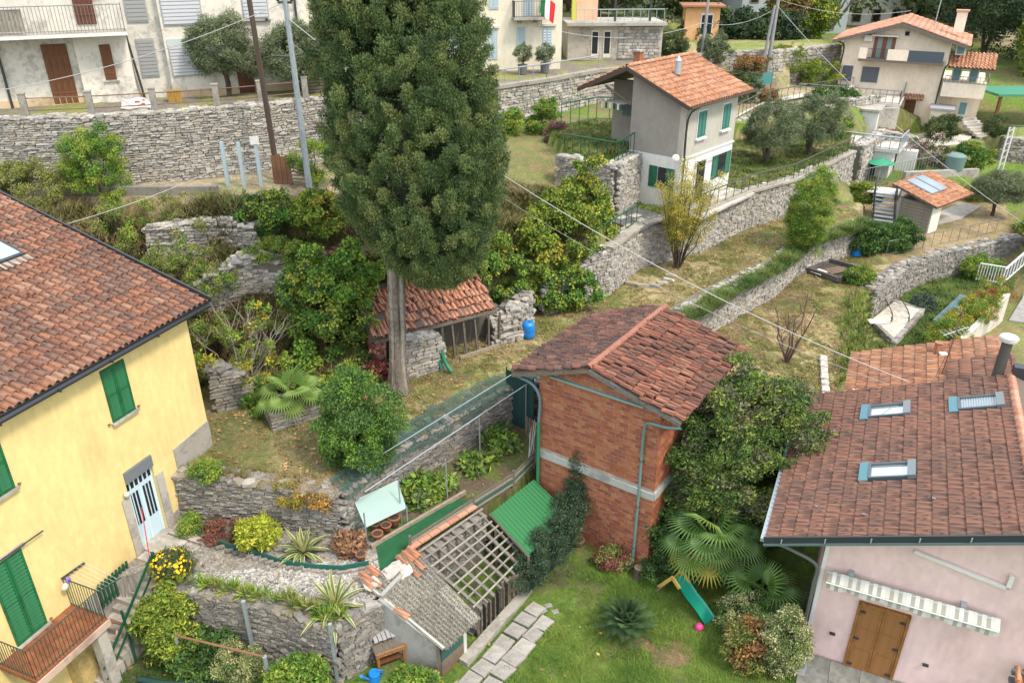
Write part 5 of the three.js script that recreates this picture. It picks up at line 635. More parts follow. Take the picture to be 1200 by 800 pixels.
  // right wing: porch arch, upper balconies, canopy roof
  mesh('porch', boxAt(8.3, 1.0, 1.0, 1.5, 3, 2.0), pm, h); mesh('porch_roof', boxAt(8.3, 2.58, 1.05, 1.75, .14, 2.2), M('slateg', [.3, .31, .33], .8), h); plankDoor(h, 7.95, -.3, .65, 1.7, 2.01, M('archdoor', [.45, .24, .13], .7, { map: woodMap }), 3);
  mesh('wing_balcony', boxAt(9.4, 3.9, 0, 3, 1.1, 1.4), pm, h); rail(h, [[8, 4.4, .75], [11, 4.4, .75], [11, 4.4, -2]], .5, M('railp', [.2, .2, .2]), .3, .02); slope(h, [8, 5.6, 1.2], [1, 0, 0], [0, .35, -1], 3.2, 2.6, { kind: 's', pu: .26, pv: .38, pal: TP.orange, max: 80 }); for (const [x, y] of [[8.3, 4.9], [9.5, 4.9], [8.2, 1.9 + 5], [9.3, 2.4]]) { const o = mesh('window', boxAt(x + .4, y, -.75 + .5, .7, 1.1, .05), white, h); mesh('pane', boxAt(x + .4, y, -.2, .5, .9, .02), M('tealp', [.12, .25, .26], .3), o); }
}
{ // lower white annexe, green parasol, stairs
  const h = thing('white_annexe', 'white garden annexe with paved roof terrace below the peach house', 'annexe', [23.4, 2.4, -54.2], Math.atan2(-.55, .83)); mesh('wall', boxAt(.6, 1.2, -1.2, 3.4, 3.2, 2.6), white, h); mesh('terrace_slab', boxAt(.7, 2.9, -1.2, 4.2, .2, 3.2), M('terr2', [.56, .55, .54]), h); rail(h, [[-1.3, 3, .3], [2.7, 3, .3], [2.7, 3, -2.6]], .8, galv, .6, .03); mesh('wall', boxAt(3.0, 1.1, -2.2, 1.2, 3, .8), white, h); mesh('window', boxAt(1.2, 1.5, .12, .6, .8, .05), glassDark, h);
  const u = thing('green_parasol', 'bright green garden parasol beside the white annexe', 'parasol', [24.6, 2.6, -52.6]); mesh('canopy', new THREE.ConeGeometry(.95, .3, 8).translate(0, 2.1, 0), M('parasol', [.03, .26, .15], .9), u); mesh('pole', bar([0, 0, 0], [0, 2.2, 0], .03), white, u);
  const s = thing('stone_staircase', 'long dark stone staircase climbing beside the white annexe', 'stairs', [22.1, 2.3, -49.6], -.1); for (let i = 0; i < 16; i++) mesh('step', boxAt(-.0 + i * .05, .12 + i * .14, -i * .42, 1.1, .26, .46), [PAL.dim[0], PAL.dim[2], PAL.grey[3]][i % 3], s);
  const s2 = thing('metal_staircase', 'grey metal steps with railing in front of the tool shed', 'stairs', [22.2, 2.2, -45.6], -.5); for (let i = 0; i < 9; i++) mesh('step', boxAt(-i * .05, .15 + i * .17, -i * .28, 1.2, .05, .3), galv, s2); rail(s2, [[-.6, .1, 0], [-1.0, 1.6, -2.4]], .9, metalDark, .4, .02); rail(s2, [[.6, .1, 0], [.2, 1.6, -2.4]], .9, metalDark, .4, .02); mesh('landing', boxAt(-.5, 1.62, -3.1, 1.8, .08, 1.4), white, s2);
  const f = thing('mesh_fence', 'grey mesh fence behind the tool shed', 'fence', [0, 0, 0]); rail(f, [[22.6, 3.4, -50.4], [26, 3.3, -52.6], [29.5, 3.4, -54.2]], 1.3, M('fencegrey', [.2, .23, .23], .6), .28, .014); f.position.set(0, 0, 0);
}
{ // tool shed with solar panels
  const h = thing('tool_shed', 'small garden shed with tiled roof and two solar panels', 'shed', [24.75, 2.2, -45.2], Math.atan2(.62, .78)); mesh('wall', boxAt(1.5, .85, -1.9, 3.6, 1.9, .15), M('shedgrey', [.3, .3, .29], .9), h); mesh('wall', boxAt(-.05, .85, -1.0, .12, 1.8, 2), M('shedslat', [.36, .36, .34], .9, { map: woodMap }), h); mesh('wall', boxAt(.55, .85, -.02, 1.1, 1.8, .1), M('shedcream', [.7, .69, .6], .9), h); mesh('door', boxAt(1.5, .8, -.5, .8, 1.7, .08), darkgreen, h);
  for (let i = 0; i < 9; i++) mesh('board', boxAt(-.12, .12 + i * .19, -1.0, .04, .17, 2.0), M('shedslat', [.36, .36, .34]), h);
  slope(h, [-.5, 1.75, .45], [1, 0, 0], [0, .28, -1], 4.6, 3.0, { kind: 's', pu: .24, pv: .36, pal: TP.orange, max: 160, th: .08 });
  for (const x of [1.05, 2.1]) { const p = mesh('solar_panel', boxAt(0, 0, 0, .95, .06, 1.7), galv, h); p.position.set(x, 2.4, -1.35); p.rotation.x = .27; mesh('cell_sheet', boxAt(0, .04, 0, .87, .012, 1.62), M('solar', [.3, .38, .44], .12, { metalness: .6 }), p); }
  const t = thing('water_tank', 'grey-green plastic water tank on the slope behind the tool shed', 'tank', [29.8, 3.6, -53.1]); mesh('tank', new THREE.CylinderGeometry(.62, .58, .9, 18).translate(0, .85, 0), M('tank', [.12, .2, .19], .6), t); mesh('lid', new THREE.CylinderGeometry(.4, .6, .14, 18).translate(0, 1.36, 0), M('tank', [.12, .2, .19]), t);
  const p = thing('concrete_path', 'concrete path strip in front of the tool shed', 'path', [0, 2.2, 0]); mesh('slab', prism([[23.6, -45.6], [27.8, -47.5], [30.6, -50.2], [29.6, -51], [26.8, -48.6], [23.2, -46.8]], 0, .1), concrete, p); tag(p, null, null, null, 'structure'); delete p.userData.category; delete p.userData.label;
  const yf = thing('yard_fence', 'thin wire fence on stakes above the rubble wall of the yard', 'fence', [0, 2.15, 0]); rail(yf, [[20.8, 0, -41.6], [23.4, 0, -42.8], [26, 0, -44], [29, 0, -45.5]], .85, M('stake', [.16, .16, .15], .8), .8, .016);
}
{ // far right: pale house edge and white railings
  const h = thing('pale_blue_house', 'edge of a pale grey-blue house with white stair railings', 'house', [29.6, 0, -43.4], -.7); mesh('wall', boxAt(2.4, 2, -2.2, 4, 4.4, 5), M('paleblue', [.5, .55, .6], .9, { map: plasterMap }), h); mesh('roof', boxAt(2.4, 4.3, -2.2, 4.6, .16, 5.6), galv, h);
  const r = thing('white_railing', 'white metal railing of the ramp beside the pale blue house', 'railing', [0, 0, 0]); const wr = M('wrail', [.66, .7, .74], .5); rail(r, [[26.2, .7, -41.6], [27.3, .7, -41.0]], 1.0, wr, .14, .02); rail(r, [[27.3, .6, -41.0], [30.2, 1.4, -43.3]], 1.0, wr, .4, .035); rail(r, [[28.0, .3, -39.9], [31.5, 1.3, -42.6]], 1.0, wr, .4, .035);
  const p = thing('driveway', null, null, [0, 0, 0]); p.userData.kind = 'structure'; mesh('slab', prism([[26.0, -37.6], [28.8, -41], [32, -39.5], [29.4, -36.2]], .02, .1), M('drive', [.3, .3, .31], .9, { map: agedMap }), p);
  const w = thing('plastered_wall', 'white plastered garden wall below the flowering hedge', 'wall', [0, 0, 0]); mesh('wall', beam([20.6, .75, -32.5], [25.6, .75, -37.7], .25, 1.7), M('wallw', [.62, .6, .56], .95, { map: agedMap }), w);
  const g = thing('green_carport', 'open carport with flat green roof beside the peach house', 'carport', [41.5, 4.4, -66]); mesh('roof', boxAt(0, 2.5, 0, 7, .18, 4), M('carp', [.05, .22, .14], .7), g); for (const [x, z] of [[-3.2, 1.8], [3.2, 1.8], [-3.2, -1.8], [3.2, -1.8]]) mesh('post', boxAt(x, 1.2, z, .2, 2.5, .2), brownWood, g);
}
{ // hill houses at the top edge
  const mk = (name, label, x, z, w, hgt, d, c, rc, turn = 0) => { const y = groundY(x, z) - .5, t = thing(name, label, 'house', [x, y, z], turn); mesh('wall', boxAt(0, hgt / 2, 0, w, hgt, d), c, t); mesh('roof', cat([(() => { const g = new THREE.BoxGeometry(w + 1, .2, d * .62); g.rotateX(.4); g.translate(0, hgt + .7, d * .28); return g; })(), (() => { const g = new THREE.BoxGeometry(w + 1, .2, d * .62); g.rotateX(-.4); g.translate(0, hgt + .7, -d * .28); return g; })()]), rc, t); for (let i = 0; i < Math.floor(w / 2.2); i++) for (let j = 0; j < Math.floor(hgt / 2.8); j++) { const o = mesh('window', boxAt(-w / 2 + 1.3 + i * 2.2, 1.6 + j * 2.8, d / 2 + .03, 1, 1.4, .06), M('shutbr', [.2, .12, .07]), t); mesh('pane', boxAt(-w / 2 + 1.3 + i * 2.2, 1.6 + j * 2.8, d / 2 + .07, .7, 1.2, .03), glassDark, o); } return t; };
  mk('hill_house', 'grey-blue house half hidden by a bare tree on the hill', 30, -96, 12, 7, 8, M('hillb', [.4, .46, .5], .9, { map: plasterMap }), M('hroof', [.5, .25, .17], .9, { map: flameMap }), .1);
  mk('hill_house', 'white house with red roof behind the peach house chimney', 44, -104, 9, 6, 8, white, M('hroof', [.5, .25, .17]), -.1); mk('hill_house', 'pale house behind the dark conifers on the hill', 66, -92, 10, 6, 8, M('hillp', [.55, .55, .56], .9), M('hroof', [.5, .25, .17]), -.3);
}
{ // pale path and retaining wall between the grey and the peach house
  const pts = [[15.2, -54.8], [18.3, -59.6], [22.6, -63], [27.4, -66.3]], P = [], I = []; pts.forEach(([x, z], i) => { for (const o of [-.9, .9]) P.push(x + o * .6, groundY(x, z) + .16, z - o * 1.1); if (i) { const a = i * 2; I.push(a - 2, a - 1, a, a - 1, a + 1, a); } }); const g = new THREE.BufferGeometry(); g.setAttribute('position', new THREE.Float32BufferAttribute(P, 3)); g.setIndex(I); g.computeVertexNormals(); g.setAttribute('uv', new THREE.Float32BufferAttribute(P.filter((_, i) => i % 3 !== 1), 2)); structure('garden_path', g, M('pathpale', [.55, .54, .52], .95, { map: agedMap, side: THREE.DoubleSide }));
  const r = thing('path_railing', 'thin dark railing along the pale path behind the olive trees', 'railing', [0, 0, 0]); rail(r, pts.map(([x, z]) => [x - .5, groundY(x, z) + .1, z + 1.2]), 1.0, M('railgreen3', [.05, .07, .06]), .8, .02);
  const w = thing('concrete_wall', 'grey concrete wall under the grass strip of the peach house', 'wall', [0, 0, 0]); mesh('wall', beam([23.4, 5.4, -60.6], [29.6, 5.2, -62.4], .3, 2.2), concrete, w);
  const n = thing('green_net_fence', 'blue-green net fence on the bank beside the braced pole', 'fence', [0, 0, 0]); mesh('net', beam([17.2, 8.1, -62.6], [20.6, 8.0, -65.6], .04, .9), M('tealnet', [.05, .2, .2], .9), n); for (const [x, z] of [[17.2, -62.6], [18.9, -64.1], [20.6, -65.6]]) mesh('post', bar([x, 7, z], [x, 8.8, z], .04), darkgreen, n);
}
{ // fences, paving and walls filling the slope below the peach house
  const f = thing('garden_fence', 'wire fence on dark posts along the lawn beside the peach house', 'fence', [0, 0, 0]); rail(f, [[35, 5.1, -57.2], [41, 5.1, -55.7], [50, 5.1, -54]], .95, M('stake', [.16, .16, .15]), .9, .018); mesh('kerb', cat([beam([35, 5.15, -57.1], [41, 5.15, -55.6], .4, .25), beam([41, 5.15, -55.6], [50, 5.15, -54], .4, .25)]), concrete, f);
  const p = thing('paved_drive', null, null, [0, 0, 0]); p.userData.kind = 'structure'; mesh('slab', prism([[29, -58.6], [34, -60], [37, -64], [34.5, -65], [31, -62.4], [28.4, -61]], 4.02, 4.1), M('pathpale', [.55, .54, .52]), p); mesh('slab', prism([[22.4, -52.6], [26.6, -55.2], [28.2, -54.6], [24.4, -51.8]], 2.9, 3.2), concrete, p);
  const s = thing('garden_steps', 'flight of grey steps up to the lawn beside the peach house', 'stairs', [36.8, 4, -62.2], .4); for (let i = 0; i < 7; i++) mesh('step', boxAt(0, .1 + i * .16, -i * .34, 1.8, .2 + i * .001, .38), [concrete, paleStone][i % 2], s);
  const w = thing('concrete_wall', 'low grey wall dividing the terraces under the white annexe', 'wall', [0, 0, 0]); mesh('wall', beam([25.8, 3.4, -51.6], [31.5, 3.2, -53.2], .3, 1.6), concrete, w);
  const b = thing('low_shed', 'small flat-roofed white outbuilding beside the peach house garage', 'outbuilding', [26.6, 4, -62.6], -.5); mesh('wall', boxAt(0, 1.1, 0, 3.2, 2.4, 2.4), white, b); mesh('roof', boxAt(0, 2.36, 0, 3.6, .14, 2.8), concrete, b); const d = mesh('door', boxAt(.3, .9, 1.22, .8, 1.8, .06), M('rollgrey', [.1, .11, .13]), b); mesh('pane', boxAt(.3, 1.2, 1.26, .5, .8, .02), glassDark, d);
}
// ---------- lean-to shed, pergola and canopy in the lower yard ----------
{
  const t = thing('lean_to_shed', 'small rendered lean-to shed with mossy corrugated sheet roof', 'shed', [-2, 0, -15.1]); const rel = (x, y, z) => [x + 2, y, z + 15.1];
  const wm = M('shedwall', [.36, .37, .38], .95, { map: agedMap, bumpMap: bumpGrain, bumpScale: .015 }), P = (pts, th, mat, name) => { const g = new THREE.BufferGeometry(); };
  const quadWall = (a, b, ha, hb, y0 = -.1, th = .12) => { const A = V(a[0] + 2, 0, a[1] + 15.1), B = V(b[0] + 2, 0, b[1] + 15.1), L = A.distanceTo(B), g = wallShape([[0, y0], [L, y0], [L, hb], [0, ha]], [], th); g.rotateY(Math.atan2(-(B.z - A.z), B.x - A.x)); g.translate(A.x, 0, A.z); return g; };
  mesh('wall', quadWall([-3.62, -16.0], [-1.98, -15.12], 2.02, 1.2), wm, t); mesh('wall', quadWall([-2.7, -17.7], [-3.6, -16.1], 2.1, 2.1), wm, t);
  mesh('corner_post', beam(rel(-1.97, -.05, -15.15), rel(-1.97, 1.22, -15.15), .1, .1), oldWood, t); mesh('corner_post', beam(rel(-1.3, -.05, -15.92), rel(-1.3, 1.2, -15.92), .08, .08), white, t);
  mesh('hatch', quadWall([-1.9, -15.2], [-1.36, -15.86], 1.1, 1.1, .55, .03), M('hatch', [.03, .09, .085], .6), t); for (let i = 0; i < 3; i++) mesh('board', quadWall([-1.9, -15.18], [-1.34, -15.88], .52 - i * .17, .52 - i * .17, .37 - i * .17, .03), [wood, oldWood, M('rboard', [.3, .17, .12], .9, { map: woodMap })][i], t);
  // corrugated roof: corners BL(-3.95,-16.4) back(-2.85,-17.55) front(-1.85,-15.0) far(-.95,-16.1)
  const A = rel(-4.0, 2.12, -16.45), B = rel(-2.85, 2.22, -17.75), C = rel(-1.8, 1.28, -15.0), D = rel(-.92, 1.26, -16.15); const lichenMap = tex(256, (x, y) => { const a = tnoise(x, y, 34), b = tnoise(x, y, 80), v = .66 + (a - .5) * .5 + (b > .6 ? .14 : 0) + (tf(x, y) - .5) * .3; return [v, v * .985, v * .94]; }, 1.2), corr = [[.44, .43, .4], [.52, .51, .48], [.38, .37, .35]].map((c, i) => M('corr' + i, c, .95, { map: lichenMap, bumpMap: bumpGrain, bumpScale: .01, side: THREE.DoubleSide }));
  const roof = new THREE.Group(); roof.name = 'roof'; t.add(roof); const at = (u, v) => { const p = V(...A).lerp(V(...B), u), q = V(...C).lerp(V(...D), u); return p.lerp(q, v); };
  for (let s = 0; s < 4; s++) for (let r = 0; r < 2; r++) { const P = [], I = [], nU = 30, v0 = r * .5, v1 = r * .5 + .53; for (let j = 0; j < 2; j++) for (let i = 0; i <= nU; i++) { const p = at((s + i / nU) / 4, j ? v1 : v0); P.push(p.x, p.y + .05 * Math.sin(i / nU * 6.283 * 3) + (r ? 0 : .03) * (j ? 1 : .4) + s % 2 * .006, p.z); } for (let i = 0; i < nU; i++) I.push(i, i + nU + 1, i + 1, i + 1, i + nU + 1, i + nU + 2); const g = new THREE.BufferGeometry(); g.setAttribute('position', new THREE.Float32BufferAttribute(P, 3)); g.setIndex(I); g.computeVertexNormals(); const uv = []; for (let i = 0; i < P.length / 3; i++) uv.push(P[i * 3] * 2, P[i * 3 + 2] * 2); g.setAttribute('uv', new THREE.Float32BufferAttribute(uv, 2)); mesh('corrugated_sheet', g, corr[ri(3)], roof); }
  mesh('verge_board', beam(A, C, .06, .1), M('vwhite', [.5, .49, .47], .9, { map: agedMap }), t);
  const tg = tileGeo(.2, .46, 'coppo'); for (const [u, v] of [[.1, .02], [.24, .02], [.02, .09], [.14, .12], [.72, .12], [.85, .12], [.97, .12], [.72, .3], [.88, .26], [.02, .55]]) { const p = at(u, v), m = mesh('loose_tile', tg, TP.orange[ri(7)], roof); m.position.set(p.x, p.y + .03, p.z); const zd = V(...C).sub(V(...A)).normalize(), xd = V(...B).sub(V(...A)).normalize(), yd = zd.clone().cross(xd).normalize(); m.quaternion.setFromRotationMatrix(new THREE.Matrix4().makeBasis(yd.clone().cross(zd), yd, zd)); m.rotateY(rr(-.12, .12)); }
  for (const [u, v] of [[.4, .06], [.52, .06], [.05, .04], [.6, .14]]) { const p = at(u, v), m = mesh('cover_slab', STONES[ri(10)], [PAL.white[0], M('slabc', [.6, .54, .46])][ri(2)], roof); m.position.set(p.x, p.y + .06, p.z); m.scale.set(.4, .06, .36); m.rotation.set(.3, .7, .1); }
}
{ // open pergola frame with pale battens
  const t = thing('pergola', 'open timber pergola of crossed grey battens beside the shed', 'pergola', [-1, 0, -17.5]); const rel = p => [p[0] + 1, p[1], p[2] + 17.5];
  const L0 = [-2.85, 2.1, -17.7], L1 = [-1.05, 2.1, -19.65], R0 = [-.98, 1.16, -16.55], R1 = [.42, 1.16, -18.6], mixp = (a, b, u) => a.map((v, i) => lerp(v, b[i], u)); const at = (u, v) => rel(mixp(mixp(L0, L1, u), mixp(R0, R1, u), v));
  const bat = [[.5, .48, .45], [.4, .385, .36], [.56, .55, .52]].map((c, i) => M('bat' + i, c, .95, { map: woodMap }));
  for (let i = 0; i < 9; i++) { const v = .04 + i * .116 + rr(-.012, .012), a = at(-.02 + rr(-.03, .03), v), b = at(1.02 + rr(-.03, .03), v); a[1] += .06; b[1] += .06; mesh('long_batten', beam(a, b, .04, .045), bat[i % 3], t); }
  for (let i = 0; i < 8; i++) { const u = [.02, .14, .27, .41, .55, .69, .84, .98][i], a = at(u, 0), b = at(u, 1.05); mesh('cross_beam', beam(a, b, i % 2 ? .06 : .1, .07), M('xbeam', [.27, .27, .27], .95, { map: woodMap }), t); }
  for (const [u, v] of [[.02, 1], [.5, 1], [.98, 1], [.5, .5], [.98, .4], [.5, .02], [.98, .02]]) { const p = at(u, v); mesh('post', beam([p[0], -.05, p[2]], p, .09, .09), oldWood, t); }
  for (let i = 0; i < 7; i++) { const p = at(.05 + i * .09, 1.0); mesh('board', boxAt(0, 0, 0, .17, .95, .03).rotateY(-.96).translate(p[0], .5, p[2]), [oldWood, M('dboard', [.13, .125, .12], .95, { map: woodMap }), wood][i % 3], t); }
  const coping = TP.salmon; for (let i = 0; i < 7; i++) { const a = at(i / 7, -.06), b = at((i + .95) / 7, -.06); mesh('coping_tile', beam([a[0], a[1] + .08, a[2]], [b[0], b[1] + .08, b[2]], .2, .06), coping[ri(7)], t); }
  const st = thing('stone_wall', 'low stone wall at the back of the pergola holding up the vegetable plot', 'wall', [-1, 0, -17.5]); { const list = []; for (let y = .08; y < 1.95; y += .13) for (let u = 0; u < 1; u += .09) { const a = mixp(L0, L1, u + rr(-.02, .02)); list.push({ g: STONES[ri(10)], c: ri(7), m: new THREE.Matrix4().compose(V(a[0] + 1.05, y, a[2] + 17.55), new THREE.Quaternion().setFromEuler(new THREE.Euler(0, .83, 0)), V(.3, .12, .3)) }); } pieces(st, 'stone', list, PAL.dim, 160); mesh('wall_core', beam([-1.9, .9, -.3 - .0], [0, .9, -2.2], .4, 1.9), M('core0.13,0.12,0.11', [.13, .12, .11]), st); }
  const f = thing('ladder_fence', 'low rail fence of stacked grey slats along the vegetable plot', 'fence', [0, 0, 0]); const pl = [[-2.95, -17.9], [-1.2, -19.75], [.05, -21.05], [.75, -22.2]]; for (let i = 0; i < 3; i++) for (let k = 0; k < 4; k++) mesh('slat', beam([pl[i][0], 2.06 + k * .13, pl[i][1]], [pl[i + 1][0], 2.06 + k * .13, pl[i + 1][1]], .03, .07), [bat[1], M('netgreen', [.03, .1, .08], .9), bat[1], oldWood][k], f); for (const p of pl) mesh('post', beam([p[0], 1.8, p[1]], [p[0], 2.6, p[1]], .07, .07), oldWood, f);
}
{ // pallet fence, green canopy, climber frame
  const t = thing('wooden_pallet', 'upright wooden pallet closing the side of the pergola', 'pallet', [.18, 0, -18.1], -.96 - Math.PI / 2 + Math.PI); for (let i = 0; i < 7; i++) mesh('slat', boxAt(-.45 + i * .15, .52, 0, .09, 1.0, .02), wood, t); for (const y of [.08, .5, .95]) mesh('rail', boxAt(0, y, .05, 1.02, .09, .07), oldWood, t);
  const c = thing('green_canopy', 'bright green corrugated canopy roof against the brick barn', 'canopy', [0, 0, 0]); const TL = [-.67, 1.95, -19.69], TR = [.72, 1.98, -21.4], BR = [1.85, 1.6, -20.1], BL = [.5, 1.6, -18.2]; const P = [], I = [], nU = 60; for (let j = 0; j < 2; j++) for (let i = 0; i <= nU; i++) { const u = i / nU, a = TL.map((v, k) => lerp(v, TR[k], u)), b = BL.map((v, k) => lerp(v, BR[k], u)), q = j ? b : a; P.push(q[0], q[1] + .016 * Math.sin(u * 6.283 * 15), q[2]); } for (let i = 0; i < nU; i++) I.push(i, i + nU + 1, i + 1, i + 1, i + nU + 1, i + nU + 2); const g = new THREE.BufferGeometry(); g.setAttribute('position', new THREE.Float32BufferAttribute(P, 3)); g.setIndex(I); g.computeVertexNormals(); mesh('corrugated_sheet', g, M('cangreen', [.022, .15, .05], .6, { side: THREE.DoubleSide }), c);
  for (const p of [TL, BR, BL]) mesh('post', beam([p[0], 0, p[2]], [p[0], p[1] - .03, p[2]], .08, .08), oldWood, c); mesh('rafter', beam([TL[0], TL[1] - .06, TL[2]], [BL[0], BL[1] - .06, BL[2]], .07, .08), oldWood, c);
  const w = thing('shade_net', 'dark green shade netting hung under the climber', 'netting', [0, 0, 0]); mesh('net', beam([.5, .55, -18.2], [1.95, .55, -20.1], .02, 1.1), M('shadenet', [.012, .05, .05], .9), w); mesh('post', beam([1.95, 0, -20.1], [1.95, 1.5, -20.1], .06, .06), oldWood, w);
  const slabGeo = [0, 1, 2, 3].map(() => { const p = [[-.5, -.5], [.5, -.5], [.5, .5], [-.5, .5]].map(q => new THREE.Vector2(q[0] + rr(-.07, .07), q[1] + rr(-.07, .07))); const g = new THREE.ExtrudeGeometry(new THREE.Shape(p), { depth: .7, bevelEnabled: true, bevelSize: .03, bevelThickness: .12, bevelSegments: 1 }); g.rotateX(-Math.PI / 2); return g; });
  const st = thing('stepping_slabs', 'irregular pale stone slabs laid in the lawn by the pergola', 'paving', [0, 0, 0]); for (let i = 0; i < 7; i++) for (let j = 0; j < 2; j++) { if (i > 5 && j) continue; const w = rr(.4, .52), u = i * .52 + (j ? .2 : 0), v = j * .52 + .12; const m = mesh('paving_slab', slabGeo[ri(4)], [PAL.white[1], PAL.white[2], PAL.grey[2]][ri(3)], st); m.position.set(-1.2 + .57 * u + .82 * v, .0, -15.1 - .82 * u + .57 * v); m.scale.set(w, .1, rr(.4, .5)); m.rotation.y = .96 + rr(-.09, .09); } for (const [x, z] of [[.95, -17.55], [1.1, -17.75], [1.3, -17.5], [-1.5, -14.9], [-1.35, -14.7]]) { const m = mesh('paving_slab', slabGeo[ri(4)], PAL.white[2], st); m.position.set(x, 0, z); m.scale.set(.2, .06, .17); m.rotation.y = rr(0, 1); }
  { const fl = thing('pergola_floor', 'rough stone floor littered with junk inside the pergola', 'floor', [0, 0, 0]); for (let i = 0; i < 7; i++) for (let j = 0; j < 5; j++) { const u = (i + .5) / 7, v = (j + .5) / 5, m = mesh('paving_slab', slabGeo[ri(4)], PAL.dim[ri(5)], fl); m.position.set(lerp(lerp(-2.5, -.9, u), lerp(-1.1, .35, u), v), .0, lerp(lerp(-17.5, -19.4, u), lerp(-16.6, -18.6, u), v)); m.scale.set(.36, .05, .34); m.rotation.y = .75 + rr(-.1, .1); } }
  const k = thing('concrete_kerb', 'concrete footing strip along the pergola side', 'kerb', [0, 0, 0]); mesh('kerb', beam([-1.35, .04, -15.6], [.5, .04, -18.35], .3, .2), concrete, k);
}
{ // potting bench and watering can
  const t = thing('potting_bench', 'orange and brown wooden bench with small corrugated lid', 'bench', [-3.45, 0, -15.75], .45); const ow = M('owood', [.5, .22, .05], .8, { map: woodMap }); for (const [x, z] of [[-.35, .3], [.38, .3], [-.35, -.3], [.38, -.3]]) mesh('leg', boxAt(x, .35, z, .07, .75, .07), ow, t); mesh('top', boxAt(0, .72, .05, .85, .05, .7), oldWood, t); mesh('shelf', boxAt(0, .3, 0, .8, .04, .6), brownWood, t); mesh('rail', boxAt(.42, .72, 0, .06, .14, .75), ow, t); mesh('rail', boxAt(0, .7, .37, .85, .12, .05), ow, t); for (let i = 0; i < 6; i++) mesh('lid_strip', boxAt(0, 0, 0, .1, .025, .62).rotateX(.22).translate(-.3 + i * .12, .98 + (i % 2) * .02, -.2), M('lidm', [.36, .36, .38], .5, { metalness: .3 }), t);
  const w = thing('watering_can', 'blue plastic watering can on the ground by the bench', 'watering can', [-3.72, 0, -15.08], .4); const b = M('bluecan', [.01, .19, .6], .35); mesh('body', new THREE.CylinderGeometry(.14, .16, .28, 18).translate(0, .14, 0), b, w); mesh('rim', new THREE.TorusGeometry(.14, .015, 6, 18).rotateX(1.57).translate(0, .28, 0), b, w); mesh('handle', new THREE.TorusGeometry(.12, .018, 6, 16, 3.3).rotateZ(-1.3).translate(.14, .2, 0), b, w); mesh('spout', bar([-.12, .08, 0], [-.36, .32, 0], .04, .02), b, w); mesh('rose', new THREE.ConeGeometry(.06, .07, 12).rotateZ(.8).translate(-.38, .34, 0), b, w);
  const barrel = (l, x, z, y, s) => { const d = thing('plastic_barrel', l, 'barrel', [x, y, z]); const pts = [[0, 0], [.2, 0], [.24, .06], [.245, .3], [.25, .5], [.22, .6], [.12, .66], [0, .66]].map(p => new THREE.Vector2(p[0] * s, p[1] * s)); mesh('body', new THREE.LatheGeometry(pts, 18), M('barrelblue', [.01, .2, .62], .35), d); for (const yy of [.18, .42]) mesh('hoop', new THREE.TorusGeometry(.248 * s, .012, 6, 20).rotateX(1.57).translate(0, yy * s, 0), M('barrelblue', [.01, .2, .62]), d); mesh('cap', new THREE.CylinderGeometry(.06 * s, .06 * s, .05 * s, 12).translate(.06, .68 * s, 0), M('barrelblue', [.01, .2, .62]), d); };
  barrel('blue plastic barrel beside the rubble heap on the dry terrace', .66, -28.75, 3.55, 1.05); barrel('blue plastic barrel in front of the dark hedge by the pit', 19.3, -42.0, 2, 1.15);
}
{ // lower left: pipe rail, metal posts
  const t = thing('pipe_rail', 'rusty pipe rail on blue-grey posts in the lower garden', 'rail', [0, 0, 0]); mesh('pipe', bar([-11.3, 1.22, -16.05], [-9.08, 1.22, -15.51], .035), M('rustpipe', [.34, .17, .1], .8, { map: grainMap }), t); mesh('pipe', bar([-9.08, 1.22, -15.51], [-6.47, 1.22, -14.79], .035), M('rustpipe', [.34, .17, .1]), t); for (const [x, z] of [[-9.08, -15.51], [-6.47, -14.79]]) mesh('post', bar([x, -.3, z], [x, 1.24, z], .06, .06, 10), galv, t);
  for (const [x, z, h, l] of [[-7.15, -15.72, 2.35, 'grey steel post standing against the middle of the stone wall'], [-4.7, -14.98, 2.3, 'pale steel post standing at the corner of the stone wall under the agave']]) { const p = thing('steel_post', l, 'post', [x, -.1, z]); mesh('post', beam([0, 0, 0], [0, h, 0], .09, .09), galv, p); }
  const n = thing('green_net_strip', 'strip of dark green edging net lying along the lower garden', 'netting', [0, 0, 0]); mesh('net', tube([[-10.2, -.1, -15.2], [-9.2, .0, -14.95], [-8.3, -.1, -15.1], [-7.4, .0, -14.8]], .09, 20, 6), M('shadenet', [.012, .05, .05]), n);
  const pk = thing('pink_rag', 'pink rag hanging on the stair rail', 'rag', [-10.85, .85, -15.85]); mesh('cloth', new THREE.ConeGeometry(.09, .26, 7).translate(0, .1, 0), M('rag', [.7, .35, .33], .9), pk);
}
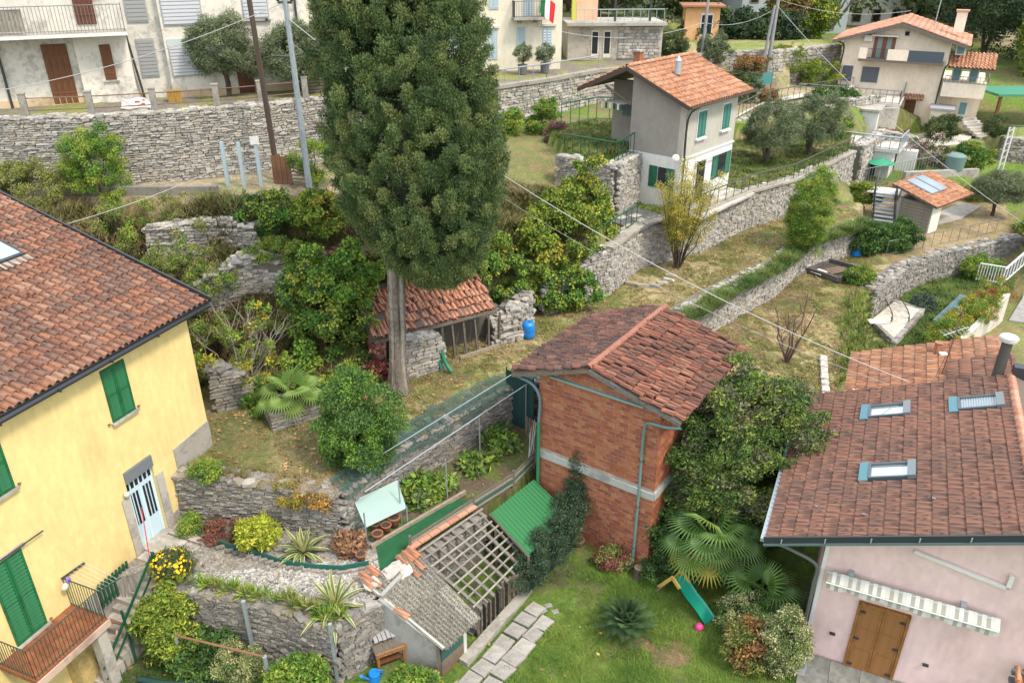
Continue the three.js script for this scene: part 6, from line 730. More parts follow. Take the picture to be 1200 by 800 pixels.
{ // garden edging, pots, glass sheet, frame over the vegetables
  const e = thing('garden_edging', 'low green plastic edging round the planted bed', 'edging', [0, 0, 0]); const pl = [[-9.6, -18.6], [-8.28, -18.0], [-7.4, -17.7], [-6.59, -17.35], [-5.6, -17.15], [-4.84, -17.1], [-4.1, -17.3]]; for (let i = 0; i + 1 < pl.length; i++) mesh('strip', beam([pl[i][0], 2.0, pl[i][1] - .12], [pl[i + 1][0], 2.0, pl[i + 1][1] - .12], .025, .2), M('edgegreen', [.02, .12, .1], .7), e);
  const kb = thing('stone_edging', 'row of grey edging stones beside the gravel path', 'edging', [0, 0, 0]); for (let i = 0; i + 1 < pl.length; i++) { for (let k = 0; k < 4; k++) { const u = k / 4, m = mesh('stone', STONES[ri(10)], PAL.grey[ri(5)], kb); m.position.set(lerp(pl[i][0], pl[i + 1][0], u), 1.95, lerp(pl[i][1], pl[i + 1][1], u)); m.scale.set(.24, .09, .1); m.rotation.y = .35 + rr(-.1, .1); } }
  const pot = (l, x, z, s, y = 1.93) => { const t = thing('flower_pot', l, 'flower pot', [x, y, z]); mesh('pot', new THREE.LatheGeometry([[.0, 0], [.11, 0], [.16, .26], [.18, .26], [.18, .31], [.15, .31], [.14, .28], [0, .27]].map(p => new THREE.Vector2(p[0] * s, p[1] * s)), 18), M('clay', [.42, .17, .09], .9, { map: grainMap }), t); mesh('soil', new THREE.CylinderGeometry(.14 * s, .14 * s, .01, 14).translate(0, .275 * s, 0), M('soilm', [.05, .035, .025]), t); };
  pot('terracotta pot at the front of the group under the glass sheet', -4.0, -18.45, 1); pot('terracotta pot in the middle of the group by the timber edging', -3.8, -18.85, .95); pot('largest terracotta pot at the back of the group by the timber edging', -3.6, -19.15, 1.15); pot('small dark clay pot at the left of the group', -4.15, -18.95, .85); pot('terracotta pot in the bed behind the yellow shrub', -8.9, -18.75, .9); pot('terracotta pot beside the dry plant in the bed', -5.0, -18.2, .9); pot('orange clay pot at the end of the bed by the garden gate', -4.35, -17.6, .9); pot('brown clay bowl at the foot of the barn wall', 2.2, -20.35, 1.1, 0);
  const g = thing('glass_sheet', 'tilted greenish corrugated glass sheet over the flower pots', 'glass sheet', [0, 0, 0]); { const P = [-4.72, 3.0, -19.0, -3.55, 3.0, -20.0, -3.2, 2.55, -19.2, -4.3, 2.55, -18.3], geo = new THREE.BufferGeometry(); geo.setAttribute('position', new THREE.Float32BufferAttribute(P, 3)); geo.setIndex([0, 2, 1, 0, 3, 2]); geo.computeVertexNormals(); mesh('sheet', geo, mats.gsheet ||= new THREE.MeshPhysicalMaterial({ color: new THREE.Color().setRGB(.55, .78, .74), roughness: .35, transmission: .55, thickness: 0, side: THREE.DoubleSide }), g); mesh('post', bar([-4.3, 1.9, -18.3], [-4.3, 3.1, -18.3], .025), galv, g); mesh('post', bar([-3.2, 1.9, -19.2], [-3.2, 2.6, -19.2], .025), galv, g); }
  const fr = thing('pipe_trellis', 'thin grey pipe frame spanning over the vegetable plot', 'trellis', [0, 0, 0]); mesh('pipe', bar([-4.3, 3.55, -18.7], [.72, 3.9, -24.6], .022), galv, fr); mesh('pipe', bar([-4.6, 3.9, -19.3], [.4, 4.1, -25.2], .018), galv, fr); for (const [x, z, y] of [[-2.07, -20.4, 3.5], [-1.1, -22.6, 3.7], [-3.4, -19.3, 3.5], [.5, -24.3, 3.9]]) mesh('post', bar([x, 1.9, z], [x, y, z], .022), galv, fr);
  const net = thing('green_netting', 'dark green netting draped over the terrace wall of the vegetable plot', 'netting', [0, 0, 0]); { const P = [], I = [], n = 30, src = vegWall.slice(0, 6); const pt = t => { const k = Math.min(4, Math.floor(t * 5)), f = t * 5 - k; return [lerp(src[k][0], src[k + 1][0], f), lerp(src[k][1], src[k + 1][1], f)]; }; for (let i = 0; i <= n; i++) { const [x, z] = pt(i / n), hgt = 3.35 + noise2(i * .7, 3) * .35; const lo = 2.9 + noise2(i * .5, 8) * .5; P.push(x + .34, lo, z + .22, x + .25, hgt, z + .16, x - .25 - noise2(i, 5) * .4, 3.72, z - .25); } for (let i = 0; i < n; i++) for (let k = 0; k < 2; k++) { const a = i * 3 + k; I.push(a, a + 1, a + 3, a + 1, a + 4, a + 3); } const geo = new THREE.BufferGeometry(); geo.setAttribute('position', new THREE.Float32BufferAttribute(P, 3)); geo.setIndex(I); geo.computeVertexNormals(); const uv = []; for (let i = 0; i < P.length / 3; i++) uv.push(i * .3, (i % 3) * .5); geo.setAttribute('uv', new THREE.Float32BufferAttribute(uv, 2));
    const am = tex(256, (x, y) => { const v = (tnoise(x, y, 40) > .52 || (x * 64 % 1) < .2) && tnoise(x, y, 5) > .38 ? 1 : 0; return [v, v, v]; }, 3, false); mesh('net', geo, M('netalpha', [.03, .085, .075], .95, { alphaMap: am, alphaTest: .5, side: THREE.DoubleSide }), net); }
  const nf = thing('net_fence', 'dark green net fence at the end of the vegetable plot by the barn', 'fence', [0, 0, 0]); mesh('net', beam([-.2, 3.05, -25.0], [.75, 3.05, -24.2], .02, 2.2), M('shadenet', [.012, .05, .05]), nf); for (const [x, z] of [[-.2, -25], [.3, -24.6], [.75, -24.2]]) mesh('post', bar([x, 1.9, z], [x, 4.25, z], .03), darkgreen, nf);
  const pk = thing('picket_fence', 'short row of weathered pickets behind the barn corner', 'fence', [.75, 1.95, -23.6], -.9); for (let i = 0; i < 6; i++) mesh('picket', boxAt(-.35 + i * .15, .45, 0, .09, .9, .025), wood, pk); mesh('crossbar', boxAt(0, .6, -.03, .95, .07, .03), oldWood, pk);
  const cp = structure('green_carpet', prism([[-3.75, -17.2], [-2.95, -17.95], [-1.25, -19.75], [-1.0, -20.1], [-1.6, -20.4], [-3.2, -19.35], [-4.0, -18.2]], 1.9, 1.965), M('carpet', [.015, .14, .05], .98, { map: grainMap }));
  const tb = thing('timber_edging', 'long timber beam edging the vegetable bed', 'timber', [0, 0, 0]); mesh('beam', beam([-4.15, 2.0, -18.1], [-1.5, 2.0, -20.7], .09, .14), M('tbeam', [.48, .43, .36], .95, { map: woodMap }), tb);
  const sk = thing('bundle_of_sticks', 'bundle of pale canes leaning at the barn corner', 'canes', [.55, 1.95, -22.3]); for (let i = 0; i < 7; i++) mesh('cane', bar([rr(-.15, .15), 0, rr(-.15, .15)], [rr(.0, .3), rr(1.2, 1.7), rr(-.25, .1)], .018, .012, 5), [bat0(), galv][i % 2], sk);
}
function bat0() { return M('cane', [.5, .47, .42], .9); }
{ // children's slide, ball, stump
  const t = thing('toy_slide', 'green plastic toy slide with yellow ladder frame', 'slide', [5.0, 0, -18.2], -.95); t.scale.setScalar(.88); const y = M('toyyel', [.62, .42, .1], .5), g = M('toygreen', [.01, .3, .2], .4); for (const z of [-.24, .24]) { mesh('side_frame', beam([-.62, 0, z], [0, .95, z], .06, .12), y, t); mesh('side_frame', beam([0, .95, z], [.35, .72, z], .06, .14), y, t); } for (let i = 0; i < 4; i++) mesh('rung', bar([-.5 + i * .14, .2 + i * .21, -.24], [-.5 + i * .14, .2 + i * .21, .24], .025), y, t);
  { const P = [], I = [], n = 16, prof = [[-.26, .1], [-.22, 0], [.22, 0], [.26, .1]]; for (let i = 0; i <= n; i++) { const u = i / n, x = .05 + u * 1.5, yy = .86 * Math.pow(1 - u, 1.25) + .06 + .07 * Math.sin(u * 6.283) * -1 * (u > .4 ? 1 : .3); for (const [z, dy] of prof) P.push(x, yy + dy, z); } for (let i = 0; i < n; i++) for (let k = 0; k < 3; k++) { const a = i * 4 + k; I.push(a, a + 1, a + 4, a + 1, a + 5, a + 4); } const geo = new THREE.BufferGeometry(); geo.setAttribute('position', new THREE.Float32BufferAttribute(P, 3)); geo.setIndex(I); geo.computeVertexNormals(); mesh('chute', geo, M('toygreen2', [.01, .3, .2], .4, { side: THREE.DoubleSide }), t); } mesh('foot', bar([-.5, .05, -.4], [-.5, .05, .4], .04), M('toypink', [.6, .2, .4], .5), t);
  const b = thing('toy_ball', 'bright pink ball lying beside the slide', 'ball', [5.45, .1, -16.85]); mesh('ball', new THREE.SphereGeometry(.12, 18, 12), M('pinkball', [.7, .04, .22], .4), b); mesh('valve', new THREE.CylinderGeometry(.015, .015, .01, 8).translate(0, .12, 0), M('pinkball2', [.5, .03, .15], .4), b);
  const s = thing('tree_stump', 'small grey tree stump at the corner of the barn', 'stump', [3.95, 0, -18.95]); mesh('stump', trunkGeo([[0, -.1, 0, .2], [0, .2, 0, .16], [.02, .42, 0, .15]]), barkM(), s); mesh('cut_face', new THREE.CylinderGeometry(.15, .15, .02, 12).translate(.02, .42, 0), wood, s);
}
{ // collapsed tile-roofed shed on the upper terrace
  const t = thing('collapsed_shed', 'half collapsed old shed with sagging orange tile roof', 'shed', [-2, 3.5, -27]); const h = t; 
  slope(h, [-2.9, 1.75, 1.84], [.84, 0, -.54], [-.46, .5, -.72], 5.1, 2.3, { kind: 'coppo', pu: .19, pv: .33, pal: TP.salmon, jit: .05, wave: .16, max: 300, skip: (s, r) => noise2(s * 1.6 + 3, r * 1.6) > .8 });
  mesh('eave_beam', beam([-2.9, 1.62, 1.8], [1.5, 1.62, -1.02], .12, .12), oldWood, h); for (let i = 0; i < 6; i++) mesh('post', beam([-.6 + i * .42, -.1, .3 - i * .27], [-.6 + i * .42 + rr(-.1, .1), 1.5, .35 - i * .27], .07, .07), oldWood, h); for (let i = 0; i < 9; i++) mesh('loose_stick', bar([-.5 + i * .2, -.1, .0 - i * .13], [-.5 + i * .2 + rr(-.3, .3), rr(.7, 1.4), -.2 - i * .13], .025, .015, 5), oldWood, h); mesh('side_wall', beam([-2.7, .9, 1.5], [-3.6, 1.1, .1], .3, 1.9), M('redwall', [.5, .3, .25], .95, { map: agedMap }), h); mesh('back_wall', beam([-3.0, .6, .3], [1.4, .6, -2.2], .3, 1.4), M('core0.13,0.12,0.11', [.13, .12, .11]), h); mesh('sill_beam', beam([.0, .08, .1], [1.5, .12, -.9], .12, .14), M('tbeam', [.48, .43, .36]), h);
  const p = thing('green_hose', 'green plastic sheet roll leaning at the old shed', 'plastic roll', [-2.6, 3.55, -26.0]); mesh('roll', tube([[-.05, 1.2, -.25], [0, .7, -.1], [.15, .3, .05], [.35, .05, .2]], .08, 16, 8), M('rollgreen', [.01, .16, .08], .5), p); mesh('roll', tube([[-.2, 1.0, -.25], [-.12, .5, -.1], [-.05, .05, .05]], .05, 12, 8), M('rollgreen', [.01, .16, .08]), p);
  const pl = thing('stone_planter', 'square raised stone planter with a young fan palm', 'planter', [-7.5, 3.5, -22.9], .55); const list = []; for (let y = .05; y < .6; y += .13) for (const [ax, az, bx, bz] of [[-.7, .55, .7, .55], [.7, .55, .7, -.55], [-.7, -.55, -.7, .55], [-.7, -.55, .7, -.55]]) for (let s = .1; s < 1; s += .22) list.push({ g: STONES[ri(10)], c: ri(7), m: new THREE.Matrix4().compose(V(lerp(ax, bx, s), y, lerp(az, bz, s)), new THREE.Quaternion().setFromEuler(new THREE.Euler(0, ax === bx ? 1.57 : 0, 0)), V(.32, .13, .22)) }); pieces(pl, 'stone', list, PAL.grey, 300); mesh('soil', boxAt(0, .28, 0, 1.3, .55, 1.0), M('soilm', [.05, .035, .025]), pl);
  const rb = thing('fallen_tiles', 'heap of fallen old roof tiles on the overgrown ruin', 'rubble', [-6.1, 7.2, -28.0]); const tg = tileGeo(.2, .4, 'coppo'); for (let i = 0; i < 26; i++) { const m = mesh('tile', tg, TP.old[ri(7)], rb); m.position.set(rr(-.8, .8), rr(0, .2), rr(-.5, .5)); m.rotation.set(rr(.2, .7), rr(.4, 1.3), rr(-.2, .2)); }
  const fk = thing('garden_toys', 'clutter of pink and white pots beside the cypress trunk', 'garden clutter', [-5.4, 3.5, -23.4]); for (let i = 0; i < 6; i++) mesh('pot', new THREE.CylinderGeometry(.1, .07, .2, 10).translate(rr(-.5, .5), .3 + rr(0, .5), rr(-.4, .4)), [M('cl0', [.6, .4, .36]), white, M('cl1', [.5, .08, .12])][i % 3], fk);
}
{ // pit frame, slab, blue panel, low kerb
  const t = thing('pit_frame', 'square dark frame round a dug pit on the dry terrace', 'pit frame', [17.2, 2.05, -39.4]); const c = [[-1.42, -.1], [.15, -1.45], [1.4, -.25], [-.3, 1.3]]; for (let i = 0; i < 4; i++) { const a = c[i], b = c[(i + 1) % 4]; mesh('frame_beam', beam([a[0], .12, a[1]], [b[0], .12, b[1]], .16, .26), M('pitf', [.14, .13, .14], .9, { map: agedMap }), t); } mesh('pit_floor', prism(c.map(p => [p[0] * .95, p[1] * .95]), .0, .03), M('pitfl', [.075, .065, .055], 1), t); for (let i = 0; i < 4; i++) mesh('plank', boxAt(.1 + rr(-.1, .1), .08 + i * .02, -.35 + i * .22, 1.3, .05, .12).rotateY(.4), wood, t); mesh('plate', boxAt(-.85, .1, -.35, .7, .04, .6).rotateY(.6), white, t);
  const s = thing('concrete_slab', 'raised concrete slab with stone sides in the lower lawn', 'slab', [19.5, .5, -36.4]); const q = [[-1.4, .25], [.75, -2.05], [1.75, -1.0], [-1.25, 2.6]]; mesh('slab', prism(q, .12, .32), M('slabtop', [.52, .5, .46], .95, { map: agedMap }), s); const list = []; for (const [i, j] of [[2, 3], [1, 2], [3, 0]]) { const a = q[i], b = q[j], L = Math.hypot(b[0] - a[0], b[1] - a[1]); for (let y = .0; y < .32; y += .14) for (let u = .03; u < 1; u += .3 / L) list.push({ g: STONES[ri(10)], c: ri(7), m: new THREE.Matrix4().compose(V(lerp(a[0], b[0], u), y, lerp(a[1], b[1], u)), new THREE.Quaternion().setFromEuler(new THREE.Euler(0, -Math.atan2(b[1] - a[1], b[0] - a[0]), 0)), V(.32, .15, .24)) }); } pieces(s, 'stone', list, PAL.grey, 300); mesh('plank', boxAt(-1.3, .36, .55, .8, .05, .45), white, s); for (const x of [-.35, .5]) mesh('rope', tube([[x - .6, .9, 1.2], [x - .2, .4, .6], [x + .3, .38, -.6], [x + .1, .9, -1.5]], .025, 18, 5), M('vinestem', [.05, .03, .025]), s);
  const b = thing('blue_panel', 'long blue sheet panel lying on low blocks in the lawn', 'panel', [0, 0, 0]); { const P = prism([[21.0, -35.9], [24.0, -39.1], [24.75, -38.75], [21.75, -35.5]], .82, .9); mesh('sheet', P, M('bluesheet', [.13, .24, .33], .6, { map: grainMap }), b); for (const [x, z] of [[21.4, -35.8], [22.8, -37.3], [24.2, -38.8]]) mesh('block', boxAt(x, .62, z, .5, .4, .4), M('blk', [.1, .1, .11]), b); }
  const k = thing('low_kerb', 'broken curved row of edging stones on the dry terrace', 'edging', [0, 0, 0]); for (const [x, z] of [[5.0, -34.3], [5.5, -33.95], [6.0, -33.7], [6.5, -33.7], [6.95, -34.0], [7.3, -34.4], [7.5, -34.9]]) { const m = mesh('stone', STONES[ri(10)], PAL.white[ri(7)], k); m.position.set(x, 3.7, z); m.scale.set(.55, .16, .2); m.rotation.y = rr(-.6, .6); }
  const r = thing('road_kerb', 'curved white kerb stones at the edge of the lower terrace', 'edging', [0, 0, 0]); for (let i = 0; i < 7; i++) { const m = mesh('stone', STONES[ri(10)], PAL.white[3], r); m.position.set(12.2 + i * .16, 2.05, -26.6 - i * .5); m.scale.set(.3, .2, .5); m.rotation.y = -.3; }
}
// ---------- plants ----------
function mass(name, label, category, c, r, o = {}) { const y = o.y ?? groundY(c[0], c[2]); return plant(name, label, category, c[0], c[2], { y, r, cy: c[1] - y, ...o }); }
{ // the great cypress
  const t = thing('cypress_tree', 'huge dark green cypress with bare grey trunk on the dry terrace', 'tree', [-4.06, 3.5, -24.56]);
  const bm = M('cyptrunk', [.36, .335, .31], .95, { map: rep(woodMap, 1, .3), bumpMap: bumpGrain, bumpScale: .05 });
  const trunk = mesh('trunk', trunkGeo([[0, -.2, 0, .4], [.02, .5, 0, .3], [.09, 1.6, .04, .25], [.12, 3, -.03, .22], [.25, 4.4, 0, .23], [.5, 6, 0, .28], [.85, 9, 0, .24], [1, 14, 0, .1]]), bm, t);
  for (let i = 0; i < 9; i++) { const a = i / 9 * 6.28 + rr(-.2, .2), f = (k, y) => [Math.cos(a + k * .25) * (.22 + (y < .3 ? .13 : 0)) + lerp(0, .22, y / 4.4), y, Math.sin(a + k * .25) * .22]; mesh('bark_ridge', tube([f(0, -.1), f(.3, 1.2), f(.1, 2.4), f(.5, 3.6), f(.3, 4.8)], rr(.06, .11), 14, 6), [bm, M('cyptrunk2', [.45, .425, .4], .95, { map: woodMap })][i % 2], trunk); }
  for (let i = 0; i < 7; i++) { const a = rr(0, 6.28); mesh('branch', limb([.3, 4.2 + i * .3, 0], [.6 + Math.cos(a) * 1.6, 5.6 + i * .5, Math.sin(a) * 1.6], .1, .03, .1), bm, trunk); }
  const pts = []; const R = y => y < 5 ? .6 + (y - 4.3) * 1.3 : y < 6.5 ? 1.5 + (y - 5) * .55 : y < 8 ? 2.33 + (y - 6.5) * .2 : y < 11 ? 2.64 : 2.64 - Math.pow((y - 11) / 8.2, 1.4) * 2.4, CX = y => y < 6.5 ? 1.25 + (6.5 - y) * .2 : 1.25 - (y - 6.5) * .08;
  for (let i = 0; i < 2300; i++) { const y = rr(4.3, 19), a = rr(0, 6.283), rad = R(y) * (1 + (noise2(a * 2.2, y * .9) - .5) * .2) * rr(.78, .97) - .1; if (rad < .15) continue; const ax = V(Math.cos(a) * .62, rr(.55, 1.25), Math.sin(a) * .62).add(V(rr(-.3, .3), 0, rr(-.3, .3))).normalize(), len = rr(.35, .62), w = rr(.13, .2), tone = rr(.05, .95);
    for (let k = 0; k < 20; k++) { const t = k / 20, q = w * Math.sin(Math.PI * Math.min(1, t * .85 + .15)); pts.push({ x: CX(y) + Math.cos(a) * rad + ax.x * len * t + rr(-q, q), y: y + ax.y * len * t + rr(-q, q) * .7 - .25, z: Math.sin(a) * rad + ax.z * len * t + rr(-q, q), s: .72, k: clamp(tone + rr(-.16, .16), 0, .999) }); } }
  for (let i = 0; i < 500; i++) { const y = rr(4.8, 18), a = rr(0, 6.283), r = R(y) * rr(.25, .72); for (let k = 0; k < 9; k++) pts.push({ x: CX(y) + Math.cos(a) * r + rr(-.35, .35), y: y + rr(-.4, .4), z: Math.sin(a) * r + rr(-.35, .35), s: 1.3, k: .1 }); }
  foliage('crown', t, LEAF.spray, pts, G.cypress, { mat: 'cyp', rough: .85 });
}
// hand-placed shrubs and trees
mass('bushy_shrub', 'dense dark green bush at the corner of the dry lawn', 'bush', [-4.75, 4.85, -20.4], [1.15, 1.55, 1.1], { y: 3.5, n: 150, per: 22, cr: .3, cols: [...G.dark.slice(1), ...G.bright.slice(0, 2)], leaf: LEAF.small, s: 1.25 });
{ const t = mass('creeper_mass', 'tall yellow-green creeper covering the rubble wall beside the cypress', 'creeper', [1.8, 6.0, -32.5], [1.5, 2.0, 1.1], { n: 170, per: 22, cr: .4, lump: .9, cols: G.hedge, leaf: LEAF.vine, s: .95 }), y0 = t.position.y, at = (x, y, z) => [x - 1.8, y - y0, z + 32.5];
  foliage('foliage', t, LEAF.vine, [...crownPts(at(.2, 5.2, -31.5), [1.5, 1.5, .9], 90, 20, .34, { lump: 1 }), ...crownPts(at(3.0, 6.9, -34.1), [1.2, 2.1, 1.0], 110, 20, .36, { lump: 1 }), ...crownPts(at(3.9, 5.6, -34.6), [.8, 1.5, .7], 50, 18, .3)], G.hedge, {});
  foliage('foliage', t, LEAF.vine, [...crownPts(at(1.6, 4.5, -31.2), [1.9, .8, .55], 80, 18, .3), ...crownPts(at(3.3, 5.0, -33.2), [.9, 1.2, .5], 50, 18, .28)], G.ivy); }
{ const t = mass('ivy_mass', 'dense green ivy mound smothering the ruin beside the cypress trunk', 'ivy', [-6.75, 6.3, -26.2], [1.5, 1.8, 1.3], { n: 120, per: 22, cr: .32, lump: 1.1, cols: G.ivy, leaf: LEAF.vine, s: .95 });
  foliage('foliage', t, LEAF.vine, [...crownPts([.2, -1.0, 1.2], [1.6, 1.4, .9], 90, 20, .32), ...crownPts([.5, 2.2, -.8], [1.6, .7, 1], 70, 18, .32)], G.bright); foliage('foliage', t, LEAF.vine, crownPts([1.75, -1.2, .8], [.55, 1.5, .5], 34, 16, .22), G.red); }
mass('ivy_mass', 'green ivy and brambles spilling below the blue gate', 'ivy', [-9.6, 8.4, -29.4], [1.7, .6, .8], { n: 56, per: 20, cr: .32, cols: G.ivy, leaf: LEAF.vine, s: .9 });
mass('ivy_mass', 'yellow-green bramble clump between the steel pole and the cypress', 'ivy', [-7.3, 8.5, -29.0], [.9, .8, .8], { n: 36, per: 20, cr: .3, cols: G.hedge, leaf: LEAF.vine, s: .9 });
mass('bushy_shrub', 'yellow-green shrub growing over a frame against the tall stone wall', 'bush', [-16, 10.1, -30.2], [1.15, 1.35, .8], { n: 100, per: 20, cr: .26, cols: G.bright, leaf: LEAF.small, s: 1.1 });
mass('bushy_shrub', 'olive-coloured bush above the ridge of the yellow roof', 'bush', [-18.6, 9.3, -29.6], [1.7, 1.0, .9], { n: 80, per: 20, cr: .3, cols: G.scrub, leaf: LEAF.small, s: 1.1 });
mass('hedge_shrub', 'yellow-green hedge bush beside the lane at the steel pole', 'bush', [-7.9, 10.0, -31.6], [1.0, .8, .7], { n: 46, per: 18, cr: .25, cols: G.bright, leaf: LEAF.small });
mass('ivy_mass', 'trailing ivy spilling over the left end of the ruined wall', 'ivy', [-10.9, 7.0, -26.7], [.9, .5, .6], { n: 34, per: 16, cr: .24, cols: [...G.ivy, ...G.scrub], leaf: LEAF.small, stems: 2 });
mass('ivy_mass', 'yellowish creeper draped over the crest of the ruined wall', 'ivy', [-8.7, 7.75, -27.3], [1.1, .35, .5], { n: 34, per: 16, cr: .2, cols: [...G.hedge, ...G.ivy], leaf: LEAF.small, stems: 2 });
mass('ivy_mass', 'creeper clump at the foot of the ruined wall', 'ivy', [-8.0, 5.6, -26.0], [.9, .6, .5], { n: 30, per: 16, cr: .22, cols: G.scrub, leaf: LEAF.small, stems: 3 });
mass('ivy_mass', 'leafy creeper on the bank between the old shed and the tall creeper', 'ivy', [-.7, 5.2, -30.2], [1.3, 1.2, .6], { n: 60, per: 18, cr: .28, cols: G.ivy, leaf: LEAF.vine, stems: 3 });
mass('ivy_mass', 'brambles on the bank directly behind the old shed roof', 'ivy', [-3.2, 6.3, -28.9], [1.8, .9, .6], { n: 60, per: 18, cr: .28, cols: G.hedge, leaf: LEAF.vine, stems: 3 });
for (const [l, x, z, y, r] of [['weedy green clump on the bank behind the tool shed', 27.5, -51.2, 2.5, [1.3, .6, .6]], ['grassy shrub clump beside the concrete path', 31.2, -51.6, 2.3, [1.2, .6, .6]], ['green shrub clump under the terrace wall of the dry yard', 31.5, -46.6, .9, [1.6, .7, .7]], ['trailing green clump on the rim of the yard wall', 22.4, -49.2, 3.0, [.9, .6, .8]]]) mass('garden_shrub', l, 'bush', [x, y + r[1] * .8, z], r, { y, n: 40, per: 14, cr: .28, cols: [...G.hedge, ...G.bright], leaf: LEAF.broad, stems: 3 });
// scrub on the bank
{ const list = [[-13.6, 7.6, -27.6, 1.5, .9], [-11.9, 7.2, -27.0, 1.2, 1.0], [-14.8, 8.4, -28.8, 1.3, .9], [-12.6, 8.6, -29.2, 1.4, .8], [-10.8, 5.4, -25.6, 1.0, .7], [-11.6, 6.4, -26.2, 1.0, .7], [-9.3, 4.5, -24.6, .8, .5], [-4.6, 7.8, -28.4, 1.1, .8], [-12.9, 5.8, -25.6, 1.2, .9]];
  const lab = ['straggly olive-green scrub bush on the bank above the yellow roof', 'dry yellowish scrub bush on the bank beside the ruined wall'];
  list.forEach(([x, y, z, r, h], i) => mass('scrub_bush', lab[i < 4 || i === 9 ? 0 : 1], 'bush', [x, y, z], [r * .95, h * .8, r * .75], { n: 26, per: 11, cr: .26, cols: i % 2 ? G.scrub : [...G.scrub, ...G.bright], leaf: LEAF.small, s: 1.05, stems: 16, tr: .025, fill: .05, lump: 1.2, group: i < 4 || i === 9 ? 'scrub on the bank above the yellow roof' : 'scrub on the bank by the ruined wall' })); }
{ // half bare fig tree
  const t = mass('fig_tree', 'half bare fig tree with yellow leaves at the corner of the yellow house', 'tree', [-9.3, 5.3, -24.1], [1.7, 1.5, 1.2], { y: 3.8, n: 24, per: 6, cr: .26, cols: [...G.yellow, ...G.bright], leaf: LEAF.big, s: .65, stems: 0 }); const g = []; for (let i = 0; i < 15; i++) { const a = rr(0, 6.28), b = [Math.cos(a) * rr(.6, 2.1), rr(.8, 3.2), Math.sin(a) * rr(.5, 1.3)]; g.push(limb([rr(-.1, .1), 0, rr(-.1, .1)], b, .034, .01, .16)); for (let k = 0; k < 3; k++) g.push(limb(b.map((v, j) => v * (j === 1 ? .8 : .7)), [b[0] + rr(-.7, .7), b[1] + rr(-.1, .6), b[2] + rr(-.5, .5)], .016, .006, .08, 3)); } mesh('trunk', cat(g), M('figbark', [.25, .225, .2], .9), t);
  foliage('leaves', t, LEAF.big, crownPts([1.0, -.1, .5], [1.0, .6, .7], 18, 8, .26, { s: .8 }), [...G.bright, ...G.dark], {}); }
// olive trees
for (const [l, x, z, y, c, r, tr] of [['round clipped olive tree in front of the white house shutters', -12.4, -36, 11.75, 1.8, [1.3, 1.25, 1.2], .09], ['second olive tree behind the two poles, beside the wood stack', -9.5, -36.6, 11.75, 1.5, [1.2, 1.2, 1.1], .09], ['broad grey-green olive tree in the garden beside the grey house', 15.2, -47.3, 5.9, 2.0, [1.55, 1.35, 1.4], .13], ['spreading silvery olive tree next to the stone staircase', 18.4, -49.2, 6.0, 1.9, [1.6, 1.45, 1.5], .13], ['small olive tree with open branches by the concrete path', 30.4, -48.5, 2.2, 1.7, [1.5, .9, 1.2], .09]]) {
  const t = plant('olive_tree', l, 'tree', x, z, { y, r, cy: c, n: 130, per: 20, cr: .32, cols: G.olive, leaf: LEAF.fine, s: 1.35, tr, stems: 1, low: -.6 }); const g = []; for (let i = 0; i < 5; i++) { const a = i * 1.26; g.push(limb([0, c * .4, 0], [Math.cos(a) * r[0] * .6, c + r[1] * .2, Math.sin(a) * r[2] * .6], tr * .6, .02, .08)); } g.push(limb([0, -.1, 0], [0, c * .55, 0], tr * 1.2, tr, .04)); mesh('limb', cat(g), barkM(), t); }
mass('juniper_shrub', 'tall feathery green conifer shrub at the end of the dry terrace', 'shrub', [14.9, 5.6, -38.5], [1.0, 1.9, .95], { n: 150, per: 20, cr: .26, cols: G.bright, leaf: LEAF.fine, s: 1.3, y: 3.75 });
{ const t = thing('slender_tree', 'slender multi-stemmed tree with sparse yellow-green leaves on the dry terrace', 'tree', [8.0, 3.8, -35.9]); const g = [], pts = []; for (let i = 0; i < 20; i++) { const a = rr(0, 6.28), e = rr(.3, 1.6), top = [Math.cos(a) * e, rr(2.4, 5.1), Math.sin(a) * e]; g.push(limb([Math.cos(a) * .1, -.1, Math.sin(a) * .1], top, .04, .008, .1)); for (let k = 0; k < 75; k++) { const u = Math.sqrt(rr(.12, 1)); pts.push({ x: top[0] * u + rr(-.25, .25), y: top[1] * u + rr(-.15, .25), z: top[2] * u + rr(-.25, .25), s: 1.0 }); } } mesh('trunk', cat(g), barkM(), t); foliage('crown', t, LEAF.small, pts, [[.3, .28, .04], [.38, .32, .05], [.2, .22, .035], [.45, .36, .06]]); }
// hedge by the pit, and hedges on the upper lawn
{ const t = thing('clipped_hedge', 'dark green loose hedge behind the pit and the blue barrel', 'hedge', [20.6, 2.1, -42.4]); foliage('foliage', t, LEAF.broad, [...crownPts([-.9, .75, .15], [1.2, .75, .6], 80, 18, .28), ...crownPts([.9, .75, -.2], [1.3, .75, .6], 80, 18, .28)], G.dark);
  const u = thing('clipped_hedge', 'tall green hedge against the rubble wall with graffiti', 'hedge', [.7, 7.1, -47.2]); foliage('foliage', u, LEAF.broad, [...crownPts([-.8, .7, 0], [.6, 1.1, .5], 40, 16, .25), ...crownPts([1.1, .9, -.3], [.9, 1.3, .6], 70, 16, .28)], G.bright); }
mass('smoke_bush', 'round purple-brown bush at the edge of the small fenced lawn', 'bush', [2.5, 7.9, -45.2], [.75, .75, .7], { n: 40, per: 16, cr: .22, cols: [[.13, .07, .07], [.18, .1, .09], [.09, .06, .05]], leaf: LEAF.small });
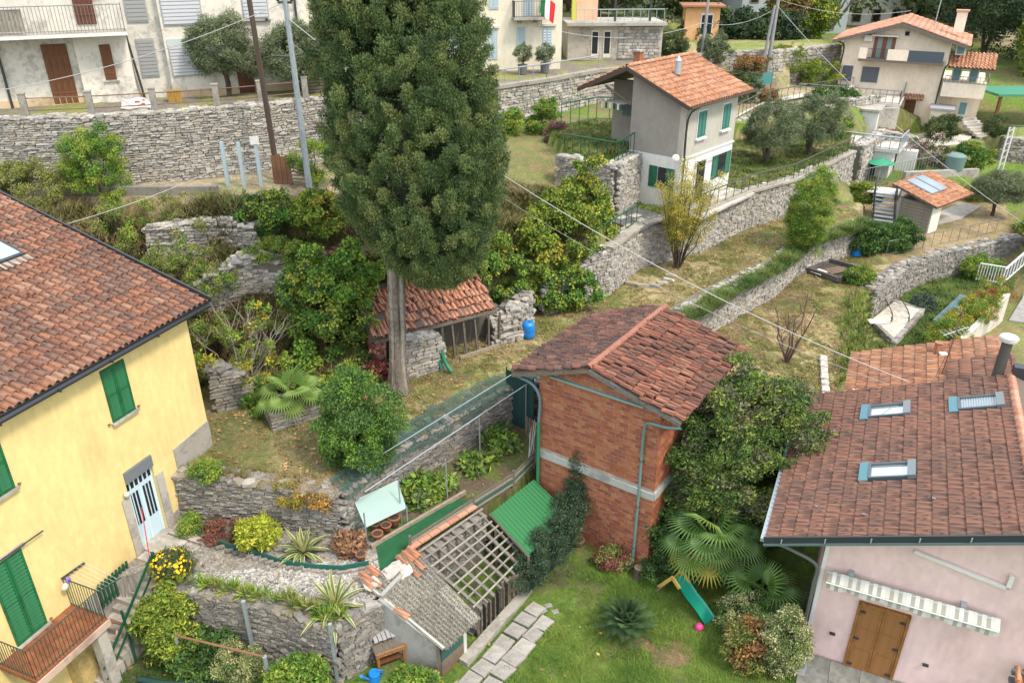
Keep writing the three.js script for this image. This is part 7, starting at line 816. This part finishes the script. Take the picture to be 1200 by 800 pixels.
// laurel beside the barn
{ const t = mass('laurel_tree', 'large rounded laurel with purple-tinged twigs beside the brick barn', 'tree', [6.95, 3.15, -20.8], [2.4, 3.0, 2.0], { y: 0, n: 460, per: 24, cr: .36, lump: .5, cols: G.laurel, leaf: LEAF.broad, s: .95, tr: .1, stems: 5 }); }
mass('bushy_shrub', 'leafy dark shrub between the laurel and the barn corner', 'bush', [5.0, 1.0, -19.7], [.8, 1.1, .8], { y: 0, n: 60, per: 18, cr: .26, cols: G.dark, leaf: LEAF.broad });
// palms
function fanLeaf(n, L) { const P = [], I = []; for (let i = 0; i < n; i++) { const a = lerp(-1.9, 1.9, i / (n - 1)), w = .06, dx = Math.sin(a), dz = Math.cos(a), l = L * (.75 + .25 * Math.cos(a * .6)), k = P.length / 3; const px = dz, pz = -dx; P.push(0, 0, 0, dx * l * .55 + px * w * .6, -.0 + .02, dz * l * .55 + pz * w * .6, dx * l * .55 - px * w * .6, .02, dz * l * .55 - pz * w * .6, dx * l * .55, .05, dz * l * .55, dx * l, -l * .22, dz * l); I.push(k, k + 1, k + 3, k, k + 3, k + 2, k + 1, k + 4, k + 3, k + 3, k + 4, k + 2); } const g = new THREE.BufferGeometry(); g.setAttribute('position', new THREE.Float32BufferAttribute(P, 3)); g.setIndex(I); const q = g.toNonIndexed(); q.computeVertexNormals(); return q; }
function fanPalm(label, x, y, z, trunkH, n, L, cols, stalk = .7) { const t = thing('fan_palm', label, 'palm', [x, y, z]); if (trunkH > .1) mesh('trunk', trunkGeo([[0, -.1, 0, .16], [0, trunkH * .5, 0, .14], [.02, trunkH, 0, .15]]), M('palmtrunk', [.13, .1, .075], 1, { map: woodMap }), t); const lg = [fanLeaf(22, L), fanLeaf(24, L * .9), fanLeaf(20, L * 1.05)];
  for (let i = 0; i < n; i++) { const a = i * 2.4 + rr(-.2, .2), el = lerp(1.3, -.55, Math.pow(i / n, .8)) + rr(-.15, .15), dir = V(Math.cos(a) * Math.cos(el), Math.sin(el), Math.sin(a) * Math.cos(el)), s = stalk * rr(.65, 1.2), c = dir.clone().multiplyScalar(s); const m = mesh('frond', lg[ri(3)], cols[i < n * .82 ? ri(cols.length - 1) : cols.length - 1], t); m.position.set(c.x, trunkH + c.y, c.z); const up = V(0, 1, 0), z2 = dir.clone().setY(dir.y - .45).normalize(), x2 = up.clone().cross(z2).normalize(), y2 = z2.clone().cross(x2); m.quaternion.setFromRotationMatrix(new THREE.Matrix4().makeBasis(x2, y2, z2)); mesh('stalk', bar([0, trunkH, 0], [c.x, trunkH + c.y, c.z], .018, .012, 5), M('stalkm', [.1, .14, .04], .7), t); } return t; }
const pf = [[.05, .115, .02], [.08, .16, .026], [.12, .2, .034], [.36, .32, .06]].map((c, i) => M('palmleaf' + i, c, .6, { side: THREE.DoubleSide }));
fanPalm('large fan palm with drooping yellow lower fronds beside the toy slide', 6.1, 0, -18.85, 1.7, 32, .78, pf, .95); fanPalm('smaller dark fan palm tucked behind the larger one by the pink house', 7.35, 0, -17.3, .8, 16, .75, pf.slice(0, 3), .6); fanPalm('young fan palm growing in the stone planter', -7.4, 4.0, -22.9, .35, 13, .68, [pf[1], pf[2], M('palmpale', [.16, .24, .06], .5, { side: THREE.DoubleSide })], .6);
{ const t = thing('sago_palm', 'low dark sago palm rosette in the lawn', 'palm', [3.3, 0, -16.7]); mesh('trunk', trunkGeo([[0, -.05, 0, .2], [0, .25, 0, .19], [0, .38, 0, .12]]), M('palmtrunk', [.13, .1, .075]), t); const fr = (L, el) => { const P = [], I = []; const n = 34; for (let s = -1; s < 2; s += 2) for (let i = 0; i < n; i++) { const u = (i + 1) / n, x = Math.cos(el) * L * u, y = Math.sin(el) * L * u - .28 * L * u * u, l = .2 * Math.sin(Math.PI * Math.min(1, u * .92 + .08)) + .02, k = P.length / 3; P.push(x, y, 0, x + .02, y - .003, 0, x + .09, y + .06, s * l); I.push(k, k + 1, k + 2); } const g = new THREE.BufferGeometry(); g.setAttribute('position', new THREE.Float32BufferAttribute(P, 3)); g.setIndex(I); const q = g.toNonIndexed(); q.computeVertexNormals(); return q; }; const fm = [[.014, .042, .01], [.022, .06, .013], [.04, .085, .02]].map((c, i) => M('sago' + i, c, .8, { side: THREE.DoubleSide })); for (let i = 0; i < 60; i++) { const m = mesh('frond', fr(rr(.92, 1.12), lerp(1.45, .2, i / 60)), fm[ri(3)], t); m.position.y = .38; m.rotation.y = i * 2.399; }
  const ro = mesh('soil_ring', new THREE.CylinderGeometry(.2, .24, .1, 9).translate(0, .02, 0), M('potpale', [.5, .4, .3], .95, { map: grainMap }), t); }
function agave(label, x, y, z, L, n) { const t = thing('agave', label, 'agave', [x, y, z]); const lf = (L, el, col) => { const P = [], I = [], m = 7; for (let i = 0; i <= m; i++) { const u = i / m, px = Math.cos(el) * L * u, py = Math.sin(el) * L * u - .42 * L * u * u * (el < .9 ? 1.1 : .3), w = col * .05 * Math.pow(Math.sin(Math.PI * (u * .8 + .2)), .8) * (u > .98 ? .05 : 1); P.push(px, py + .015, -w, px, py - .01 + (col < 1 ? .012 : 0), 0, px, py + .015, w); } for (let i = 0; i < m; i++) for (let k = 0; k < 2; k++) { const a = i * 3 + k; I.push(a, a + 1, a + 3, a + 1, a + 4, a + 3); } const g = new THREE.BufferGeometry(); g.setAttribute('position', new THREE.Float32BufferAttribute(P, 3)); g.setIndex(I); g.computeVertexNormals(); return g; }; const edge = M('agedge', [.5, .47, .2], .6, { side: THREE.DoubleSide }), mid = M('agmid', [.09, .16, .06], .6, { side: THREE.DoubleSide });
  for (let i = 0; i < n; i++) { const el = lerp(1.4, .1, i / n), l = L * rr(.8, 1.1), b = mesh('leaf', lf(l, el, 1.35), edge, t); b.rotation.y = i * 2.399; const c = mesh('leaf_stripe', lf(l * .97, el, .78), mid, b); c.position.y = .008; } return t; }
agave('variegated agave in the bed below the garden wall', -6.1, 1.95, -17.9, 1.0, 30); agave('large variegated agave drooping over the corner of the gravel path wall', -4.75, 2.0, -15.75, 1.15, 24);
// bed and lower garden plants
mass('bushy_shrub', 'bright yellow-green shrub in the bed by the gravel path', 'bush', [-7.55, 2.35, -18.2], [.52, .42, .42], { y: 1.9, n: 46, per: 12, cr: .15, cols: [[.3, .36, .03], [.4, .42, .04], [.2, .28, .025], [.48, .46, .06]], leaf: LEAF.broad, s: .9 });
{ const t = mass('flowering_shrub', 'round shrub covered in yellow daisies at the top of the steps', 'flowering bush', [-9.55, 2.35, -16.95], [.5, .4, .45], { y: 1.9, n: 50, per: 14, cr: .16, cols: [[.06, .09, .03], [.09, .12, .04], [.12, .14, .06]], leaf: LEAF.small, s: .8 }); const fg = new THREE.CylinderGeometry(.036, .02, .02, 7), m = new THREE.InstancedMesh(fg, M('daisy', [.8, .55, .01], .7), 150); m.name = 'blossom'; m.userData.kind = 'stuff'; for (let i = 0; i < 150; i++) { const d = V(rr(-1, 1), rr(-.3, 1), rr(-1, 1)).normalize(); m.setMatrixAt(i, new THREE.Matrix4().compose(V(d.x * .56, .45 + d.y * .46, d.z * .5), new THREE.Quaternion().setFromUnitVectors(V(0, 1, 0), d), V(1.1, 1, 1.1))); } t.add(m); }
mass('laurel_shrub', 'tall glossy yellow-green laurel shrub beside the garden steps', 'bush', [-9.55, .9, -16.05], [.72, 1.15, .62], { y: -.2, n: 110, per: 18, cr: .22, cols: [[.13, .2, .025], [.2, .27, .03], [.28, .32, .036], [.08, .14, .02]], leaf: LEAF.broad, s: 1.0 });
mass('bushy_shrub', 'dark leafy plant under the laurel shrub in the lower garden', 'bush', [-8.5, .35, -15.6], [.75, .55, .5], { y: -.2, n: 44, per: 14, cr: .2, cols: G.dark, leaf: LEAF.broad, s: 1.1 });
mass('spindle_shrub', 'cream variegated round shrub behind the rusty pipe rail', 'bush', [-7.5, .5, -15.25], [.52, .58, .5], { y: -.2, n: 60, per: 15, cr: .17, cols: G.var, leaf: LEAF.small, s: .95 });
mass('bushy_shrub', 'bright green leafy shrub at the foot of the stone wall post', 'bush', [-5.6, .35, -14.7], [.75, .65, .5], { y: -.2, n: 60, per: 15, cr: .2, cols: G.bright, leaf: LEAF.broad });
mass('bushy_shrub', 'leafy green plants beside the potting bench', 'bush', [-2.6, .2, -14.75], [.6, .3, .25], { y: 0, n: 40, per: 14, cr: .2, cols: G.bright, leaf: LEAF.broad });
mass('dry_plant', 'withered brown plant at the end of the planted bed', 'plant', [-4.75, 2.15, -18.1], [.36, .25, .3], { y: 1.9, n: 26, per: 10, cr: .16, cols: [[.24, .12, .06], [.32, .18, .1], [.16, .08, .05]], leaf: LEAF.big, s: .7 });
mass('dry_plant', 'reddish groundcover between the pots under the garden wall', 'plant', [-8.7, 2.05, -18.7], [.8, .22, .3], { y: 1.9, n: 26, per: 12, cr: .16, cols: [[.22, .08, .06], [.16, .1, .05], [.1, .1, .04]], leaf: LEAF.small });
mass('bushy_shrub', 'small green plant at the foot of the yellow house corner', 'plant', [-9.7, 2.1, -18.95], [.4, .25, .3], { y: 1.9, n: 20, per: 12, cr: .15, cols: G.bright, leaf: LEAF.small });
{ const list = []; for (let i = 0; i < 40; i++) { const u = i / 40, k = 1 + u * 5.4, a = gravelFront[Math.floor(k)], b = gravelFront[Math.min(7, Math.floor(k) + 1)], f = k % 1; list.push({ x: lerp(a[0], b[0], f) + rr(-.1, .1), y: 2.02, z: lerp(a[1], b[1], f) + .02 + rr(-.12, .1) }); } const t = thing('lily_border', 'row of strap-leaved green plants along the gravel path rim', 'plants', [0, 0, 0]); const st = leafCluster(14, .08, .3, .04, { out: .9, up: 1.2, rise: .5 }); foliage('foliage', t, st, list.concat(list.map(p => ({ ...p, x: p.x + rr(-.1, .1), z: p.z + rr(-.1, .1) }))), [...G.bright, [.2, .2, .05]]); }
mass('nandina_shrub', 'rust-red leaved shrub beside the lawn near the pink house', 'bush', [6.5, .65, -15.7], [.55, .75, .5], { y: 0, n: 46, per: 11, cr: .18, fill: .2, stems: 8, cols: [...G.rust, ...G.scrub], leaf: LEAF.broad });
mass('spindle_shrub', 'cream variegated shrub against the pink house corner', 'bush', [7.3, .9, -15.5], [.52, 1.15, .5], { y: 0, n: 90, per: 15, cr: .2, cols: G.var, leaf: LEAF.small, s: 1.05 });
mass('spindle_shrub', 'low variegated shrub under the fan palms', 'bush', [6.7, .6, -16.8], [.7, .6, .5], { y: 0, n: 60, per: 15, cr: .2, cols: [...G.var, ...G.dark], leaf: LEAF.small });
mass('bushy_shrub', 'small yellowish shrub at the foot of the barn wall', 'bush', [3.25, .32, -19.5], [.5, .35, .35], { y: 0, n: 34, per: 14, cr: .15, cols: [...G.scrub, ...G.red], leaf: LEAF.small });
mass('bushy_shrub', 'leafy weeds at the barn corner beside the stump', 'bush', [4.7, .35, -18.9], [.6, .4, .5], { y: 0, n: 40, per: 14, cr: .18, cols: G.dark, leaf: LEAF.small });
{ const t = thing('climbing_vine', 'dark green climber smothering the side of the pergola and canopy', 'climber', [1.2, 0, -18.9]); foliage('foliage', t, LEAF.small, (() => { const a = [], line = [[-.75, 1.2, .8], [-.3, 1.4, .25], [.2, 1.5, -.45], [.6, 1.7, -1.1], [.9, 2.0, -1.75], [1.02, 2.7, -2.0], [1.02, 3.6, -2.05]]; for (let i = 0; i < 230; i++) { const q = rnd() * 5.999, k = Math.floor(q), f = q - k, w = k > 3 ? .22 : .42, p = line[k].map((v, j) => lerp(v, line[k + 1][j], f)); const c = [p[0] + rr(-w, w), p[1] + rr(-.75, .35) * (k > 3 ? .5 : 1), p[2] + rr(-w, w)], cr = rr(.1, .24); for (let m = 0; m < 16; m++) a.push({ x: c[0] + rr(-cr, cr), y: c[1] + rr(-cr, cr), z: c[2] + rr(-cr, cr), k: rnd() }); } return a; })(), [[.025, .055, .03], [.04, .075, .04], [.06, .1, .05], [.03, .06, .022]]); mesh('stem', cat([limb([.9, 0, -1.4], [.9, 3.2, -1.9], .04, .015), limb([.5, 0, -.6], [.2, 1.6, -.5], .03, .012)]), barkM(), t); }
{ const t = thing('vegetable_plants', 'leafy green vegetable plants in the plot behind the pergola', 'vegetables', [-2, 1.95, -21.5]); const pts = []; for (let i = 0; i < 420; i++) { const u = rnd(), v = rnd(); pts.push({ x: lerp(-1.6, 1.7, u) + (v - .5) * .9 + .1, y: rr(.05, .4) * (1 - .3 * v), z: lerp(1.2, -2.4, u) + (v - .5) * 1.2, s: rr(.8, 1.3) }); } foliage('foliage', t, LEAF.big, pts.filter(p => noise2(p.x * 1.4 + 4, p.z * 1.4) > .34), [...G.bright, [.12, .18, .06]]); t.userData.kind = 'stuff'; delete t.userData.category; }
{ const t = thing('bare_shrub_tree', 'leafless reddish-twigged tree on the dry terrace behind the barn', 'tree', [11.6, 2, -29.5]); const g = [], pts = []; for (let i = 0; i < 7; i++) { const a = i * .9 + rr(0, .4), b = [Math.cos(a) * rr(.6, 1.4), rr(1.6, 3), Math.sin(a) * rr(.5, 1.2)]; g.push(limb([0, -.1, 0], b, .05, .014, .12)); for (let k = 0; k < 6; k++) { const u = rr(.35, 1), s = b.map(v => v * u), e = [s[0] + rr(-.6, .6), s[1] + rr(.2, .9), s[2] + rr(-.6, .6)]; g.push(limb(s, e, .016, .005, .06, 3)); for (let j = 0; j < 5; j++) pts.push({ x: e[0] + rr(-.2, .2), y: e[1] + rr(-.25, .1), z: e[2] + rr(-.2, .2), s: .45 }); } } mesh('trunk', cat(g), M('redtwig', [.14, .085, .075], .9), t); foliage('leaves', t, LEAF.small, pts, [[.2, .08, .06], [.26, .13, .08], [.14, .08, .07]]); }
{ const t = thing('flowering_hedge', 'mixed golden and green hedge along the white garden wall', 'hedge', [22, .5, -34.6]); const a = []; for (let i = 0; i < 7; i++) a.push(...crownPts([-1.8 + i * .85, .95, 1.6 - i * .86], [.75, .7, .7], 30, 16, .24)); foliage('foliage', t, LEAF.small, a.filter((p, i) => p.x < 1), [...G.bright, ...G.yellow], {}); foliage('foliage', t, LEAF.small, a.filter(p => p.x >= 1), [...G.rust, ...G.yellow, ...G.bright], {}); }
for (const [l, x, z, y, r, cols] of [['pink and white flowering bush below the peach house porch', 28.4, -55, 3.4, [1.7, 1.1, 1.3], [[.07, .1, .03], [.12, .14, .05], [.5, .4, .38], [.16, .1, .06]]], ['small round clipped tree on the lawn beside the peach house', 34.5, -57.6, 5.2, [.8, .65, .75], G.far], ['yellow-green shrub on the slope beside the peach house drive', 25.4, -68.5, 6.8, [1.5, 1.1, 1.2], G.hedge], ['yellow potted plant by the steps of the peach house', 25.8, -61, 4.6, [.6, .55, .6], G.yellow], ['golden shrub in front of the slim grey pole', 12.4, -66.5, 9.4, [1.3, 1.0, 1.1], G.far], ['clipped round grey-green bush behind the grey house roof', 15.8, -66.5, 9.2, [1.15, 1.05, 1.1], G.olive], ['tall clipped ball tree on the stone house terrace', 9.7, -66.5, 10.6, [1.0, 1.4, 1.0], G.olive], ['blue-green low shrub in the lower lawn beside the slab', 21.5, -38, .5, [.55, .4, .5], [[.06, .1, .07], [.1, .14, .1]]], ['orange potted shrub on the path below the poles', 19, -60.5, 6.8, [.7, .6, .6], G.rust], ['green bush under the ramp of the pale blue house', 26.6, -42.4, .6, [.9, .6, .7], G.bright], ['dark shrub on the corner above the lower lawn steps', 17.9, -38.1, 2, [.6, .4, .5], G.ivy]]) mass('garden_shrub', l, 'bush', [x, y + r[1] * .9, z], r, { y, n: 55, per: 15, cr: r[0] * .26, cols, leaf: r[0] > 1 ? LEAF.broad : LEAF.small, s: 1.2 });
mass('wall_plant', 'rusty yellow weeds hanging from the middle of the garden wall', 'plant', [-6.6, 3.3, -18.85], [.45, .3, .2], { y: 3.0, n: 20, per: 12, cr: .15, cols: [[.4, .26, .04], [.3, .24, .04], [.2, .2, .04]], leaf: LEAF.small, stems: 0 });
mass('wall_plant', 'orange withered weeds on the garden wall beside the netting', 'plant', [-5.7, 3.25, -18.7], [.5, .22, .2], { y: 3.0, n: 18, per: 12, cr: .14, cols: [[.42, .22, .05], [.3, .2, .06], [.24, .16, .06]], leaf: LEAF.small, stems: 0 });
mass('wall_plant', 'green weed clump on the garden wall near the yellow house', 'plant', [-9.2, 3.7, -19.5], [.5, .25, .3], { y: 3.4, n: 18, per: 12, cr: .14, cols: G.bright, leaf: LEAF.small, stems: 0 });
for (const [l, x, z, y, r, cols] of [['bushy green shrub on the bank behind the braced pole', 22.5, -69.5, 7.5, [1.8, 1.2, 1.3], G.hedge], ['dark green shrub beside the pale path behind the grey house', 16.5, -60.5, 7.3, [1.4, .9, 1], G.far], ['low hedge under the wall of the peach house terrace', 24.5, -63, 6.2, [1.6, .7, .9], G.dark], ['leafy shrub between the olive trees and the stone staircase', 21, -53.5, 5.8, [1.2, .9, 1], G.bright], ['reddish bush below the twin poles', 18.8, -66, 7.6, [1.2, 1.0, .9], G.rust], ['flower patch beside the white garden annexe', 27.6, -58, 4.2, [1.4, .6, 1], [...G.var, ...G.red]], ['dark shrub against the porch of the peach house', 33, -61.8, 4.2, [1.2, .8, .9], G.far], ['green shrub beside the water tank', 31.5, -54.5, 3.6, [1.2, .9, 1], G.ivy]]) mass('garden_shrub', l, 'bush', [x, y + r[1] * .9, z], r, { y, n: 60, per: 15, cr: r[0] * .26, cols, leaf: LEAF.broad, s: 1.2 });
// weeds and tufts along the path by the pit
{ const t = thing('weed_strip', 'strip of tall green and straw weeds beside the orange annexe roof', 'weeds', [14, 2, -30]); const a = []; for (let i = 0; i < 300; i++) { const u = rnd(); a.push({ x: lerp(-.9, 3.2, u) + rr(-.5, .5), y: rr(0, .3), z: lerp(3, -6, u) + rr(-.5, .5) }); } const st = leafCluster(12, .12, .3, .03, { out: .9, up: 1.2, rise: .8 }); foliage('foliage', t, st, a, [...G.bright, ...G.scrub, [.3, .24, .12]]); t.userData.kind = 'stuff'; delete t.userData.category; }
// far trees filling the hillside
{ const list = [['dark broad conifer behind the peach house', 46, -82, 7, [5, 7.5, 5], G.pine], ['second dark conifer at the right of the peach house', 54, -80, 5.5, [5, 7, 5], G.pine], ['tall dark conifer above the white hill house', 50, -92, 7, [5, 9, 5], G.pine], ['bright green tree in front of the dark conifers', 47.5, -74, 4, [2.6, 3.0, 2.4], G.hedge], ['blue-green tree at the edge of the conifers', 54, -70, 3.5, [3, 4, 3], G.olive], ['grey-green rounded tree behind the stone terrace house', 13, -82, 11.5, [3, 3.6, 3], G.olive], ['dark tree to the left of the rounded tree', 8.5, -84, 12, [3.2, 4, 3], G.far], ['dark tree behind the peach hut', 18, -90, 12, [3.4, 4.4, 3], G.far], ['golden autumn tree above the dark hedge', 25.8, -81, 10, [1.5, 2.4, 1.4], [...G.yellow, ...G.rust]], ['light green tree behind the braced pole', 29, -84, 10, [2.2, 2.6, 2], G.hedge], ['dark tree behind the cream house', -2, -74, 12, [4, 5, 3.5], G.far], ['dark tree on the hill between the cream and stone houses', 6, -92, 13, [4, 5, 4], G.pine], ['tall dark hill tree behind the grey-blue house', 36, -110, 14, [5, 6, 5], G.far], ['broad hill tree far behind the peach house', 60, -108, 14, [6, 7, 5], G.far], ['hill tree at the far right edge', 68, -78, 5, [5, 7, 5], G.far], ['hill tree behind the white house on the wall', -14, -52, 12.5, [4, 5, 3], G.far], ['dense evergreen at the left of the cream house', -5, -62, 10.5, [2.6, 4, 2.4], G.pine]];
  for (const [l, x, z, y, r, cols] of list) { const t = plant('hill_tree', l, 'tree', x, z, { y: groundY(x, z), r, cy: r[1] * 1.05 + .6, n: 130, per: 16, cr: r[0] * .24, cols, leaf: LEAF.far, tr: .2, stems: 2, group: 'trees on the hillside', low: -.9 }); }
  const h = thing('clipped_hedge', 'long dark hedge on the slope behind the grey pole', 'hedge', [21.3, 9.6, -78]); const a = []; for (let i = 0; i < 9; i++) a.push(...crownPts([-4.6 + i * 1.15, .9, i % 2 * .3], [1.0, 1.2, 1], 20, 14, .4)); foliage('foliage', h, LEAF.far, a, G.pine);
  const b = thing('bare_tree', 'leafless grey tree in front of the grey-blue hill house', 'tree', [33, 9.4, -88]); const g = []; for (let i = 0; i < 12; i++) { const q = [rr(-2.6, 2.6), rr(3, 6), rr(-1.5, 1.5)]; g.push(limb([0, 0, 0], q, .14, .03, .3)); for (let k = 0; k < 5; k++) { const s = q.map(v => v * rr(.5, .95)); g.push(limb(s, [s[0] + rr(-1, 1), s[1] + rr(.2, 1.2), s[2] + rr(-.6, .6)], .04, .012, .1, 3)); } } mesh('trunk', cat(g), M('greytwig', [.12, .11, .105], .9), b);
  const w = new THREE.InstancedMesh(LEAF.far, leafMat(), 9000); w.name = 'hillside_woodland'; w.userData.kind = 'stuff'; w.userData.label = 'dark woodland covering the hillside behind the houses'; const c = new THREE.Color(); for (let i = 0; i < 9000; i++) { const x = rr(-70, 100), z = rr(-130, -96), cl = noise2(x * .2, z * .2), y = base0(x, z) + rr(.2, 1) * (3 + cl * 6); w.setMatrixAt(i, new THREE.Matrix4().compose(V(x, y, z), new THREE.Quaternion().setFromEuler(new THREE.Euler(rr(0, 6), rr(0, 6), 0)), V(1, 1, 1).multiplyScalar(rr(2.2, 4)))); const k = G.far[ri(4)]; c.setRGB(...k); w.setColorAt(i, c); } w.castShadow = w.receiveShadow = true; scene.add(w); }
// ---------- ground cover ----------
function bladeTuft(n, R, h, w) { const P = [], N = []; for (let i = 0; i < n; i++) { const a = rr(0, 6.28), r = R * Math.sqrt(rnd()), x = Math.cos(a) * r, z = Math.sin(a) * r, b = rr(0, 6.28), l = h * rr(.5, 1.2), dx = Math.cos(b), dz = Math.sin(b); P.push(x - dz * w, 0, z + dx * w, x + dz * w, 0, z - dx * w, x + dx * l * .9, l * .8, z + dz * l * .9); } const g = new THREE.BufferGeometry(); g.setAttribute('position', new THREE.Float32BufferAttribute(P, 3)); g.computeVertexNormals(); return g; }
function cover(name, label, geo, n, pick, cols, s0 = .7, s1 = 1.3, rough = .9) { const m = new THREE.InstancedMesh(geo, leafMat('cover', rough), n); m.name = name; tag(m, label, null, null, 'stuff'); m.castShadow = m.receiveShadow = true; const c = new THREE.Color(); let i = 0, guard = 0; while (i < n && guard++ < n * 30) { const p = pick(); if (!p) continue; const s = rr(s0, s1) * (.55 + 1.1 * noise2(p[0] * 2.7, p[2] * 2.7)); m.setMatrixAt(i, new THREE.Matrix4().compose(V(p[0], p[1], p[2]), new THREE.Quaternion().setFromEuler(new THREE.Euler(rr(-.12, .12), rr(0, 6.28), rr(-.12, .12))), V(s, s * rr(.7, 1.2), s))); const k = cols[clamp(Math.floor((noise2(p[0] * .9, p[2] * .9) * .9 + rr(-.25, .3)) * cols.length), 0, cols.length - 1)], f = rr(.75, 1.25); c.setRGB(k[0] * f, k[1] * f, k[2] * f); m.setColorAt(i, c); i++; } m.count = i; scene.add(m); return m; }
const tuft = bladeTuft(10, .1, .11, .008), tallTuft = bladeTuft(9, .12, .2, .01);
const patch = (x, z) => fbm(x * .8 + 11, z * .8) > .6;
cover('lawn_grass', 'short green lawn grass in the lower yard', tuft, 60000, () => { const x = rr(-2.2, 8), z = rr(-21, -13.5); if (zoneAt(x, z) || (patch(x, z) && rnd() < .3)) return null; const dS = Math.hypot((x - 3.9) / 1.3, (z + 16) / .55); if (dS < 1 && rnd() < .85) return null; { const u = (x + 1.2) * .57 - (z + 15.1) * .82, v = (x + 1.2) * .82 + (z + 15.1) * .57; if (u > -1.2 && u < 3.5 && v > -3 && v < .98) return null; } return [x, -.03, z]; }, [[.075, .145, .018], [.1, .175, .022], [.13, .21, .028], [.17, .23, .04]]);
cover('lawn_grass', 'green grass of the lower left garden', tuft, 5000, () => { const x = rr(-11, -4.6), z = rr(-16, -13.5); return [x, -.24, z]; }, [[.05, .1, .018], [.08, .14, .024]]);
cover('dry_grass', 'dry straw-coloured grass on the upper terraces', tuft, 46000, () => { const x = rr(-10, 20), z = rr(-46, -19), q = zoneAt(x, z); if (!q || (q.n !== 'terrace' && q.n !== 'pit')) return null; if (x < -4.5 && rnd() < .6) return null; return [x, q.y(x, z) - .03, z]; }, [[.13, .16, .035], [.18, .195, .05], [.25, .23, .085], [.32, .265, .13], [.36, .3, .16]], .45, .95);
cover('green_grass', 'green grass of the lower lawn with the blue panel', tallTuft, 7000, () => { const x = rr(15, 29), z = rr(-43, -28), q = zoneAt(x, z); return q && q.n === 'lawn' ? [x, .47, z] : null; }, [[.06, .11, .02], [.09, .14, .028], [.14, .17, .04]]);
cover('rim_grass', 'long green grass growing along the rim of the pale rubble wall', tallTuft, 5200, () => { const k = ri(5), u = rnd(), a = pitWall[k], b = pitWall[k + 1], o = -rr(.05, .75); const L = Math.hypot(b[0] - a[0], b[1] - a[1]), nx = (b[1] - a[1]) / L, nz = -(b[0] - a[0]) / L; return [lerp(a[0], b[0], u) + nx * o * -1 * -1, 3.7, lerp(a[1], b[1], u) + nz * o]; }, [[.05, .1, .02], [.08, .13, .026], [.12, .16, .035]], .9, 1.6);
cover('garden_grass', 'grass of the gardens round the grey house', tallTuft, 9000, () => { const x = rr(1, 26), z = rr(-58, -36), q = zoneAt(x, z); return q && (q.n === 'housegarden' || q.n === 'patio') ? [x, q.y(x, z) - .03, z] : null; }, [[.08, .12, .025], [.12, .15, .035], [.2, .18, .07]]);
cover('scrub_grass', 'tangled weeds and dry grass on the overgrown bank', tallTuft, 26000, () => { const x = rr(-20, 3), z = rr(-38, -24.2); if (zoneAt(x, z)) return null; return [x, base0(x, z) - .04, z]; }, [[.06, .085, .024], [.1, .11, .03], [.16, .14, .05], [.22, .17, .08], [.14, .1, .06]], .9, 2.2);
cover('wall_weeds', 'weeds and dry stalks on the garden wall rim', tallTuft, 900, () => { const k = ri(2), u = rnd(), a = lawnFront[k], b = lawnFront[k + 1]; return [lerp(a[0], b[0], u) + rr(-.15, .15), 3.48, lerp(a[1], b[1], u) + rr(-.5, .3)]; }, [[.08, .11, .026], [.2, .16, .07], [.3, .22, .11]], .4, 1.0);
cover('lawn_weeds', 'small broad-leaved weeds in the lower lawn', LEAF.small, 2600, () => { const x = rr(-1, 8), z = rr(-21, -13.5); return zoneAt(x, z) || fbm(x * 1.6, z * 1.6) < .45 ? null : [x, .02, z]; }, [[.06, .13, .02], [.1, .18, .03], [.16, .2, .05]], .25, .7);
cover('terrace_weeds', 'tufts of weeds scattered on the dry terraces', LEAF.small, 3800, () => { const x = rr(-10, 19), z = rr(-44, -19), q = zoneAt(x, z); return !q || (q.n !== 'terrace' && q.n !== 'pit') || fbm(x * .9 + 8, z * .9) < .5 ? null : [x, q.y(x, z) + .02, z]; }, [[.1, .14, .03], [.16, .18, .05], [.24, .2, .08], [.3, .24, .12]], .25, .9);
{ const lg = new THREE.BufferGeometry(); lg.setAttribute('position', new THREE.Float32BufferAttribute([0, .015, -.05, .035, .0, 0, 0, .012, .055, 0, .015, -.05, 0, .012, .055, -.035, .004, 0], 3)); lg.computeVertexNormals();
  cover('fallen_leaves', 'fallen brown leaves scattered over the dry terraces', lg, 3200, () => { const x = rr(-10.5, 19), z = rr(-44, -19), q = zoneAt(x, z); if (!q || (q.n !== 'terrace' && q.n !== 'pit') || fbm(x * .6, z * .6) < .42) return null; return [x, q.y(x, z) + .03, z]; }, [[.28, .14, .07], [.2, .1, .06], [.36, .22, .12], [.4, .3, .14]], .6, 1.3);
  cover('fallen_leaves', 'fallen leaves on the bank and beds', lg, 1500, () => { const x = rr(-16, 6), z = rr(-30, -14), q = zoneAt(x, z), y = q ? q.y(x, z) : base0(x, z); return q && q.n === 'gravel' ? (rnd() < .3 ? [x, y + .02, z] : null) : z > -22 && x > -4 && rnd() < .85 ? null : [x, y + .04, z]; }, [[.3, .15, .07], [.22, .12, .06], [.42, .3, .1]], .6, 1.2);
  cover('gravel', 'loose grey gravel on the garden path', STONES[0], 9000, () => { const x = rr(-10, -3.6), z = rr(-18.6, -15.6), q = zoneAt(x, z); if (!q || q.n !== 'gravel') return null; if (z < -17.3 - (x + 6.6) * .2 - (x < -6.6 ? (-6.6 - x) * .12 : 0) || z > -16.45 + (x + 9.5) * .22) return null; return [x, 1.9, z]; }, [[.3, .29, .28], [.4, .39, .38], [.2, .195, .19], [.34, .3, .26], [.5, .49, .48]], .025, .06); }
renderer.render(scene, camera);
